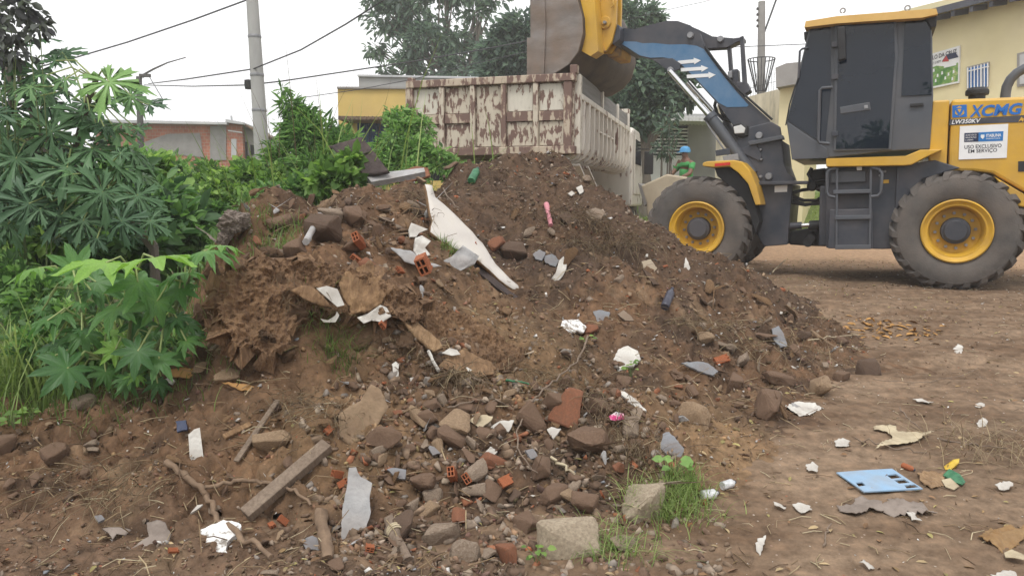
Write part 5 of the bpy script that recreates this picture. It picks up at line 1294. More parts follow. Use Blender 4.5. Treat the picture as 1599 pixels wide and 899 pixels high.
# palmate leaves -----------------------------------------------------
def palm_leaf_mesh(name, lobes, toothed, seed, tint, mat, cut=0.42, droop=0.35):
    rnd = random.Random(seed)
    pts = []
    span = R(300)
    for k in range(lobes):
        a = -span / 2 + span * k / (lobes - 1)
        ln = (0.62 + 0.38 * math.cos(a * 0.5)) * rnd.uniform(0.92, 1.06)
        hw = span / (lobes - 1) * 0.5
        if not toothed:
            prof = [(-1.0, cut), (-0.80, 0.60), (-0.66, 0.70), (-0.60, 0.74), (-0.40, 0.87), (-0.24, 0.91), (0, 1.04), (0.22, 0.90), (0.40, 0.88), (0.60, 0.73), (0.68, 0.69), (0.80, 0.60)]
        else:
            prof = [(-1.0, cut * 0.6), (-0.30, 0.42), (-0.85, 0.66), (-0.32, 0.66), (-0.55, 0.90), (-0.2, 0.82), (0, 1.06), (0.2, 0.82), (0.55, 0.90), (0.32, 0.66), (0.85, 0.66), (0.30, 0.42)]
        for f, r in prof:
            g = a + f * hw / max(r, 0.35) * (0.62 if toothed else 0.55)
            if abs(f) >= 1.0: g = a - hw
            pts.append((g, r * (ln if abs(f) < 1 else 0.95 * ln), abs(f)))
    vs = [(0, 0, 0)]
    for g, r, f in pts:
        x, y = r * math.sin(g), r * math.cos(g)
        vs.append((x, y, -droop * r * r * rnd.uniform(0.8, 1.25) + 0.13 * r * f + rnd.uniform(-.025, .025)))
    n = len(pts)
    # inner ring gives the blade a curve
    ins = []
    for g, r, f in pts:
        q = r * 0.5
        ins.append((q * math.sin(g), q * math.cos(g), -droop * q * q * 0.6 + 0.05 * f * q))
    vs += ins
    fs = [(0, n + 1 + i, n + 1 + i + 1) for i in range(n - 1)]
    fs += [(n + 1 + i, 1 + i, 1 + i + 1, n + 1 + i + 1) for i in range(n - 1)]
    me = bpy.data.meshes.new(name); me.from_pydata(vs, [], fs)
    me.materials.append(M[mat])
    at_ = me.attributes.new('tint', 'FLOAT', 'POINT')
    at_.data.foreach_set('value', np.clip(np.array([tint + 0.12] + [tint + rnd.uniform(-.06, .06) + 0.10 * (f < 0.1) - 0.06 * f for g, r, f in pts] + [tint + 0.03 * (1 - f) for g, r, f in pts]), 0, 1).astype(np.float32))
    me.polygons.foreach_set('use_smooth', np.ones(len(me.polygons), dtype=bool))
    return me
def leaf_plant(name, label, cat, base, leaves, meshes, stem_paths, stemr, mat_stem='stem', lname='leaf'):
    o = empty(name, base, 0, label, cat); o0 = Vector(base)
    sm = MB()
    for path in stem_paths:
        sm.tube([p - o0 for p in path], [stemr * (1 - 0.55 * i / max(1, len(path) - 1)) for i in range(len(path))], 7)
    sm.build('stem', M[mat_stem], o, smooth=True)
    allp = [p for path in stem_paths for p in path[1:]]
    pm = MB()
    for (px, py, d, rp, ti, mode) in leaves:
        c = at(px, py, d); r = rp / FPX * d
        me = min(meshes, key=lambda m_: abs(m_[1] - ti) + random.uniform(0, 0.06))[0]
        toc = (CAM - c).normalized()
        if mode == 'f':   n = (toc * 0.9 + Vector((random.uniform(-.45, .45), 0, random.uniform(0.15, .8)))).normalized()
        elif mode == 'e': n = (Vector((random.uniform(-.15, .15), random.uniform(-.2, .1), 1))).normalized()
        else:             n = (toc * 0.45 + Vector((random.uniform(-.5, .5), random.uniform(-.3, .3), random.uniform(0.5, 1)))).normalized()
        src = min(allp, key=lambda p: (p - c).length)
        out = (c - src); out = out - n * out.dot(n)
        if out.length < 0.02: out = Vector((random.uniform(-1, 1), 0, -0.5)); out = out - n * out.dot(n)
        out = (out.normalized() + Vector((random.uniform(-.4, .4), 0, random.uniform(-.6, .1)))); out = (out - n * out.dot(n)).normalized()
        sx_ = out.cross(n)
        mt = Matrix((sx_, out, n)).transposed().to_4x4()
        ob = link_mesh(lname, me, None, o)
        ob.matrix_local = Matrix.Translation(c - o0) @ mt @ Matrix.Scale(r, 4)
        pm.tube([src - o0, (src.lerp(c, .5) + Vector((0, 0, 0.06))) - o0, c - o0], [0.006, 0.005, 0.004], 5)
    pm.build('petiole', M['petiole'], o, smooth=True)['kind'] = 'stuff'
    return o
pap = [(palm_leaf_mesh('leaf', 7, True, 10 + i, t_, 'leaf_papaya', 0.3, d_), t_) for i, (t_, d_) in enumerate(((0.1, .3), (0.12, .55), (0.3, .2), (0.32, .5), (0.45, .35), (0.47, .6), (0.6, .4), (0.95, .3)))]
d0 = 4.7
pb_ = at(245, 470, 4.9); pb_.z = hz1(pb_.x, pb_.y)
def pl(*c): return at(*c)
leaves = [(170,128,4.5,62,.95,'f'),(205,150,4.5,36,.6,'f'),(60,112,4.8,58,.3,'r'),(132,178,4.7,58,.45,'r'),(22,170,4.8,58,.1,'r'),(80,205,4.6,66,.3,'f'),(25,248,4.5,72,.3,'f'),(105,262,4.5,66,.3,'f'),(145,232,4.6,56,.45,'r'),  # first leaf tinted lighter, so sunlight is painted into its colour
          (160,300,4.4,62,.3,'f'),(45,318,4.4,58,.1,'f'),(95,335,4.5,56,.1,'f'),(215,305,4.5,46,.3,'f'),(205,238,4.7,48,.45,'r'),(5,105,4.9,50,.1,'r'),(98,85,4.9,42,.3,'r'),(58,62,4.9,38,.1,'r'),(15,65,4.9,40,.1,'r'),(182,205,4.7,44,.6,'r'),
          (235,345,4.5,40,.3,'f'),(140,130,4.8,40,.3,'r'),(35,140,4.8,46,.3,'r'),(70,160,4.8,52,.1,'r'),(115,215,4.7,50,.1,'r'),(10,215,4.7,50,.3,'r'),(225,275,4.8,38,.6,'r'),(60,285,4.6,50,.3,'f'),(130,345,4.5,46,.3,'f'),(8,300,4.5,50,.1,'f'),(185,262,4.6,40,.45,'f'),(75,240,4.9,50,.1,'r'),(190,345,4.4,46,.1,'f'),(12,350,4.5,46,.3,'f')]
for i in range(95):
    leaves.append((random.uniform(-15, 240) - 0, random.uniform(75, 375), random.uniform(4.4, 5.0), random.uniform(18, 36), random.choice((.1, .12, .3, .3, .45, .6)), 'r'))
leaves = [l for l in leaves if not (l[1] < 150 and l[0] > 110 and l[3] < 43 and l[4] < .9)]
leaf_plant('papaya_plant', 'papaya plant with ragged dark green leaves leaning in at the upper left', 'plant', pb_, leaves, pap,
           [[pb_, pl(240,386,4.85), pl(180,325,4.8), pl(120,262,4.8), pl(60,205,4.8), pl(30,120,4.9)], [pl(240,386,4.85), pl(165,298,4.75), pl(118,236,4.7), pl(135,165,4.7), pl(150,125,4.6)], [pl(110,278,4.8), pl(54,228,4.75), pl(20,180,4.8), pl(10,80,4.9)]], 0.035, 'bark')
cas = [(palm_leaf_mesh('leaf', 8, False, 30 + i, t_, 'leaf_castor', 0.5, d_), t_) for i, (t_, d_) in enumerate(((0.15, .25), (0.17, .5), (0.35, .3), (0.37, .6), (0.5, .3), (0.52, .55), (0.7, .4), (0.95, .3)))]
cb0 = at(190, 625, 3.75); cb0.z = hz1(cb0.x, cb0.y)
leaves = [(105,575,3.35,56,.15,'f'),(215,548,3.4,46,.15,'f'),(248,560,3.45,40,.35,'f'),(182,480,3.5,58,.5,'r'),(215,440,3.5,58,.5,'r'),(150,440,3.6,52,.35,'f'),(95,490,3.6,50,.35,'r'),(240,402,3.4,74,.95,'e'),(165,410,3.4,70,.95,'e'),(322,392,3.5,46,.5,'e'),
          (245,470,3.5,44,.5,'f'),(272,498,3.6,40,.35,'r'),(180,545,3.6,30,.95,'f'),(172,520,3.7,26,.95,'r'),(300,520,3.7,26,.35,'r'),(275,555,3.7,24,.35,'f'),(130,520,3.6,40,.35,'r'),(60,418,3.6,44,.7,'e'),(280,450,3.6,44,.35,'f'),(120,420,3.6,46,.5,'f'),
          (210,500,3.7,42,.15,'f'),(165,580,3.6,30,.35,'f'),(345,383,3.6,34,.7,'e'),(235,520,3.7,34,.35,'r'),(200,590,3.6,26,.35,'r'),(290,425,3.6,40,.5,'e'),(80,540,3.7,34,.15,'r'),(255,600,3.7,18,.35,'r')]
for i in range(34):
    leaves.append((random.uniform(60, 300), random.uniform(430, 600), random.uniform(3.5, 3.85), random.uniform(14, 30), random.choice((.15, .17, .35, .37, .5, .7)), 'r'))
leaf_plant('castor_plant', 'castor plant with big lobed green leaves at the left edge of the heap', 'plant', cb0, leaves, cas,
           [[cb0, pl(200,545,3.65), pl(205,490,3.6), pl(212,430,3.55)], [cb0, pl(160,560,3.65), pl(130,500,3.65), pl(115,450,3.65)], [cb0, pl(235,560,3.65), pl(262,510,3.65), pl(290,440,3.6)]], 0.013)

# grass -----------------------------------------------------------------
def blades(name, P, length, width, mat, parent=None, lean=0.5, tb=(0.2, 0.8), seg=4, away=None, curl=1.0):
    n = len(P); P = np.asarray(P, float)
    az = rng.uniform(0, 2 * np.pi, n); H = np.stack([np.cos(az), np.sin(az), np.zeros(n)], 1)
    if away is not None: H = unit(H + np.asarray(away))
    S = np.stack([-H[:, 1], H[:, 0], np.zeros(n)], 1)
    Ln = length * rng.uniform(0.45, 1.15, n); ln = lean * rng.uniform(0.3, 1.4, n)
    rows = []
    for k in range(seg + 1):
        f = k / seg
        c = P + H * (Ln * ln * f ** 1.7)[:, None] + np.array([0, 0, 1.0]) * (Ln * (f - 0.42 * curl * ln * f ** 2.6))[:, None]
        wd = (width * (1 - f) ** 0.7 + 0.0004) / 2
        rows += [c - S * wd, c + S * wd]
    V = np.stack(rows, 1).reshape(-1, 3); m = 2 * (seg + 1)
    b = np.arange(n)[:, None] * m
    F = np.concatenate([b + np.array([[2 * k, 2 * k + 1, 2 * k + 3, 2 * k + 2]]) for k in range(seg)], 0)
    t = np.clip(rng.uniform(tb[0], tb[1], n), 0, 1)
    if parent is not None: V = V - np.array(parent.location[:])
    return np_mesh(name, V, F, M[mat], parent, np.repeat(t, m))
def onland(x, y, dz=-0.01): return np.stack([x, y, hz(x, y) + dz], 1)
def clump(label, px, py, n, spread, length, width, mat='grass', d=None, tb=(0.2, 0.8), lean=0.6, cat='grass clump', name='grass_clump', away=None):
    c = hit(px, py) if d is None else at(px, py, d)
    x = c.x + rng.normal(0, spread, n); y = c.y + rng.normal(0, spread * 0.7, n)
    P = onland(x, y)
    if d is not None and c.z > hz1(c.x, c.y) + 0.1: pass
    o = empty(name, (c.x, c.y, hz1(c.x, c.y)), 0, label, cat)
    blades('blade', P, length, width, mat, o, lean, tb, away=away)['kind'] = 'stuff'
    return o
clump('tall pale green grass clump at the left edge of the picture', 40, 590, 420, 0.30, 0.78, 0.014, d=4.25, tb=(0.4, 1.0), lean=0.75)
clump('grass clump with long arching blades left of the castor plant', 110, 560, 220, 0.2, 0.72, 0.012, d=4.4, tb=(0.3, 0.9), lean=0.9)
clump('dense lower grass at the left edge below the tall blades', 20, 610, 500, 0.32, 0.36, 0.009, d=3.95, tb=(0.05, 0.6))
clump('tall grass blades standing among the weeds behind the heap', 485, 300, 200, 0.30, 2.0, 0.020, d=6.9, tb=(0.3, 1.0), lean=0.6)
clump('thin dry stalks rising above the weeds against the sky', 500, 300, 22, 0.22, 2.5, 0.012, mat='dry', d=7.1, tb=(0.2, 0.6), lean=0.25)
clump('arching grass blades beside the truck bush', 690, 268, 150, 0.30, 1.25, 0.016, d=7.9, tb=(0.4, 1.0), lean=1.0)
clump('grass blades rising behind the dark tilted board', 600, 275, 150, 0.4, 1.5, 0.014, d=7.8, tb=(0.3, 0.9), lean=0.7)
clump('dry grass hanging under the broken slabs on the heap', 520, 545, 260, 0.075, 0.17, 0.004, tb=(0.0, 0.7), lean=1.1, away=(0, -0.8, 0))
clump('withered grass sods on the slope under the layered plank', 640, 560, 220, 0.10, 0.11, 0.004, mat='dry', tb=(0.1, 0.8), lean=1.3, away=(0, -1, 0))
clump('small green tuft under the white board edge', 705, 390, 160, 0.06, 0.09, 0.005, tb=(0.1, 0.7), lean=0.9)
clump('bright grass tuft at the foot of the heap beside the big pale stone', 1040, 800, 420, 0.10, 0.15, 0.0045, tb=(0.35, 1.0), lean=0.9)
clump('grass tuft right of the leafy seedling at the heap foot', 1070, 762, 260, 0.05, 0.12, 0.004, tb=(0.3, 1.0), lean=0.8)
clump('thin grass creeping along the heap foot in the lower middle', 950, 855, 240, 0.10, 0.11, 0.004, tb=(0.2, 0.9), lean=1.2)
clump('dry grass stubble above the leafy seedling', 985, 705, 200, 0.08, 0.12, 0.003, mat='dry', tb=(0.1, 0.9), lean=1.2)
clump('dry straw stems by the right foot of the heap', 1262, 545, 70, 0.14, 0.16, 0.004, mat='dry', tb=(0.4, 1.0), lean=1.5)
clump('flattened straw at the right edge of the dirt road', 1570, 705, 160, 0.20, 0.22, 0.004, mat='dry', tb=(0.5, 1.0), lean=1.7, cat='straw')
# root mat hanging over the ledge in the middle of the heap
def roots(label, pts, n, length, mat='dry', tb=(0, 0.7), rr=0.0022, grav=0.9, sd=0.06):
    ps = [hit(a, b) for a, b in pts]
    c = sum(ps, Vector()) / len(ps)
    o = empty('root_mat', c, 0, label, 'roots')
    mb = MB(); tints = []
    for i in range(n):
        k = random.random() * (len(ps) - 1); j = int(k)
        p = ps[j].lerp(ps[j + 1], k - j) + Vector((random.gauss(0, sd), random.gauss(0, sd * .5), random.uniform(-0.01, 0.05)))
        d = Vector((random.gauss(0, 0.6), -0.7 + random.gauss(0, 0.4), random.gauss(0.15, 0.4))).normalized()
        L = length * random.uniform(0.3, 1.2); q = [p.copy()]
        for s_ in range(5):
            p = p + d * L / 5
            d = (d + Vector((random.gauss(0, .25), random.gauss(0, .2), -0.28 * grav))).normalized()
            q.append(p.copy())
        nb = len(mb.v); mb.tube([x - c for x in q], [rr * random.uniform(.6, 1.6) * (1 - .13 * k_) for k_ in range(6)], 4, cap=False)
        tints += [min(1, max(0, random.uniform(*tb)))] * (len(mb.v) - nb)
    V = np.array(mb.v); F = np.array(mb.f)
    np_mesh('root', V, F, M['dry'], o, np.array(tints))['kind'] = 'stuff'
    return o
roots('tangled brown root mat hanging over the ledge right of the curved white bag', [(880,375),(920,390),(960,395),(1000,380),(940,360),(900,345)], 330, 0.26)
roots('hanging dry roots under the layered plank with white top', [(690,590),(720,592),(745,596),(705,585)], 110, 0.17, tb=(0.1, 0.9), sd=0.03)
roots('fibrous brown strands on the left cliff of the heap', [(345,480),(390,490),(430,480),(465,470),(440,450)], 110, 0.14, tb=(0.1, 0.6), rr=0.0022, grav=1.8)
roots('loose dry strands beside the white board top', [(640,300),(655,320),(660,350),(690,285)], 110, 0.22, tb=(0.1, 0.9), rr=0.002)
# seedlings
def seedling(label, px, py, n, L, mat='leaf_bright', h=0.06, spread=0.04, tb=(0.2, 0.9)):
    c = hit(px, py)
    o = empty('seedling', c, 0, label, 'seedling')
    sm = MB(); P = []; D = []
    for i in range(n):
        a = 2.4 * i + random.uniform(-.4, .4)
        tip = Vector((math.cos(a) * spread * random.uniform(.3, 1), math.sin(a) * spread * random.uniform(.3, 1) - 0.01, h * random.uniform(.5, 1.2)))
        sm.tube([(0, 0, -0.01), tip * 0.5 + Vector((0, 0, .01)), tip], 0.0016, 4)
        P.append(tip + c); D.append((math.cos(a), math.sin(a) - 0.4, 0.05))
    sm.build('stem', M['stem'], o)
    N = rng.normal(size=(n, 3)) * 0.25 + np.array([0, -0.55, 1])
    s_ = rng.uniform(.7, 1.25, n)
    V, F = leaf_arrays(np.array(P), np.array(D), N, L * s_, L * 0.75 * s_)
    np_mesh('leaf', V - np.array(c), F, M[mat], o, np.repeat(np.clip(rng.uniform(*tb, n), 0, 1), 6))['kind'] = 'stuff'
    return o
seedling('broad leaved green seedling in the grass at the heap foot', 1052, 745, 9, 0.05, 'leaf_mid', 0.09, 0.06, (0.5, 1))
seedling('small bright seedling at the bottom left edge', 22, 668, 7, 0.045)
seedling('four leaved seedling right of the left edge one', 50, 655, 5, 0.04)
seedling('pale green sprout beside the white foam scrap', 985, 590, 8, 0.035, 'leaf_bright', 0.09, 0.04)
seedling('little green sprout at the bottom centre', 838, 880, 8, 0.03, 'leaf_bright', 0.07, 0.05)
seedling('green sprout low on the heap in the middle right', 915, 540, 5, 0.03, 'leaf_bright', 0.04, 0.05)
# long leaf blades of the yucca
o = clump('spiky yucca with stiff leaves in front of the grey house', 1018, 285, 60, 0.10, 0.75, 0.05, d=14.5, tb=(0.1, 0.7), lean=0.8, cat='yucca', name='yucca')
o.location.z  # base on the land
# ground cover: nobody could count it
def stuff(o): o['kind'] = 'stuff'; return o
n = 17000
x = rng.uniform(-14, 0.3, n); y = 4.2 + rng.uniform(0, 1, n) ** 1.4 * 12
k = (x < -1.35 - 0.15 * (y - 4) + np.clip(y - 7.2, 0, 3) * 1.2) & (hz(x, y) - zg(x, y) < 0.12)
x, y = x[k], y[k]; P = np.stack([x, y, zg(x, y) + rng.uniform(0, 0.32, len(x))], 1)
D = rng.normal(size=P.shape); N = rng.normal(size=P.shape) * 0.5 + np.array([0, -0.2, 1])
s_ = rng.uniform(0.07, 0.15, len(x))
V, F = leaf_arrays(P, D, N, s_, s_ * 0.5)
stuff(np_mesh('ground_cover', V, F, M['leaf_mid'], None, np.repeat(np.clip(rng.normal(0.35, 0.25, len(x)), 0, 1), 6)))
n = 3000
x = rng.uniform(-2.6, -1.0, n); y = rng.uniform(3.4, 4.6, n); k = (x < -1.25 - 0.0 * y) & (y > 3.62 + 0.10 * rng.normal(size=n)); x, y = x[k], y[k]
stuff(blades('grass', onland(x, y), 0.15, 0.005, 'grass', None, 0.9, (0.0, 0.6)))
n = 16000
x = rng.uniform(0, 16, n); y = rng.uniform(14.5, 21, n); k = (y - (16.0 - 0.28 * (x - 2.0)) + 0.8 * fbm(x * 1.1, y * 1.1, 3)) > 0.1; x, y = x[k], y[k]
stuff(blades('grass', onland(x, y), 0.16, 0.02, 'grass', None, 0.7, (0.5, 1.0), seg=2))
n = 900
x = rng.uniform(2.2, 8, n); y = rng.uniform(7.6, 12, n); k = fbm(x * 0.8 + 3, y * 0.8, 3) > 0.22; x, y = x[k], y[k]
stuff(blades('grass', onland(x, y), 0.06, 0.006, 'grass', None, 0.9, (0.1, 0.8), seg=2))

bush('light green weeds between the tall grass and the castor plant', [(60,470,4.4,46),(20,440,4.5,46),(110,500,4.2,36),(150,560,4.0,36),(210,590,3.9,30),(60,540,4.1,40),(275,540,3.95,26)], 3600, 0.055, 0.026, 'leaf_mid', cat='weeds', name='tall_weed', tb=(-0.1, 0.9))
bush('bright sprays of vine leaves over the bushes at the left', [(90,375,5.0,30),(20,385,5.0,30),(250,265,6.3,26),(225,310,5.9,24),(270,300,6.0,26),(290,340,5.7,20)], 1800, 0.07, 0.045, 'leaf_bright', cat='vine', name='vine', tb=(-0.1, 0.9))

roots('thin roots trailing on the slope right of the splintered plank', [(800,560),(840,590),(880,600),(900,570)], 120, 0.20, tb=(0.1, 0.9), rr=0.0017, sd=0.08)
roots('matted twigs and roots on the soil above the oblong boulder', [(860,610),(910,625),(960,650),(990,690)], 150, 0.18, tb=(0.0, 0.8), rr=0.0017, sd=0.08)
roots('dark roots sticking out of the upper heap right of the white board', [(800,330),(840,350),(900,330),(950,360)], 130, 0.20, tb=(0.0, 0.5), rr=0.002, sd=0.09)
roots('dry strands hanging in the soil left of the curled tan board', [(420,640),(470,620),(520,640),(500,690)], 120, 0.18, tb=(0.1, 0.8), rr=0.0017, sd=0.08)
roots('matted straw and twigs on the bottom left soil', [(60,760),(150,790),(230,770),(180,720)], 150, 0.18, tb=(0.1, 0.9), rr=0.0016, sd=0.11, grav=0.5)
roots('twigs strewn on the right slope below the dark bottle', [(1040,520),(1100,500),(1160,540),(1220,560)], 150, 0.22, tb=(0.2, 1.0), rr=0.002, sd=0.10, grav=0.6)
# ------------------------------------------------------------------ rubble and litter
from mathutils.geometry import delaunay_2d_cdt
def dirty(name, c, soil=0.55, sc=14, rough=0.9, bump=0.3, cv=0.2, spec=0.25):
    return pmat(name, [(0.3, tuple(k * (1 - cv) for k in c)), (0.7, tuple(min(1, k * (1 + cv)) for k in c))], sc, rough, bump, 60, spec=spec, dust=((0.115, 0.07, 0.045), soil, sc * 0.6))
M['r_brown'] = dirty('soil crusted rubble', (0.155, 0.10, 0.068), 0.7)
M['r_tan'] = dirty('tan sandstone rubble', (0.27, 0.19, 0.12), 0.5)
M['r_grey'] = dirty('grey concrete rubble', (0.26, 0.205, 0.155), 0.7)
M['r_pale'] = dirty('pale concrete rubble', (0.36, 0.30, 0.22), 0.5)
M['r_dark'] = dirty('dark brown rubble', (0.10, 0.068, 0.05), 0.5)
M['r_red'] = dirty('brick red clay', (0.36, 0.115, 0.05), 0.5)
M['r_redd'] = dirty('dull brick clay', (0.22, 0.09, 0.05), 0.6)
M['d_white'] = dirty('dirty white plaster', (0.66, 0.64, 0.59), 0.65, 14)
M['d_cream'] = dirty('cream torn card', (0.56, 0.48, 0.33), 0.6, 16)
M['d_foam'] = pmat('white foam', [(0.40, (0.30, 0.27, 0.24)), (0.47, (0.70, 0.69, 0.67)), (0.7, (0.80, 0.79, 0.78))], 30, 0.95, 0.2, 90, spec=0.05)
M['d_board'] = pmat('white painted board', [(0.30, (0.26, 0.20, 0.14)), (0.38, (0.62, 0.58, 0.52)), (0.7, (0.78, 0.76, 0.73))], 5, 0.7, 0.15, 40, dust=((0.2, 0.14, 0.10), 0.5, 5))
M['d_slate'] = dirty('blue grey slate', (0.24, 0.255, 0.275), 0.65, 14)
M['d_fibre'] = pmat('grey fibre cement', [(0.3, (0.26, 0.26, 0.26)), (0.5, (0.40, 0.40, 0.40)), (0.72, (0.54, 0.54, 0.53))], 9, 0.85, 0.2, 60, dust=((0.13, 0.085, 0.06), 0.6, 5))
M['d_wood'] = pmat('weathered wood', [(0.3, (0.15, 0.11, 0.08)), (0.7, (0.28, 0.215, 0.16))], 9, 0.85, 0.4, 40, stretch=(8, 8, 1.5), dust=((0.13, 0.085, 0.06), 0.4, 6))
M['d_bark'] = pmat('brown branch bark', [(0.3, (0.13, 0.085, 0.055)), (0.7, (0.25, 0.17, 0.11))], 14, 0.85, 0.4, 40)
M['d_rot'] = pmat('rotten brown board', [(0.3, (0.11, 0.062, 0.03)), (0.5, (0.22, 0.13, 0.065)), (0.72, (0.36, 0.23, 0.12))], 12, 0.9, 0.6, 40, stretch=(3, 1, 1), dust=((0.12, 0.07, 0.042), 0.5, 5))
M['d_rot2'] = pmat('split rotten board', [(0.3, (0.16, 0.095, 0.045)), (0.5, (0.29, 0.185, 0.10)), (0.72, (0.43, 0.29, 0.16))], 12, 0.9, 0.6, 40, stretch=(3, 1, 1), dust=((0.12, 0.07, 0.042), 0.35, 5))
M['d_orange'] = pmat('orange brown chipboard', [(0.3, (0.30, 0.15, 0.05)), (0.7, (0.46, 0.26, 0.10))], 12, 0.85, 0.3, 40)
M['d_cloth'] = pmat('muddy grey cloth', [(0.3, (0.15, 0.12, 0.10)), (0.7, (0.30, 0.25, 0.215))], 7, 0.95, 0.3, 60)
M['d_panel'] = pmat('light blue panel', [(0.3, (0.22, 0.37, 0.54)), (0.7, (0.29, 0.44, 0.60))], 6, 0.5, 0.05, 40, dust=((0.25, 0.2, 0.16), 0.5, 9))
M['d_blackboard'] = pmat('dark sodden board', [(0.3, (0.03, 0.022, 0.022)), (0.7, (0.085, 0.062, 0.055))], 8, 0.85, 0.3, 30)
M['d_pink'] = pmat('pink tube', (0.55, 0.22, 0.25), 12, 0.5)
M['d_magenta'] = pmat('magenta wrapper', [(0.45, (0.5, 0.03, 0.16)), (0.55, (0.75, 0.7, 0.7))], 20, 0.4)
M['d_green'] = pmat('green wrapper', [(0.3, (0.02, 0.10, 0.05)), (0.7, (0.06, 0.22, 0.10))], 25, 0.4, 0.3, 60)
M['d_yellow'] = pmat('yellow wrapper', [(0.3, (0.45, 0.28, 0.02)), (0.7, (0.65, 0.46, 0.06))], 15, 0.4)
M['d_ochre'] = pmat('ochre crumpled sheet', [(0.3, (0.20, 0.11, 0.045)), (0.7, (0.38, 0.24, 0.10))], 14, 0.85, 0.4, 40, dust=((0.15, 0.10, 0.07), 0.6, 12))
M['d_clear'] = pmat('cloudy clear plastic', [(0.4, (0.42, 0.43, 0.44)), (0.6, (0.70, 0.71, 0.72))], 20, 0.12, 0.4, 50, spec=0.7)
M['d_navy'] = pmat('dark bottle plastic', (0.05, 0.05, 0.07), 12, 0.3)

# stone shapes: hulls of random points, roughened
def stone_mesh(name, seed, flat=0.7, fine=1, npt=15, mat='r_brown', rough_=0.05, square=0.0):
    rnd = random.Random(seed)
    bm = bmesh.new()
    for _ in range(npt):
        v = Vector((rnd.uniform(-1, 1), rnd.uniform(-1, 1), rnd.uniform(-1, 1)))
        if square > 0:
            m_ = max(abs(v.x), abs(v.y), abs(v.z)); v = v / m_ * rnd.uniform(1 - 0.25 * (1 - square), 1)
        else:
            v = v.normalized() * rnd.uniform(0.75, 1.1)
        bm.verts.new((v.x, v.y * 0.8, v.z * flat))
    r_ = bmesh.ops.convex_hull(bm, input=bm.verts)
    bmesh.ops.delete(bm, geom=[g for g in r_['geom_interior'] if isinstance(g, bmesh.types.BMVert)], context='VERTS')
    if fine >= 1:
        bmesh.ops.bevel(bm, geom=list(bm.edges), offset=0.08, segments=1, affect='EDGES')
        bmesh.ops.triangulate(bm, faces=bm.faces)
    for k in range(fine - 1):
        bmesh.ops.subdivide_edges(bm, edges=bm.edges, cuts=1, use_grid_fill=True)
        bmesh.ops.triangulate(bm, faces=bm.faces)
    if fine >= 1:
        for v in bm.verts:
            q = v.co * 2.3 + Vector((seed * 3.1, 0, 0))
            v.co += v.co.normalized() * (rough_ * (pnoise(q) + 0.6 * pnoise(q * 2.7) + 0.4 * pnoise(q * 6) + 0.25 * pnoise(q * 12)))
    me = bpy.data.meshes.new(name); bm.to_mesh(me); bm.free()
    if mat: me.materials.append(M[mat])
    if fine >= 2:
        me.polygons.foreach_set('use_smooth', np.ones(len(me.polygons), dtype=bool))
        try: me.set_sharp_from_angle(angle=R(32))
        except Exception: pass
    return me
def brick_mesh(name, seed, mat, hollow=True, broken=True):
    """hollow clay block fragment with ribbed faces and open cells"""
    rnd = random.Random(seed); mb = MB()
    L, Wd, Ht = 1.0, 0.72, 0.5
    if hollow:
        cells = [(y0, z0) for y0 in (-Wd / 2, 0) for z0 in (-Ht / 2, 0)]
        t = 0.07
        for y in (-Wd / 2, -t / 2, Wd / 2 - t): mb.b2(-L / 2, L / 2 + rnd.uniform(-.25, 0), y, y + t, -Ht / 2, Ht / 2)
        for z in (-Ht / 2, -t / 2, Ht / 2 - t): mb.b2(-L / 2 + 0.003, L / 2 + rnd.uniform(-.3, -.02), -Wd / 2 + 0.004, Wd / 2 - 0.004, z + 0.002, z + t - 0.002)
        for k in range(5):
            y = -Wd / 2 + 0.1 + k * (Wd - 0.2) / 4
            mb.b2(-L / 2 + .01, L / 2 - 0.28, y - 0.025, y + 0.025, Ht / 2 - 0.001, Ht / 2 + 0.025)
    else:
        mb.b2(-L / 2, L / 2, -Wd / 2, Wd / 2, -Ht / 2, Ht / 2)
    me = bpy.data.meshes.new(name); me.from_pydata(mb.v, [], mb.f)
    me.materials.append(M[mat])
    return me
STONES = {}
for mt_ in ('r_brown', 'r_tan', 'r_grey', 'r_dark', 'r_redd'):
    STONES[mt_] = [stone_mesh('rubble_stone', 100 + 7 * i, random.Random(i).uniform(0.5, 0.85), 1, 13, mt_, 0.05, 0.6 if i % 2 else 0.0) for i in range(6)]
def put(name, me, px, py, size_px, label, cat, group=None, rot=None, sink=0.35, scl=(1, 1, 1), pos=None):
    """rest a chunk on the land at the spot a photo pixel shows; size in photo pixels"""
    c = pos if pos is not None else hit(px, py)
    s = size_px / FPX * max(c.y, 1.5) * 0.5
    o = link_mesh(name, me, None, None)
    n_ = nrm(c.x, c.y)
    o.location = c + n_ * s * (0.5 - sink)
    if rot is None: rot = (random.uniform(-.5, .5), random.uniform(-.5, .5), random.uniform(0, 6.28))
    q = n_.to_track_quat('Z', 'Y').to_matrix() @ Euler(rot).to_matrix()
    o.rotation_euler = q.to_euler()
    o.scale = (s * scl[0], s * scl[1], s * scl[2])
    return tag(o, label, cat, group)
EXC = []
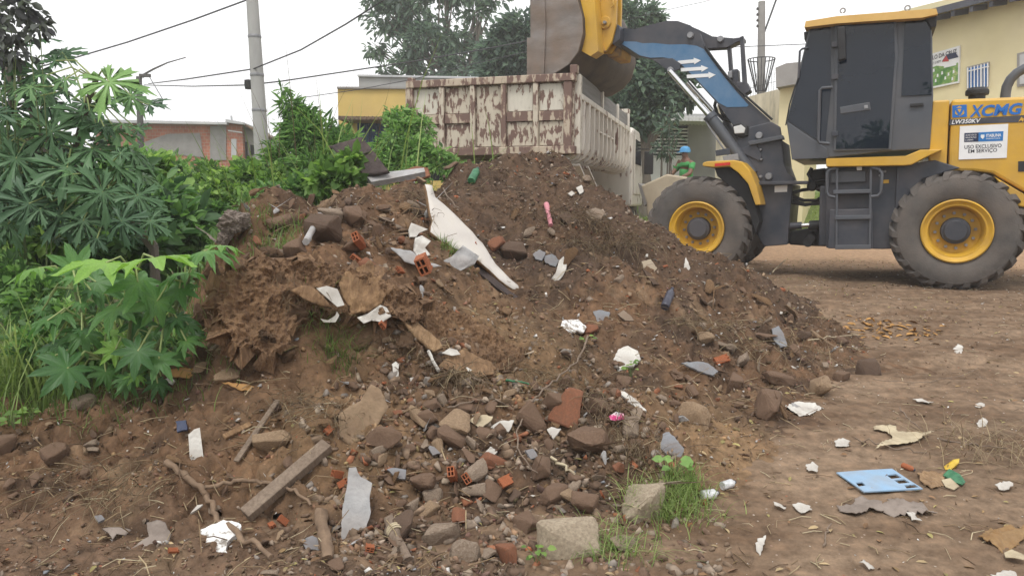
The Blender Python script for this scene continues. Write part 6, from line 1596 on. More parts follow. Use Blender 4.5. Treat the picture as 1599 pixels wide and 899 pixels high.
# big individual stones ------------------------------------------------
for i, (px, py, sz, mt_, scl, rot, sink, lab) in enumerate([
    (912,694,92,'r_brown',(1,.75,.75),(0,.1,-.6),.45,'large oblong brown boulder half buried in the lower slope'),
    (888,858,104,'r_pale',(1,.8,.85),(0,0,.1),.35,'largest pale flat topped stone at the bottom edge of the heap'),
    (1003,795,84,'r_pale',(1,.9,1.05),(.2,0,.8),.35,'tall pale tan stone beside the green grass tuft'),
    (1196,640,66,'r_brown',(1,.75,.75),(0,.15,.5),.2,'big brown block with worn corners at the right foot beside white crumbs'),
    (1277,608,42,'r_tan',(1,.9,.9),(0,0,.7),.2,'tan square stone left of the dark cube at the right foot'),
    (1360,585,40,'r_dark',(1,.9,.8),(0,0,.3),.1,'small dark cube of rubble lying farthest right on the road'),
    (1083,655,56,'r_tan',(1,.8,.9),(.1,0,.2),.4,'tan stone half buried in the ochre soil patch'),
    (1140,602,48,'r_brown',(1,.8,.8),(0,0,1),.3,'brown stone above the big worn block at the right foot'),
    (1214,597,48,'r_brown',(1.1,.7,.7),(0,.2,.2),.35,'low brown stone behind the big worn block at the right foot'),
    (1157,570,40,'r_grey',(1,.6,.8),(.3,0,.4),.3,'grey brown slabby stone right of the blue grey tile'),
    (1102,534,28,'r_tan',(1,.9,.9),(0,0,0),.3,'round tan stone on the right slope above the blue grey tile'),
    (1314,590,34,'r_brown',(1.1,.7,.7),(0,0,.1),.35,'flat brown stone between the tan stone and the dark cube'),
    (508,375,62,'r_dark',(1,.8,.9),(.3,.1,.3),.2,'dark square rubble block at the centre of the left summit'),
    (545,388,46,'r_brown',(1,.8,.9),(.2,.1,-.2),.2,'brown block leaning on the dark one on the left summit'),
    (440,352,46,'r_brown',(1.1,.8,.7),(.1,.1,.2),.25,'weathered brown block near the muddy cloth bundle'),
    (512,345,44,'r_grey',(1.1,.8,.6),(.2,.1,.2),.2,'pale grey slabby stone topping the left summit'),
    (548,345,42,'r_brown',(1,.8,.8),(0,.1,1.2),.3,'rounded brown lump right of the pale slabby stone'),
    (462,395,40,'r_brown',(1,.7,.7),(.2,.3,.9),.25,'small brown block left of the short grey stick'),
    (405,437,40,'d_white',(1,.8,.7),(.2,0,.3),.3,'white chalky stone on the left brow of the heap'),
    (772,384,36,'r_redd',(1.2,.7,.7),(0,.1,.3),.25,'reddish block lying right of the white board'),
    (802,397,40,'r_dark',(1.1,.8,.8),(0,.1,0),.3,'dark brown block right of the reddish block by the white board'),
    (133,636,44,'r_grey',(1.1,.8,.8),(0,0,.4),.3,'grey stone under the castor plant at the left'),
    (660,758,62,'r_brown',(.7,.6,1.25),(.2,.1,0),.3,'upright brown slab of rubble left of the red bricks'),
    (690,838,58,'r_grey',(1.15,.7,.7),(.1,.1,.9),.25,'ribbed grey brown block fragment low in the middle'),
    (642,797,34,'r_grey',(1,.8,.8),(0,0,.5),.25,'small grey cube right of the grey fibre cement sheet'),
    (676,783,36,'r_grey',(1,.8,.9),(0,.1,.1),.2,'grey cube under the upright brown slab'),
    (724,867,56,'r_grey',(1,.8,.8),(.3,.2,.5),.3,'knobbly grey lump of mortar at the bottom centre'),
    (792,872,52,'r_redd',(1,.8,.9),(0,0,.2),.3,'dark red brown block beside the largest pale stone'),
    (864,777,50,'r_brown',(1,.8,.8),(.2,0,.6),.3,'angular brown stone above the largest pale stone'),
    (912,791,50,'r_brown',(1,.8,.8),(.1,.2,.1),.3,'angular brown stone right of its twin above the largest pale stone'),
    (845,735,48,'r_brown',(1,.8,.8),(.1,.2,1.1),.35,'brown stone left of the oblong boulder'),
    (744,742,44,'r_grey',(1.2,.8,.4),(.3,0,.3),.2,'flat grey slab right of the red bricks'),
    (740,776,38,'r_grey',(1.2,.7,.5),(.1,0,.1),.2,'small flat grey slab below the red bricks'),
    (940,640,44,'r_brown',(1,.8,.8),(.1,.2,.4),.35,'brown stone above the oblong boulder'),
    (870,636,46,'r_brown',(1,.8,.8),(.1,.2,.1),.35,'rounded brown stone right of the long bent twig'),
    (975,852,46,'r_grey',(1.1,.8,.7),(0,0,.5),.35,'grey stone between the two big pale ones'),
    (820,822,50,'r_brown',(1,.8,.8),(0,0,1.5),.35,'brown stone left of the largest pale stone'),
    (86,712,44,'r_brown',(1.1,.8,.6),(0,0,.4),.35,'flat brown stone in the soil at the far left'),
    (4,702,40,'r_brown',(1,.8,.8),(0,0,.1),.3,'brown stone cut off by the left edge of the picture'),
    (385,425,40,'d_rot',(1,.8,.7),(0,.2,.3),.3,'crumbly tan lump on the brow above the left cliff'),
    (350,480,46,'d_rot',(1,.8,1),(0,.2,.9),.3,'crumbly tan lump stuck in the left cliff'),
    (355,590,40,'r_tan',(1,.8,.8),(0,.2,.3),.35,'tan lump at the foot of the left cliff'),
    (428,690,54,'r_tan',(1.2,.8,.7),(0,.1,.3),.45,'smooth tan lump between the leaning stick and the thick beam'),
]):
    me = stone_mesh('rubble_stone', 500 + i, 0.95, 3, 16, mt_, 0.055, 0.75 if i % 3 else 0.3)
    put('rubble_stone', me, px, py, sz, lab, 'stone', None, rot, sink, scl)
    EXC.append((px, py, sz * 0.5))

# hollow clay brick fragments
BR = [brick_mesh('brick_fragment', i, 'r_red') for i in range(4)]
for i, (px, py, sz, rot, scl, lab) in enumerate([
    (624,453,52,(.4,.2,.4),(1,.9,.8),'bright orange hollow brick piece right of the big broken slab'),
    (706,745,42,(.1,1.3,.1),(1,.7,.7),'upright orange red brick piece in the lower middle'),
    (727,757,38,(.5,.9,.8),(1,.8,.7),'ribbed orange red brick piece leaning beside the upright one'),
    (558,394,38,(.2,.9,.2),(1,.8,.7),'orange brick corner standing on the left summit'),
    (552,410,34,(.2,.2,.4),(1,.8,.5),'flat red brick flake under the brick corner on the summit'),
    (532,748,34,(.6,.9,.3),(1,.6,.6),'narrow red brick piece beside the grey fibre cement sheet'),
    (940,777,22,(.3,1.0,.2),(1.2,.7,.3),'small orange brick chip above the pale stones'),
    (577,860,26,(.2,.1,.4),(1,.9,.8),'small red brick corner right of the grey sheet foot'),
    (446,819,26,(.1,1.2,.3),(1,.7,.6),'little upright brick piece below the thick beam'),
    (425,825,20,(.2,.1,.8),(1,.8,.7),'tiny red brick crumb left of the upright piece by the beam'),
    (590,514,36,(.4,.5,.9),(1.2,.6,.4),'dark orange brick shard below the broken slabs'),
    (540,760,24,(.4,.1,.9),(1,.8,.8),'red brick crumb left of the grey sheet top'),
    (273,868,22,(.4,.5,.9),(1,.6,.6),'orange brick chip in the bottom left soil'),
    (790,760,32,(.2,.1,.5),(1,.9,.5),'reddish brick flake right of the flat grey slab'),
    (622,428,26,(.2,.4,.2),(1,.7,.5),'dull brick chip above the bright orange brick'),
    (1128,566,30,(.2,.1,.5),(1.2,.7,.5),'red brown brick bat behind the blue grey tile'),
    (512,688,24,(.2,.1,.5),(1,.8,.5),'crumbled red brick above the thick beam end'),
    (738,385,28,(.2,.1,.5),(1.2,.7,.5),'dull red brick tucked under the white board'),
]):
    put('brick_fragment', BR[i % 4], px, py, sz * 1.6, lab, 'brick', None, rot, -0.9 if i == 0 else -0.2 if i in (3, 10) else 0.2, scl)
    EXC.append((px, py, sz * 0.6))

# sheets: outline seen in the photo, laid on its own sloping plane, crumpled, given thickness
def sheet(name, label, cat, px_out, mat, th=0.01, amp=0.0, face=0.35, lift=0.03, res=0.035, holes=(), nscale=9.0, seed=0, depth=None, nvec=None, group=None, jag=0.0, edge_mat=None, excl=True):
    cxp = sum(p[0] for p in px_out) / len(px_out); cyp = sum(p[1] for p in px_out) / len(px_out)
    c = hit(cxp, cyp) if depth is None else at(cxp, cyp, depth)
    if nvec is not None: n = Vector(nvec).normalized()
    else:
        n = nrm(c.x, c.y, 0.15)
        n = (n * (1 - face) + (CAM - c).normalized() * face).normalized()
    c = c + n * lift
    u = Vector((1, 0, 0)); u = (u - n * u.dot(n)).normalized(); v = n.cross(u)
    rnd = random.Random(seed + int(cxp))
    def proj(px, py):
        d = ray(px, py); t = (c - CAM).dot(n) / d.dot(n); p = CAM + d * t - c
        return Vector((p.dot(u), p.dot(v)))
    P = [proj(*p) for p in px_out]
    if jag:
        Q = []
        for i in range(len(P)):
            a, b = P[i], P[(i + 1) % len(P)]; L = (b - a).length; m_ = max(1, int(L / max(res, 0.01)))
            for k in range(m_):
                q = a.lerp(b, k / m_)
                if k: q = q + Vector((rnd.uniform(-jag, jag), rnd.uniform(-jag, jag)))
                Q.append(q)
        P = Q
    HP = [[proj(*p) for p in h] for h in holes]
    vs = list(P); ed = [(i, (i + 1) % len(P)) for i in range(len(P))]
    for h in HP:
        b = len(vs); vs += h; ed += [(b + i, b + (i + 1) % len(h)) for i in range(len(h))]
    def inside(q, poly):
        r_ = False; j = len(poly) - 1
        for i in range(len(poly)):
            if (poly[i].y > q.y) != (poly[j].y > q.y) and q.x < (poly[j].x - poly[i].x) * (q.y - poly[i].y) / (poly[j].y - poly[i].y) + poly[i].x: r_ = not r_
            j = i
        return r_
    x0, x1 = min(p.x for p in P), max(p.x for p in P); y0, y1 = min(p.y for p in P), max(p.y for p in P)
    if amp > 0:
        res = max(res, math.sqrt((x1 - x0) * (y1 - y0) / (600 if amp < 0.04 else 4000)))
        for xx in np.arange(x0, x1, res):
            for yy in np.arange(y0, y1, res):
                q = Vector((xx + rnd.uniform(-.3, .3) * res, yy + rnd.uniform(-.3, .3) * res))
                if inside(q, P) and all(not inside(q, h) for h in HP): vs.append(q)
    ov, oe, of, *_ = delaunay_2d_cdt(vs, ed, [], 1, 1e-6)
    of = [f for f in of if all(not inside(sum((ov[i] for i in f), Vector((0, 0))) / len(f), h) for h in HP)]
    pts = []
    for q in ov:
        w3 = u * q.x + v * q.y
        z = 0.0
        if amp > 0:
            s_ = Vector((q.x * nscale + seed, q.y * nscale, seed * 1.7))
            z = amp * (pnoise(s_) + 0.5 * abs(pnoise(s_ * 2.3)) + 0.25 * pnoise(s_ * 5))
            if amp > 0.04: z += amp * (0.35 * abs(pnoise(s_ * 5.1)) + 0.22 * pnoise(s_ * 9.7) + 0.14 * pnoise(s_ * 19))
        pts.append(w3 + n * z)
    me = bpy.data.meshes.new(name); me.from_pydata([tuple(p) for p in pts], [], [tuple(f) for f in of])
    bm = bmesh.new(); bm.from_mesh(me); bmesh.ops.recalc_face_normals(bm, faces=bm.faces)
    if bm.faces and sum((f.normal for f in bm.faces), Vector()).dot(n) < 0: bmesh.ops.reverse_faces(bm, faces=bm.faces)
    bm.to_mesh(me); bm.free()
    o = link_mesh(name, me, M[mat]); o.location = c
    if 0.006 < amp < 0.04: me.polygons.foreach_set('use_smooth', np.ones(len(me.polygons), dtype=bool))
    s_ = o.modifiers.new('solid', 'SOLIDIFY'); s_.thickness = th; s_.offset = -1
    if edge_mat: me.materials.append(M[edge_mat]); s_.material_offset_rim = 1; s_.material_offset = 1
    if excl: EXC.append((cxp, cyp, 0.35 * max(max(p[0] for p in px_out) - min(p[0] for p in px_out), max(p[1] for p in px_out) - min(p[1] for p in px_out))))
    return tag(o, label, cat, group)
sheet('long_board', 'long white painted board sloping down the heap from its top', 'board', [(663,288),(674,290),(680,308),(700,325),(716,340),(738,362),(754,379),(775,411),(796,434),(818,455),(800,452),(780,436),(765,421),(747,408),(716,390),(700,384),(693,379),(672,362),(676,345),(672,332),(668,310)], 'd_board', 0.028, 0.012, 0.25, 0.075, 0.05, seed=2, jag=0.004, nscale=4, edge_mat='d_rot')
sheet('dark_plank', 'dark rotten plank edge showing under the white board', 'plank', [(692,384),(716,394),(747,413),(770,432),(800,457),(835,476),(848,489),(820,480),(780,452),(745,424),(706,396)], 'd_blackboard', 0.02, 0.006, 0.3, 0.05, 0.04, jag=0.004)
sheet('cement_sheet', 'tall pointed grey fibre cement sheet standing at the bottom centre left', 'sheet', [(545,730),(556,729),(563,744),(581,754),(577,775),(579,799),(571,827),(573,850),(569,879),(546,899),(540,890),(532,859),(534,799),(541,764)], 'd_fibre', 0.01, 0.006, 0.75, 0.07, 0.02, jag=0.002)
sheet('curled_board', 'tan curled piece of board standing below the grassy hollow', 'board', [(528,648),(545,634),(563,626),(572,612),(579,600),(595,608),(607,634),(595,655),(579,680),(557,708),(551,720),(553,696),(540,690),(531,680)], 'r_tan', 0.014, 0.022, 0.7, 0.05, 0.02, seed=4, nscale=6, jag=0.003)
sheet('tile_strip', 'narrow white tiled strip with brown edge stuck upright in the left soil', 'tile', [(294,678),(303,670),(312,667),(316,700),(320,730),(313,738),(299,744),(296,710)], 'd_white', 0.016, 0.003, 0.8, 0.04, 0.02, edge_mat='d_orange')
sheet('foam_scrap', 'white pitted foam lump beside the forked branch at bottom left', 'foam', [(313,826),(330,818),(349,811),(366,814),(377,821),(372,833),(357,843),(353,855),(355,870),(346,879),(333,879),(322,868),(318,848)], 'd_foam', 0.02, 0.003, 0.3, 0.03, 0.012, seed=6, nscale=14, jag=0.006)
sheet('paper_sack', 'crumpled muddy brown paper sack on the bottom left soil', 'sack', [(229,816),(244,811),(258,815),(268,833),(263,850),(253,859),(232,866),(216,869),(195,863),(212,850),(233,839)], 'd_cloth', 0.004, 0.022, 0.3, 0.025, 0.014, seed=7, nscale=13, jag=0.002)
sheet('rag', 'small grey rag on the soil left of the paper sack', 'rag', [(160,826),(178,822),(205,828),(196,836),(182,834),(176,843),(170,832)], 'd_cloth', 0.004, 0.014, 0.3, 0.02, 0.012, seed=8, nscale=14)
sheet('broken_slab', 'broad broken brown fibrous slab jutting out under the summit', 'slab', [(533,460),(530,433),(550,420),(577,410),(596,430),(606,453),(598,468),(587,480),(572,484),(557,487),(543,475)], 'd_rot', 0.024, 0.030, 0.35, 0.165, 0.015, seed=9, nscale=13, jag=0.016)
sheet('broken_slab', 'narrow brown slab jutting out left of the white plate over the grassy hollow', 'slab', [(453,453),(470,446),(487,447),(505,465),(519,481),(497,476),(477,468)], 'd_rot', 0.02, 0.010, 0.3, 0.120, 0.02, seed=10, jag=0.003)
M['d_peat'] = pmat('fibrous brown clod', [(0.28, (0.085, 0.045, 0.025)), (0.5, (0.20, 0.115, 0.06)), (0.72, (0.34, 0.21, 0.115))], 10, 0.95, 0.9, 35, stretch=(4, 4, 1), dust=((0.13, 0.08, 0.05), 0.6, 5))
sheet('fibrous_crust', 'thick fibrous brown crust overhanging the grassy hollow on the left brow', 'crust', [(336,448),(362,420),(400,404),(450,404),(500,412),(545,420),(600,440),(648,462),(664,496),(640,506),(606,494),(570,496),(536,490),(505,486),(474,484),(462,512),(446,548),(418,556),(396,540),(372,545),(350,515)], 'd_peat', 0.10, 0.060, 0.30, 0.035, 0.012, seed=41, nscale=9, jag=0.014, excl=False)
sheet('fibrous_crust', 'second smaller fibrous crust jutting out above the rotten plank foot', 'crust', [(640,470),(690,478),(740,500),(800,540),(846,560),(830,584),(790,578),(740,560),(700,548),(664,520)], 'd_peat', 0.07, 0.045, 0.30, 0.015, 0.012, seed=42, nscale=9, jag=0.012, excl=False)
sheet('white_plate', 'white smooth plate wedged between the two broken brown slabs', 'plate', [(494,450),(510,446),(527,451),(538,476),(527,479),(512,466)], 'd_white', 0.008, 0.002, 0.5, 0.135, 0.02)
sheet('torn_wrapper', 'pale bluish torn wrapper hanging below the broad broken slab', 'wrapper', [(558,495),(575,489),(593,477),(604,480),(611,494),(597,503),(580,500),(568,505)], 'd_white', 0.003, 0.014, 0.5, 0.110, 0.012, seed=11, nscale=18)
sheet('curled_strip', 'curled white strip below the white plate in the grassy hollow', 'strip', [(500,497),(512,500),(524,492),(526,486),(530,492),(524,503),(506,503)], 'd_white', 0.004, 0.004, 0.5, 0.100, 0.012)
sheet('rotten_plank', 'long rotten brown plank sloping down right of the grassy hollow', 'plank', [(623,487),(637,484),(650,500),(668,515),(686,531),(692,544),(677,548),(662,535),(648,523),(634,505)], 'd_rot2', 0.025, 0.012, 0.4, 0.115, 0.02, seed=12, jag=0.004)
for k, (dy, lab) in enumerate(((0, 'topmost layer of the splintered brown plank with the white flake'), (6, 'middle layer of the splintered brown plank with the white flake'), (12, 'lowest layer of the splintered brown plank with the white flake'))):
    sheet('splintered_plank', lab, 'plank', [(684 - k * 2,572 + dy),(700,556 + dy),(722,546 + dy),(748,556 + dy),(768,566 + dy),(776 - k * 4,577 + dy),(740,582 + dy),(712,582 + dy)], 'd_rot', 0.008, 0.008, 0.12, 0.075 - 0.026 * k, 0.02, seed=13 + k, jag=0.005)
sheet('white_flake', 'white paint flake lying on the splintered plank', 'flake', [(690,551),(702,543),(714,546),(719,553),(706,555)], 'd_white', 0.004, 0.003, 0.2, 0.10, 0.02)
sheet('white_flake', 'long white flake along the front edge of the splintered plank', 'flake', [(703,576),(730,573),(738,578),(720,582),(704,580)], 'd_white', 0.004, 0.003, 0.4, 0.075, 0.02)
for (lab, q, mat_) in [
    ('cream tile shard left of the white tile pair in the lower middle', [(732,656),(742,649),(754,647),(770,650),(762,660),(752,668)], 'd_cream'),
    ('white tile shard right of the cream one in the lower middle', [(766,667),(776,659),(788,656),(803,656),(799,666),(794,674)], 'd_white'),
    ('bright white square tile chip beside the oblong boulder', [(854,670),(861,666),(876,669),(870,678),(864,685)], 'd_white'),
    ('white triangular tile chip above the flat grey slab', [(753,716),(759,704),(766,697),(777,705),(768,712),(760,719)], 'd_white'),
    ('pale blue glazed chip left of the oblong boulder', [(820,703),(832,700),(840,712),(829,716)], 'd_slate'),
    ('pale grey chip above the upright brown slab', [(668,694),(678,697),(688,707),(676,710)], 'd_slate'),
    ('grey chip right of the tall fibre cement sheet', [(604,732),(618,730),(634,733),(632,748),(616,744)], 'd_slate'),
    ('slate blue slab standing in the ochre soil', [(1035,677),(1045,674),(1056,686),(1068,700),(1064,712),(1055,719),(1042,710),(1031,699)], 'd_slate'),
    ('long blue grey tile lying low on the right slope', [(1064,566),(1090,564),(1106,567),(1122,579),(1113,585),(1090,579)], 'd_slate'),
    ('grey slate square left of the middle white foam', [(926,486),(940,484),(952,487),(950,511),(936,508)], 'd_slate'),
    ('grey green slab half buried high on the right slope', [(1205,513),(1216,509),(1224,522),(1229,540),(1219,542),(1208,530)], 'd_slate'),
    ('pale slab lying high on the right slope near the wheel', [(1002,408),(1016,405),(1026,418),(1020,428),(1006,420)], 'r_pale'),
    ('grey slab piece left of the curved white bag', [(832,397),(842,390),(852,394),(846,406),(836,404)], 'd_slate'),
    ('bent dark grey slab right above the curved white bag', [(848,400),(862,396),(874,404),(868,416),(852,410)], 'd_slate'),
    ('grey crumpled chip right of the slate square', [(964,490),(974,484),(984,492),(990,500),(976,500)], 'r_grey'),
    ('white grey sliver pointing down right below the foam scrap', [(966,611),(975,611),(992,624),(1010,641),(996,637),(980,626)], 'd_white'),
    ('bright white shard standing on the right slope below the front wheel', [(1067,420),(1071,402),(1078,418),(1073,425)], 'd_white'),
    ('white flake standing left of the splintered plank', [(612,568),(618,564),(623,568),(621,596),(615,595)], 'd_white'),
    ('pale chip left of the cardboard in the cliff foot', [(352,540),(360,534),(365,545),(358,556),(350,550)], 'd_slate'),
    ('white sliver pointing at the forked branch', [(297,801),(308,788),(317,787),(306,796)], 'd_white'),
    ('pale grey flake in the soil at the left', [(147,805),(158,803),(164,810),(154,815)], 'd_slate'),
    ('dark blue plastic square left of the tiled strip', [(274,657),(290,655),(292,670),(276,674)], 'sign_navy'),
    ('pale slab crumb beside the dark crumbled logs', [(472,842),(488,836),(503,842),(500,860),(478,858)], 'd_slate'),
    ('small white scrap on the upper right slope', [(886,302),(893,298),(898,302),(892,306)], 'd_white'),
    ('white scrap beside the first one on the upper right slope', [(900,293),(908,289),(912,298),(905,303)], 'd_white'),
    ('white strip right of the white board', [(798,382),(812,378),(822,381),(806,386)], 'd_white'),
    ('broad grey stone slab on the right shoulder', [(915,329),(930,324),(945,331),(938,343),(920,340)], 'r_grey'),
    ('thin dark slab edge standing on the right slope', [(1003,420),(1012,424),(1030,444),(1020,444)], 'r_dark'),
    ('thin dark slab behind the dark block by the board', [(870,336),(888,330),(905,345),(890,352)], 'r_dark'),
    ('orange brown chipboard strip below the castor plant', [(262,577),(285,574),(325,578),(322,588),(290,590),(266,587)], 'd_orange'),
    ('small white block at the end of the chipboard strip', [(258,592),(266,588),(273,594),(268,600)], 'd_white'),
    ('tan splinter of wood at the foot of the left cliff', [(345,596),(370,598),(405,604),(400,611),(372,608)], 'd_orange'),
    ('bright white block end on the lower slope centre', [(640,590),(648,588),(650,600),(643,602)], 'd_white'),
]:
    sheet('shard', lab, 'shard', q, mat_, 0.012, 0.005, 0.35, 0.03, 0.016, jag=0.004, seed=len(lab))
sheet('foam_scrap', 'bright white foam scrap in the middle of the heap', 'foam', [(874,513),(878,501),(890,499),(903,498),(916,510),(911,519),(902,514),(893,518),(884,516)], 'd_foam', 0.03, 0.008, 0.4, 0.05, 0.015, seed=15, nscale=9, jag=0.003)
sheet('foam_scrap', 'round white foam scrap on the lower right slope above the sprout', 'foam', [(958,560),(966,545),(980,541),(996,547),(1001,560),(990,570),(976,572),(966,580),(959,572)], 'd_white', 0.02, 0.010, 0.4, 0.035, 0.015, seed=16, nscale=9, jag=0.003)
sheet('plastic_bag', 'curved white plastic bag strip below the ledge of roots', 'bag', [(880,400),(885,411),(884,421),(879,431),(868,443),(852,450),(857,439),(868,426),(873,407)], 'd_white', 0.006, 0.012, 0.6, 0.05, 0.012, seed=17, nscale=14)
sheet('crumpled_card', 'dirty white crumpled card among grey splinters left of the white board', 'card', [(648,372),(660,366),(672,377),(664,386),(672,398),(655,404),(645,392)], 'd_white', 0.004, 0.02, 0.4, 0.05, 0.012, seed=18, nscale=16)
sheet('crumpled_card', 'grey crumpled card under the white board edge', 'card', [(690,408),(706,400),(722,384),(748,400),(742,412),(716,424),(700,418)], 'd_fibre', 0.004, 0.02, 0.4, 0.06, 0.014, seed=19, nscale=14)
sheet('grey_splinter', 'flat grey splintered sheet left of the white board', 'sheet', [(610,386),(640,392),(672,410),(690,416),(660,418),(632,408)], 'd_fibre', 0.006, 0.01, 0.35, 0.05, 0.02, seed=20, jag=0.003)
sheet('white_chunk', 'white broken board end left of the top of the white board', 'board', [(638,358),(642,348),(652,352),(668,358),(654,364),(650,370),(640,370)], 'd_white', 0.015, 0.006, 0.4, 0.05, 0.02, seed=21)
sheet('dark_board', 'large dark sodden board tilted among the weeds behind the heap', 'board', [(513,228),(540,221),(565,214),(584,238),(606,266),(588,272),(567,273),(551,256)], 'd_blackboard', 0.03, 0.012, 0.5, 0.0, 0.03, depth=6.2, nvec=(-0.25, -0.75, 0.6), seed=22, jag=0.004)
sheet('grey_beam', 'grey beam lying flat below the dark tilted board', 'beam', [(572,275),(600,269),(662,262),(664,268),(610,279),(580,284)], 'd_fibre', 0.05, 0.0, 0.3, 0.0, 0.03, depth=6.1, nvec=(0, -0.6, 0.8))
sheet('rust_sheet', 'rusty brown sheet behind the grey beam', 'sheet', [(618,270),(650,259),(668,262),(672,274),(640,284),(622,284)], 'r_redd', 0.02, 0.015, 0.3, 0.0, 0.02, depth=6.3, nvec=(0, -0.6, 0.8), seed=23)
# the litter on the road
sheet('blue_panel', 'light blue flat panel with cut out windows lying on the road', 'panel', [(1306,737),(1340,734),(1393,731),(1420,749),(1441,762),(1349,767),(1328,752)], 'd_panel', 0.006, 0.0, 0.0, 0.018, 0.02,
      holes=[[(1384,741),(1399,739.5),(1408,745),(1392,747)], [(1396,749),(1412,747.5),(1421,753),(1404,754.5)], [(1412,757),(1428,755.5),(1435,760),(1416,762)], [(1336,753),(1346,752),(1352,757),(1341,759)]])
sheet('torn_card', 'cream torn cardboard sheet lying on the road above the blue panel', 'card', [(1363,665),(1378,663),(1397,665),(1402,674),(1430,676),(1459,674),(1438,683),(1418,692),(1392,695),(1366,699),(1380,690),(1394,681),(1386,673),(1366,671)], 'd_cream', 0.003, 0.016, 0.0, 0.018, 0.012, seed=24, nscale=14, jag=0.006)
sheet('grey_cloth', 'long crumpled grey cloth strip on the road below the blue panel', 'cloth', [(1306,789),(1328,786),(1352,776),(1378,786),(1404,782),(1434,784),(1464,800),(1421,801),(1396,803),(1380,796),(1350,797),(1335,801),(1318,797)], 'd_cloth', 0.004, 0.022, 0.0, 0.018, 0.012, seed=25, nscale=20, jag=0.012)
sheet('ochre_sheet', 'ochre crumpled sheet at the bottom right edge of the picture', 'sheet', [(1527,836),(1541,823),(1570,822),(1606,817),(1602,840),(1585,852),(1565,861),(1545,848)], 'd_ochre', 0.004, 0.038, 0.1, 0.02, 0.012, seed=26, nscale=15, jag=0.006)
sheet('cream_crumple', 'cream crumpled paper under the ochre sheet at the right edge', 'paper', [(1568,860),(1580,858),(1600,868),(1604,876),(1582,874),(1570,870)], 'd_cream', 0.003, 0.02, 0.1, 0.02, 0.012, seed=27, nscale=14)
sheet('green_wrapper', 'dark green shiny wrapper right of the blue panel', 'wrapper', [(1472,739),(1482,734),(1498,742),(1508,752),(1502,759),(1488,752)], 'd_green', 0.004, 0.02, 0.1, 0.02, 0.01, seed=28, nscale=18)
sheet('pale_wrapper', 'pale green wrapper tucked under the dark green one', 'wrapper', [(1470,750),(1484,749),(1498,758),(1490,765),(1476,760)], 'd_cream', 0.004, 0.016, 0.1, 0.015, 0.01, seed=29, nscale=18)
sheet('yellow_wrapper', 'yellow wrapper above the dark green one', 'wrapper', [(1474,727),(1486,719),(1498,716),(1497,724),(1486,733),(1476,734)], 'd_yellow', 0.003, 0.014, 0.2, 0.025, 0.01, seed=30, nscale=18)
sheet('rust_mat', 'rusty fibrous mat between the blue panel and the wrappers', 'mat', [(1432,738),(1452,734),(1472,738),(1474,758),(1455,764),(1438,752)], 'd_rot2', 0.004, 0.014, 0.0, 0.008, 0.008, seed=31, nscale=26, jag=0.008)
sheet('magenta_wrapper', 'magenta and white wrapper right of the oblong boulder', 'wrapper', [(951,650),(962,643),(974,645),(975,653),(962,657),(953,656)], 'd_magenta', 0.003, 0.008, 0.4, 0.03, 0.01, seed=32, nscale=20)
for lab, q in [
    ('white crumbled plaster beside the big worn block on the road', [(1226,632),(1244,628),(1270,628),(1286,636),(1270,645),(1250,650),(1236,642)]),
    ('white paper scrap left of the cream torn card', [(1303,687),(1316,684),(1328,690),(1322,697),(1305,698)]),
    ('white crumpled paper below left of the blue panel', [(1237,786),(1250,784),(1264,787),(1268,797),(1256,800),(1244,795)]),
    ('small white paper twist left of the crumpled one', [(1207,783),(1216,785),(1228,790),(1224,794),(1212,790)]),
    ('white stone like scrap above left of the blue panel', [(1258,727),(1268,722),(1277,727),(1276,736),(1262,735)]),
    ('clean white rectangle of card at the bottom of the road', [(1341,877),(1349,873),(1366,885),(1357,889)]),
    ('white tissue at the bottom right corner', [(1546,896),(1566,890),(1584,894),(1592,903),(1560,905)]),
    ('white knotted bag on the road at the right', [(1488,545),(1496,538),(1504,542),(1502,551),(1492,552)]),
    ('clear crumpled wrapper on the road right of the torn card', [(1525,660),(1534,652),(1543,657),(1540,665),(1530,666)]),
    ('long white strip on the road above the torn card', [(1425,622),(1440,622),(1458,627),(1450,630),(1432,627)]),
    ('white oval lid on the road at the right', [(1522,630),(1532,628),(1538,633),(1530,637),(1523,635)]),
    ('white flat scrap at the right edge above the ochre sheet', [(1553,757),(1566,752),(1582,756),(1576,764),(1560,764)]),
    ('pale triangular scrap in the lower middle of the road', [(1412,797),(1426,800),(1440,814),(1426,812)]),
    ('small white scrap beside the left heap foot on the road', [(1183,840),(1196,836),(1192,850),(1186,866),(1180,852)]),
]:
    sheet('paper_scrap', lab, 'paper', q, 'd_white', 0.002, 0.012, 0.1, 0.018, 0.010, seed=len(lab), nscale=24, jag=0.005)

# cloth bundle
me = stone_mesh('cloth_bundle', 900, 1.0, 4, 18, 'd_cloth', 0.20)
put('cloth_bundle', me, 378, 362, 66, 'muddy grey cloth bundle on the left summit edge', 'cloth', None, (0.2, 0.1, 0.4), -0.1, (0.9, 0.8, 0.95))
me = stone_mesh('cloth_bundle', 901, 0.8, 4, 18, 'd_cloth', 0.22)
put('cloth_bundle', me, 362, 378, 44, 'smaller muddy cloth fold left below the grey bundle', 'cloth', None, (0.2, 0.5, 1.4), 0.1, (0.9, 0.8, 0.9))

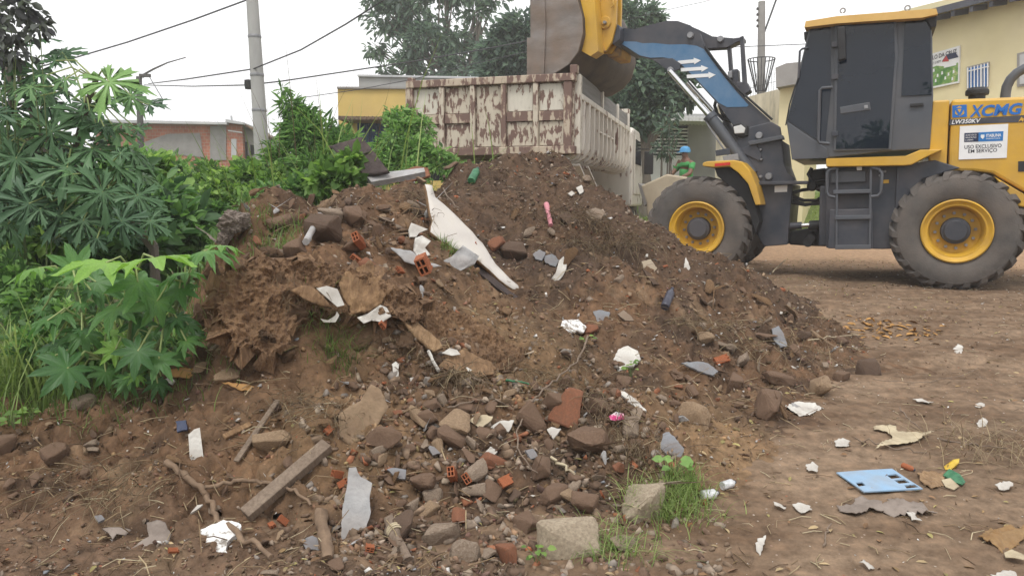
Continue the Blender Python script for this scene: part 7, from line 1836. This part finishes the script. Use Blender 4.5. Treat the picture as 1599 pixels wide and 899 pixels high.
# poles, sticks, branches
def stick(name, label, cat, pts, r0, r1, mat, lift=0.02, n=7, wob=0.006, wr=1.0):
    """lies on the land along the pixel path pts (x, y[, lift])"""
    P = []
    for i in range(len(pts) - 1):
        for k in range(4):
            f = k / 4
            P.append((pts[i][0] * (1 - f) + pts[i + 1][0] * f, pts[i][1] * (1 - f) + pts[i + 1][1] * f))
    P.append(pts[-1][:2])
    W_ = [hit(*p) for p in P]
    # smooth the resting line so a stiff stick spans the bumps
    Z = np.array([[q.x, q.y, q.z] for q in W_])
    for _ in range(14):
        Z[1:-1] = 0.5 * Z[1:-1] + 0.25 * (Z[:-2] + Z[2:])
    up_ = max(0, max(float(hz1(z[0], z[1])) - z[2] for z in Z) * 0.6)
    c = Vector(Z.mean(0))
    q = [Vector(z) - c + Vector((random.gauss(0, wob), random.gauss(0, wob), lift + up_ + random.gauss(0, wob))) for z in Z]
    rs = [r0 + (r1 - r0) * i / (len(q) - 1) for i in range(len(q))]
    o = MB().tube(q, [r_ * random.uniform(1 - .15 * wr, 1 + .15 * wr) for r_ in rs], n).build(name, M[mat], None, smooth=60)
    o.location = c
    return tag(o, label, cat)
br = stick('forked_branch', 'forked brown branch lying over the white foam at bottom left', 'branch', [(258,731),(290,757),(319,778),(328,796),(336,818),(362,842),(396,864),(424,880)], 0.015, 0.010, 'd_bark', 0.02)
b2 = stick('twig', '', 'branch', [(320,776),(360,770),(400,768),(438,772),(465,784),(487,803)], 0.010, 0.006, 'd_bark', 0.03)
for k_ in ('label', 'category'):
    if k_ in b2: del b2[k_]
b2.name = 'side_branch'; b2.parent = br; b2.location = b2.location - br.location
stick('bent_twig', 'long thin bent twig curving down the lower middle of the heap', 'twig', [(917,545),(916,566),(885,598),(850,626),(830,648),(816,672),(808,696),(806,716),(820,742),(838,760)], 0.006, 0.003, 'd_wood', 0.04)
stick('pink_tube', 'thin pink plastic tube sticking out of the upper heap', 'tube', [(853,332),(857,350),(860,368)], 0.022, 0.018, 'd_pink', 0.05, wob=0.0)
stick('pale_stick', 'short pale stick left of the splintered plank', 'stick', [(669,558),(676,572),(685,592)], 0.009, 0.009, 'd_white', 0.03, wob=0.001)
stick('dark_stick', 'dark stick poking up beside the grey beam', 'stick', [(604,240),(618,256),(634,276)], 0.015, 0.012, 'd_wood', 0.03)
stick('bare_stick', 'pale bare stick standing against the truck underside', 'stick', [(700,245),(697,262),(694,285)], 0.012, 0.012, 'd_wood', 0.05)
stick('straw_stem', 'long straw stem on the road right of the heap foot', 'straw', [(1262,540),(1300,533),(1345,530)], 0.004, 0.003, 'd_cream', 0.02)
stick('straw_stem', 'long straw stem beside the dark cube of rubble', 'straw', [(1362,596),(1400,602),(1470,604),(1530,580)], 0.003, 0.002, 'd_wood', 0.015)
stick('thin_twig', 'thin twig rising from the right slope near the loader wheels', 'twig', [(1206,438),(1214,428),(1226,417)], 0.008, 0.005, 'd_cream', 0.10, wob=0)
stick('thin_twig', 'thin twig on the bare road in the bottom middle', 'twig', [(1287,857),(1291,842),(1297,826)], 0.004, 0.003, 'd_wood', 0.012)
stick('dry_stalk', 'long dry stalk on the road above the blue panel', 'stalk', [(1335,690),(1380,702),(1420,708),(1450,712)], 0.004, 0.003, 'd_wood', 0.015)
stick('dry_stalk', 'dry stalk slanting across the road above the torn card', 'stalk', [(1402,646),(1418,664),(1434,676)], 0.004, 0.003, 'd_wood', 0.03)
stick('dry_stalk', 'dry stalk running to the straw at the right edge', 'stalk', [(1470,690),(1520,700),(1570,706)], 0.005, 0.003, 'd_wood', 0.015)
stick('grey_stick', 'grey stick leaning on the dark block of the left summit', 'stick', [(500,352),(490,372),(478,396)], 0.022, 0.020, 'd_fibre', 0.06, wob=0.001)
stick('long_root', 'long root crossing the lower slope left of the bent twig', 'root', [(700,655),(740,640),(790,640)], 0.004, 0.003, 'd_wood', 0.03)
stick('pale_strip', 'pale curved strip below the oblong boulder', 'strip', [(860,724),(880,738),(902,751)], 0.008, 0.006, 'd_cream', 0.02)
stick('teal_strip', 'thin teal plastic strip right of the cream shards', 'strip', [(790,606),(810,606),(826,610)], 0.006, 0.005, 'd_green', 0.03, wob=0.001)
stick('dry_stalk', 'stalk trailing across the dark soil at the right of the summit', 'stalk', [(690,305),(700,320),(716,345)], 0.006, 0.004, 'd_wood', 0.05)
stick('root_end', 'woody root sticking out at the foot of the left cliff', 'root', [(330,560),(352,548),(372,528)], 0.012, 0.006, 'd_wood', 0.04)
# squared timbers
def timber(label, a, b, wd, hgt_, mat='d_wood', lift=0.03, name='timber', cat='timber', bev=0.004):
    p, q = hit(*a), hit(*b); p = p + Vector((0, 0, lift)); q = q + Vector((0, 0, lift))
    d = q - p; c = (p + q) / 2
    n_ = nrm(c.x, c.y, 0.2); x_ = d.normalized(); y_ = n_.cross(x_).normalized(); z_ = x_.cross(y_)
    o = MB().box((0, 0, 0), (d.length, wd, hgt_)).build(name, M[mat], None, bevel=bev)
    o.matrix_world = Matrix.Translation(c) @ Matrix((x_, y_, z_)).transposed().to_4x4()
    EXC.append(((a[0] + b[0]) / 2, (a[1] + b[1]) / 2, 30))
    return tag(o, label, cat)
timber('thick grey brown wooden beam slanting at the lower left of the heap', (384,818), (512,708), 0.060, 0.045, lift=0.035, name='wooden_beam', cat='beam')
timber('thin wooden lath leaning left of the thick beam', (369,731), (434,640), 0.028, 0.012, lift=0.025, name='wooden_lath', cat='lath')
timber('dark rotten stake lying left of the leaning lath', (350,690), (392,668), 0.03, 0.02, 'd_rot', 0.01)
# small logs and the bottle
def log(label, a, b, r, mat, lift=0.02, rope=False):
    p, q = hit(*a), hit(*b); p = p + Vector((0, 0, lift)); q = q + Vector((0, 0, lift)); c = (p + q) / 2
    pts = [p.lerp(q, f) - c for f in np.linspace(0, 1, 9)]
    o = empty('log', c, 0, label, 'log')
    pts = [p_ + Vector((random.gauss(0, .15), random.gauss(0, .1), random.gauss(0, .12))) * r for p_ in pts]
    mb = MB().tube(pts, [r * random.uniform(.7, 1.1) * (1.05 - .25 * i_ / 8) for i_, _ in enumerate(pts)], 11)
    mb.v = [tuple(Vector(v_) + Vector((pnoise(Vector(v_) * 55), pnoise(Vector(v_) * 55 + Vector((9, 0, 0))), pnoise(Vector(v_) * 55 + Vector((0, 9, 0))))) * r * 0.35) for v_ in mb.v]
    wo2 = mb.build('wood', M[mat], o, smooth=50)
    if rope:
        t_ = (q - p).normalized(); m_ = pts[2]
        a_ = t_.orthogonal().normalized(); b_ = t_.cross(a_)
        rp_ = [m_ + (a_ * math.cos(g) + b_ * math.sin(g)) * (r * 1.12) + t_ * (g * 0.002) for g in np.linspace(0, 18, 70)]
        MB().tube(rp_, 0.004, 5).build('rope', M['d_cream'], o)
    return o
log('short split log with a rope wound round its end', (606,822), (638,884), 0.026, 'd_wood', rope=True)
log('crumbling bark covered log left of the grey cement sheet', (500,808), (514,880), 0.030, 'd_bark')
log('half buried log right of the papaya stems', (180,325), (240,385), 0.04, 'bark', 0.0)
def bottle(label, a, b, r, mat):
    p, q = hit(*a), hit(*b); p = p + nrm(p.x, p.y) * r * 0.7; q = q + nrm(q.x, q.y) * r * 0.7; c = (p + q) / 2; d = (q - p)
    L = d.length; t_ = d.normalized()
    o = empty('bottle', c, 0, label, 'bottle')
    fr = [(-.5, .85), (-.47, 1), (-.1, 1), (0, .95), (.05, 1), (.22, 1), (.34, .6), (.4, .36), (.46, .36)]
    MB().tube([t_ * L * f for f, _ in fr], [r * k for _, k in fr], 14).build('bottle_body', M[mat], o, smooth=40)
    MB().tube([t_ * L * .45, t_ * L * .5], r * 0.42, 12).build('bottle_cap', M['d_navy'], o)
    return o
bottle('dark plastic bottle lying upright on the right slope', (1036,486), (1047,455), 0.032, 'd_navy')
bottle('clear plastic bottle lying at the right foot by the grass', (1094,777), (1120,776), 0.022, 'd_clear')
bottle('second clear bottle just above the first by the grass', (1126,764), (1146,756), 0.02, 'd_clear')
bottle('green bottle poking out by the weeds on the upper heap', (736,288), (746,268), 0.035, 'd_green')
bottle('red bottle behind the blue panel on the road', (1409,730), (1428,738), 0.014, 'r_red')

# the many loose lumps: the largest as things of their own -------------------
def heap_weight(px, py):
    w_ = 0.16
    if 520 < px < 1000 and 600 < py < 890: w_ = 1.0 - 0.35 * (px > 900)
    if 380 < px < 700 and 300 < py < 470: w_ = max(w_, 0.95)
    if 1040 < px < 1330 and 470 < py < 660: w_ = max(w_, 0.6)
    if px < 520 and py > 620: w_ = max(w_, 0.15)
    return w_
def heap_px():
    while True:
        px, py = random.uniform(-10, 1400), random.uniform(262, 905)
        if random.random() > heap_weight(px, py): continue
        c = hit(px, py, 9.5)
        if c.y > 9: continue
        if hz1(c.x, c.y) - zg1(c.x, c.y) < 0.015: continue
        return px, py, c

LM = [(912,694,'the oblong boulder'),(888,858,'the largest pale stone'),(1003,795,'the tall pale stone'),(1196,640,'the worn block'),(1277,608,'the square tan stone'),(1360,585,'the dark cube'),(1083,655,'the tan stone'),
 (508,375,'the dark summit block'),(624,453,'the orange hollow brick'),(708,750,'the red bricks'),(555,815,'the grey cement sheet'),(570,660,'the curled tan board'),(305,706,'the white tile strip'),(345,845,'the bottom left foam'),
 (228,842,'the paper sack'),(568,452,'the broad broken slab'),(515,463,'the white plate'),(735,375,'the long white board'),(820,470,'the dark plank end'),(655,515,'the rotten plank'),(728,568,'the splintered plank'),(750,658,'the cream tile shard'),
 (865,674,'the square white chip'),(1049,697,'the slate blue slab'),(1093,573,'the blue grey tile'),(940,498,'the slate square'),(1217,525,'the grey green slab'),(895,508,'the middle foam scrap'),(980,560,'the round foam scrap'),(873,425,'the curved white bag'),
 (443,762,'the thick beam'),(400,686,'the leaning lath'),(330,800,'the forked branch'),(845,640,'the bent twig'),(857,350,'the pink tube'),(1041,470,'the dark bottle'),(740,277,'the green bottle'),(930,335,'the broad shoulder slab'),(1072,414,'the white shard'),
 (375,362,'the cloth bundle'),(622,852,'the roped log'),(507,845,'the bark log'),(963,650,'the magenta wrapper'),(1107,776,'the clear bottles'),(1045,800,'the bright grass tuft'),(985,635,'the white sliver'),(660,758,'the upright brown slab'),(86,712,'the far left stone'),(133,636,'the grey stone under the castor'),
 (283,665,'the dark blue square'),(405,437,'the white chalky stone'),(558,394,'the brick corner'),(792,872,'the dark red block'),(617,582,'the standing white flake'),(930,390,'the root mat'),(1260,636,'the white plaster crumbs'),(520,545,'the hanging dry grass')]
USED = set()
def where(px, py):
    """a phrase that singles a lump out by the nearest thing one can find"""
    c_ = sorted(LM, key=lambda l: (l[0] - px) ** 2 + (l[1] - py) ** 2)
    for l in c_[:14]:
        dx, dy = px - l[0], py - l[1]; dist = math.hypot(dx, dy)
        a = math.degrees(math.atan2(-dy, dx)) % 360
        d = ('right of', 'up and right of', 'above', 'up and left of', 'left of', 'down and left of', 'below', 'down and right of')[int((a + 22.5) // 45) % 8]
        adv = 'touching distance ' if dist < 22 else 'just ' if dist < 48 else '' if dist < 90 else 'well '
        for s_ in (adv + d + ' ' + l[2],):
            if s_ not in USED:
                USED.add(s_); return s_
    return None
def lab_for(base, px, py):
    w_ = where(px, py)
    return (base + ' ' + w_.replace('touching distance ', 'right beside and ')) if w_ else None
kinds = [('r_brown', 0.50), ('r_grey', 0.20), ('r_tan', 0.11), ('r_dark', 0.13), ('r_redd', 0.06)]
RLAB = {'r_brown': 'brown soil crusted lump', 'r_grey': 'grey mortar lump', 'r_tan': 'tan sandy lump', 'r_dark': 'dark damp lump', 'r_redd': 'dull red clay lump'}
SHAPE = lambda sz: 'small' if sz < 14 else 'medium' if sz < 24 else 'large'
RGRP = {'r_brown': 'soil crusted lumps on the heap', 'r_grey': 'mortar lumps on the heap', 'r_tan': 'sandy lumps on the heap', 'r_dark': 'dark lumps on the heap', 'r_redd': 'red clay lumps on the heap'}
nput = 0
tries = 0
while nput < 240 and tries < 4000:
    tries += 1
    px, py, c = heap_px()
    if any((px - a) ** 2 + (py - b) ** 2 < r_ * r_ for a, b, r_ in EXC): continue
    sz = 10 + 28 * random.random() ** 2.0
    if 520 < px < 1000 and py > 640: sz *= 1.95
    mt_ = random.choices([k for k, _ in kinds], [v for _, v in kinds])[0]
    lb_ = lab_for(SHAPE(sz) + ' ' + RLAB[mt_], px, py)
    if lb_ is None: continue
    o = put('rubble_stone', random.choice(STONES[mt_]), px, py, sz, lb_, 'stone', RGRP[mt_], None, 0.25, (1, random.uniform(.6, 1), random.uniform(.5, 1)), c)
    nput += 1

# flat broken pieces jutting at angles, and fibrous clods on the left cliff
FL = {m_: [stone_mesh('broken_piece', 400 + 5 * i, 0.17, 1, 12, m_, 0.04) for i in range(4)] for m_ in ('d_rot', 'r_brown', 'r_grey', 'd_fibre', 'r_tan')}
FN = {'d_rot': 'rotten brown board piece', 'r_brown': 'flat brown broken piece', 'r_grey': 'flat grey broken piece', 'd_fibre': 'grey fibre cement piece', 'r_tan': 'flat tan broken piece'}
k_ = 0; tries = 0
while k_ < 195 and tries < 2000:
    tries += 1
    px, py, c = heap_px()
    if px < 300 and random.random() < 0.6: continue
    if any((px - a) ** 2 + (py - b) ** 2 < (r_ * 0.7) ** 2 for a, b, r_ in EXC): continue
    m_ = random.choices(list(FL), (5, 5, 2, 1.4, 1.6))[0]
    sz = random.uniform(14, 46)
    lb_ = lab_for(FN[m_], px, py)
    if lb_ is None: continue
    put('broken_piece', random.choice(FL[m_]), px, py, sz, lb_, 'broken piece', 'flat broken pieces jutting from the heap', (random.gauss(0, .55), random.gauss(0, .55), random.uniform(0, 6.28)), 0.15, (1, random.uniform(.35, .8), 1), c)
    k_ += 1
PE = [stone_mesh('fibrous_clod', 950 + i, 0.9, 4, 13, 'd_peat', 0.30) for i in range(5)]
for i, (px, py, sz, scl, lab) in enumerate([
    (340,440,52,(1,.8,.7),'fibrous clod at the top left corner of the left cliff'),(300,455,44,(1,.8,.8),'fibrous clod overhanging the castor leaves'),(375,465,66,(1,.8,.9),'big fibrous clod on the upper face of the left cliff'),(430,470,70,(.9,.7,1),'big fibrous clod under the narrow broken slab'),
    (465,505,60,(.7,.6,1.2),'tall fibrous clod at the left end of the grassy hollow'),(420,525,60,(.8,.6,1.2),'tall fibrous clod in the middle of the left cliff'),(372,520,56,(.8,.6,1.1),'fibrous clod low on the left cliff face'),(320,505,50,(1,.7,.8),'fibrous clod beside the dark hollow of the left cliff'),
    (445,560,46,(.8,.6,1),'fibrous clod at the foot of the left cliff near the hollow'),(395,575,44,(1,.7,.7),'low fibrous clod at the middle foot of the left cliff'),(320,560,40,(1,.7,.7),'low fibrous clod at the left foot of the left cliff'),(480,430,46,(1,.7,.6),'fibrous clod on the brow above the narrow broken slab'),
    (430,410,50,(1,.8,.6),'fibrous clod on the brow right of the white chalky stone'),(560,540,44,(1,.6,.6),'fibrous clod under the broad broken slab'),(630,545,50,(1.1,.6,.6),'fibrous clod left of the rotten plank foot')]):
    put('fibrous_clod', PE[i % 5], px, py, sz * 1.1, lab, 'clod', 'fibrous clods of the left cliff', (random.uniform(-.3, .3), random.uniform(-.3, .3), random.uniform(0, 6.28)), 0.12, scl)
# plaster and tile chips
CH = [stone_mesh('plaster_chip', 300 + i, 0.22, 1, 9, 'd_white', 0.03) for i in range(5)]
for i in range(85):
    px, py, c = heap_px()
    if any((px - a) ** 2 + (py - b) ** 2 < r_ * r_ for a, b, r_ in EXC): continue
    lb_ = lab_for('little white plaster chip', px, py)
    if lb_ is None: continue
    put('plaster_chip', random.choice(CH), px, py, random.uniform(5, 12), lb_, 'chip', 'white plaster chips in the heap', None, 0.1, (1, random.uniform(.4, 1), 1), c)
for i in range(26):
    px, py = random.uniform(350, 640), random.uniform(330, 440)
    m_ = random.choice(('r_brown', 'r_dark', 'r_tan', 'r_redd', 'r_brown'))
    lb_ = lab_for('summit ' + RLAB[m_], px, py)
    if lb_: put('rubble_stone', random.choice(STONES[m_]), px, py, random.uniform(16, 40), lb_, 'stone', RGRP[m_], None, -0.1, (1, random.uniform(.6, 1), random.uniform(.5, .9)))
# ... and the rest as stuff -------------------------------------------------
def scatter(name, pts, sizes, mats_tints, protos, flat=(0.5, 1.0), sink=0.2, mat=None, tiltmax=0.6):
    """pts (n,3); protos list of (V,F); joined into one mesh"""
    n = len(pts); VV = []; FF = []; TT = []; b = 0
    for i in range(n):
        V_, F_ = protos[i % len(protos)]
        e = Euler((random.gauss(0, tiltmax), random.gauss(0, tiltmax), random.uniform(0, 6.28))).to_matrix()
        A = np.array(e) * sizes[i]
        sc_ = np.array([1, random.uniform(.55, 1), random.uniform(*flat)])
        VV.append((V_ * sc_) @ A.T + pts[i]); FF.append(F_ + b); b += len(V_); TT.append(np.broadcast_to(mats_tints[i], (len(V_), 3)))
    o = np_mesh(name, np.concatenate(VV), np.concatenate(FF), mat, None, np.concatenate(TT))
    return stuff(o)
def proto(seed, flat, npt=9):
    me = stone_mesh('proto', seed, flat, 0, npt, None)
    V_ = np.array([v.co[:] for v in me.vertices]); F_ = np.array([p.vertices[:] for p in me.polygons])
    bpy.data.meshes.remove(me); return V_, F_
def tintmat(name, rough=0.92, bump=0.35, sc=30, var=(0.6, 1.45)):
    m, t, b = newmat(name)
    a = t.nodes.new('ShaderNodeAttribute'); a.attribute_name = 'tint'
    tc = t.nodes.new('ShaderNodeTexCoord'); nz = t.nodes.new('ShaderNodeTexNoise'); nz.inputs['Scale'].default_value = sc; nz.inputs['Detail'].default_value = 6
    t.links.new(tc.outputs['Object'], nz.inputs['Vector'])
    mr = t.nodes.new('ShaderNodeMapRange'); mr.inputs[1].default_value = .3; mr.inputs[2].default_value = .7; mr.inputs[3].default_value = var[0]; mr.inputs[4].default_value = var[1]
    t.links.new(nz.outputs[0], mr.inputs[0])
    hs = t.nodes.new('ShaderNodeHueSaturation'); t.links.new(a.outputs['Color'], hs.inputs['Color']); t.links.new(mr.outputs[0], hs.inputs['Value'])
    t.links.new(hs.outputs[0], b.inputs['Base Color']); b.inputs['Roughness'].default_value = rough; b.inputs['Specular IOR Level'].default_value = 0.2
    bp = t.nodes.new('ShaderNodeBump'); bp.inputs['Strength'].default_value = bump; bp.inputs['Distance'].default_value = 0.01
    t.links.new(nz.outputs[0], bp.inputs['Height']); t.links.new(bp.outputs[0], b.inputs['Normal'])
    return m
M['clod'] = tintmat('crumbled soil and rubble')
M['litter'] = tintmat('dry litter', 0.8, 0.1, 20, (0.75, 1.25))
def heap_rand(n, bias=1.6):
    """random spots on the heap's near side, denser close to the camera"""
    out = []
    while len(out) < n:
        m_ = n * 3
        x = rng.uniform(-2.9, 3.2, m_); y = 2.3 + rng.uniform(0, 1, m_) ** bias * 5.2
        h = hz(x, y); k = (h - zg(x, y) > 0.01) & (np.abs(x) < 0.75 * y + 0.1)
        out += list(zip(x[k], y[k], h[k]))
    return np.array(out[:n])
cl_p = [proto(700 + i, 0.8, 9) for i in range(10)]
ch_p = [proto(800 + i, 0.22, 8) for i in range(8)]
P = heap_rand(12500)
n_ = 1500; xa = rng.uniform(-0.75, 0.75, n_); ya = rng.uniform(2.5, 4.0, n_); P = np.concatenate([P, np.stack([xa, ya, hz(xa, ya)], 1)])
base = soilcol(P[:, 0], P[:, 1])
sz = 0.004 + 0.022 * rng.uniform(0, 1, len(P)) ** 3.2
sz *= np.clip(P[:, 1] / 4.0, 0.8, 1.7)
sz *= np.where((P[:, 0] > -0.7) & (P[:, 0] < 0.8) & (P[:, 1] < 3.9), 1.35, 1.0)
tn = base * rng.uniform(0.7, 1.5, (len(P), 1)) * (1 + rng.normal(0, .06, (len(P), 3)))
gsel = rng.uniform(0, 1, len(P)) < 0.22; tn[gsel] = np.array([0.25, 0.195, 0.15]) * rng.uniform(0.7, 1.3, (gsel.sum(), 1))
sz[12500:] = 0.010 + 0.024 * rng.uniform(0, 1, n_) ** 1.8
rsel = rng.uniform(0, 1, len(P)) < 0.035; tn[rsel] = np.array([0.30, 0.11, 0.055]) * rng.uniform(0.7, 1.2, (rsel.sum(), 1))
# rubble too small or too many to be singled out
n2 = 900; xb = rng.uniform(-0.95, 0.85, n2); yb = 2.5 + rng.uniform(0, 1, n2) ** 1.2 * 1.9; Pb = np.stack([xb, yb, hz(xb, yb)], 1)
palr = np.array([[0.20, 0.14, 0.095], [0.27, 0.21, 0.16], [0.15, 0.10, 0.07], [0.30, 0.24, 0.18], [0.26, 0.11, 0.06], [0.22, 0.19, 0.165]])
scatter('small_rubble', Pb, 0.016 + 0.030 * rng.uniform(0, 1, n2) ** 2.0, palr[rng.choice(6, n2, p=[.30, .18, .24, .10, .06, .12])] * rng.uniform(.8, 1.15, (n2, 1)), [proto(760 + i, 0.75, 12) for i in range(10)], (0.5, 1.0), mat=M['clod'])
scatter('soil_clods', P - np.array([0, 0, 0.002]), sz, np.clip(tn, 0, 1), cl_p, (0.6, 1.0), mat=M['clod'])
P = heap_rand(2600)
sz = 0.006 + 0.020 * rng.uniform(0, 1, len(P)) ** 2.5; sz *= np.clip(P[:, 1] / 4.0, 0.8, 1.6)
pal = np.array([[0.55, 0.53, 0.5], [0.35, 0.33, 0.31], [0.28, 0.2, 0.13], [0.20, 0.15, 0.11], [0.16, 0.11, 0.08], [0.4, 0.28, 0.15], [0.26, 0.27, 0.29]])
tn = pal[rng.choice(7, len(P), p=[.10, .12, .2, .2, .26, .08, .04])]
scatter('flat_chips', P + np.array([0, 0, 0.006]), sz, tn, ch_p, (0.8, 1.2), mat=M['clod'])
# dirt road: crumbs, paper flecks, dead leaves, straw
def road_rand(n, x0=0.3, x1=7.5, y0=2.3, y1=11.5, bias=1.5):
    out = []
    while len(out) < n:
        m_ = n * 4
        x = rng.uniform(x0, x1, m_); y = y0 + rng.uniform(0, 1, m_) ** bias * (y1 - y0)
        h = hz(x, y); k = (h - zg(x, y) < 0.03) & (x < 0.78 * y + 0.1) & (x > 0.02 * y)
        out += list(zip(x[k], y[k], h[k]))
    return np.array(out[:n])
P = road_rand(3600); sz = 0.0025 + 0.010 * rng.uniform(0, 1, len(P)) ** 3.5; sz *= np.clip(P[:, 1] / 3.5, 0.8, 2.2)
tn = roadcol(P[:, 0], P[:, 1]) * rng.uniform(0.6, 1.4, (len(P), 1))
scatter('road_crumbs', P, sz, np.clip(tn, 0, 1), cl_p, (0.5, 0.9), mat=M['clod'])
P = road_rand(1150, bias=1.2); sz = 0.003 + 0.010 * rng.uniform(0, 1, len(P)) ** 2.2; sz *= np.clip(P[:, 1] / 3.5, 0.8, 2.0)
pal2 = np.array([[0.68, 0.66, 0.63], [0.5, 0.45, 0.38], [0.42, 0.30, 0.16], [0.62, 0.55, 0.42]])
scatter('white_flecks', P + np.array([0, 0, 0.004]), sz, pal2[rng.choice(4, len(P), p=[.42, .25, .15, .18])], ch_p, (0.5, 1.0), mat=M['litter'], tiltmax=0.25)
def leaf_litter(name, P, L, cols):
    n = len(P); D = rng.normal(size=(n, 3)); D[:, 2] *= 0.15; N = rng.normal(size=(n, 3)) * 0.25 + np.array([0, 0, 1])
    s_ = rng.uniform(.6, 1.4, n) * L
    V, F = leaf_arrays(P + np.array([0, 0, 0.006]), D, N, s_, s_ * 0.45)
    return stuff(np_mesh(name, V, F, M['litter'], None, np.repeat(cols, 6, 0)))
pal3 = np.array([[0.30, 0.20, 0.10], [0.22, 0.13, 0.07], [0.40, 0.30, 0.17], [0.16, 0.10, 0.065], [0.34, 0.29, 0.12]])
P = road_rand(900); leaf_litter('dead_leaves', P, 0.035, pal3[rng.choice(5, len(P))] * rng.uniform(.7, 1.2, (len(P), 1)))
P = heap_rand(700); leaf_litter('dead_leaves', P, 0.035, pal3[rng.choice(5, len(P))] * rng.uniform(.6, 1.0, (len(P), 1)))
def straws(name, P, L, r_, cols, zs=0.35):
    mb = MB(); tt = []
    for i in range(len(P)):
        p = Vector(P[i]); a = random.uniform(0, 6.28)
        d = Vector((math.cos(a), math.sin(a), random.gauss(0, zs))).normalized(); l_ = L * random.uniform(.3, 1.3)
        m_ = p + d * l_ * .5 + Vector((random.gauss(0, .1), random.gauss(0, .1), random.uniform(0, .12))) * l_
        b0 = len(mb.v); mb.tube([p, m_, p + d * l_], r_ * random.uniform(.6, 1.5), 3, cap=False); tt += [cols[i]] * (len(mb.v) - b0)
    return stuff(np_mesh(name, np.array(mb.v), np.array(mb.f), M['litter'], None, np.array(tt)))
pal4 = np.array([[0.36, 0.28, 0.17], [0.24, 0.17, 0.10], [0.15, 0.10, 0.065], [0.45, 0.38, 0.25]])
P = heap_rand(3000, 1.3) + np.array([0, 0, 0.004]); straws('straw_and_twigs', P, 0.12, 0.0019, pal4[rng.choice(4, len(P), p=[.22, .33, .36, .09])])
P = road_rand(950) + np.array([0, 0, 0.004]); straws('straw_and_twigs', P, 0.10, 0.0016, pal4[rng.choice(4, len(P))], 0.08)
# orange wood chips strewn on the road
c = hit(1385, 515); n = 120
x = c.x + rng.normal(0, 0.22, n); y = c.y + rng.normal(0, 0.2, n)
leaf_litter('orange_wood_chips', np.stack([x, y, hz(x, y)], 1), 0.07, np.array([[0.42, 0.23, 0.08]]) * rng.uniform(.6, 1.2, (n, 1)))

# ------------------------------------------------------------------ thin humid air
hm = bpy.data.materials.new('humid air'); hm.use_nodes = True
ht = hm.node_tree
for n_ in list(ht.nodes): ht.nodes.remove(n_)
pv = ht.nodes.new('ShaderNodeVolumePrincipled'); pv.inputs['Color'].default_value = (1.0, 1.0, 1.0, 1); pv.inputs['Density'].default_value = 0.0026
ho = ht.nodes.new('ShaderNodeOutputMaterial'); ht.links.new(pv.outputs[0], ho.inputs['Volume'])
hb_ = MB().b2(-950, 950, -75, 1600, -3.0, 16.0).build('haze', hm)
hb_['kind'] = 'stuff'
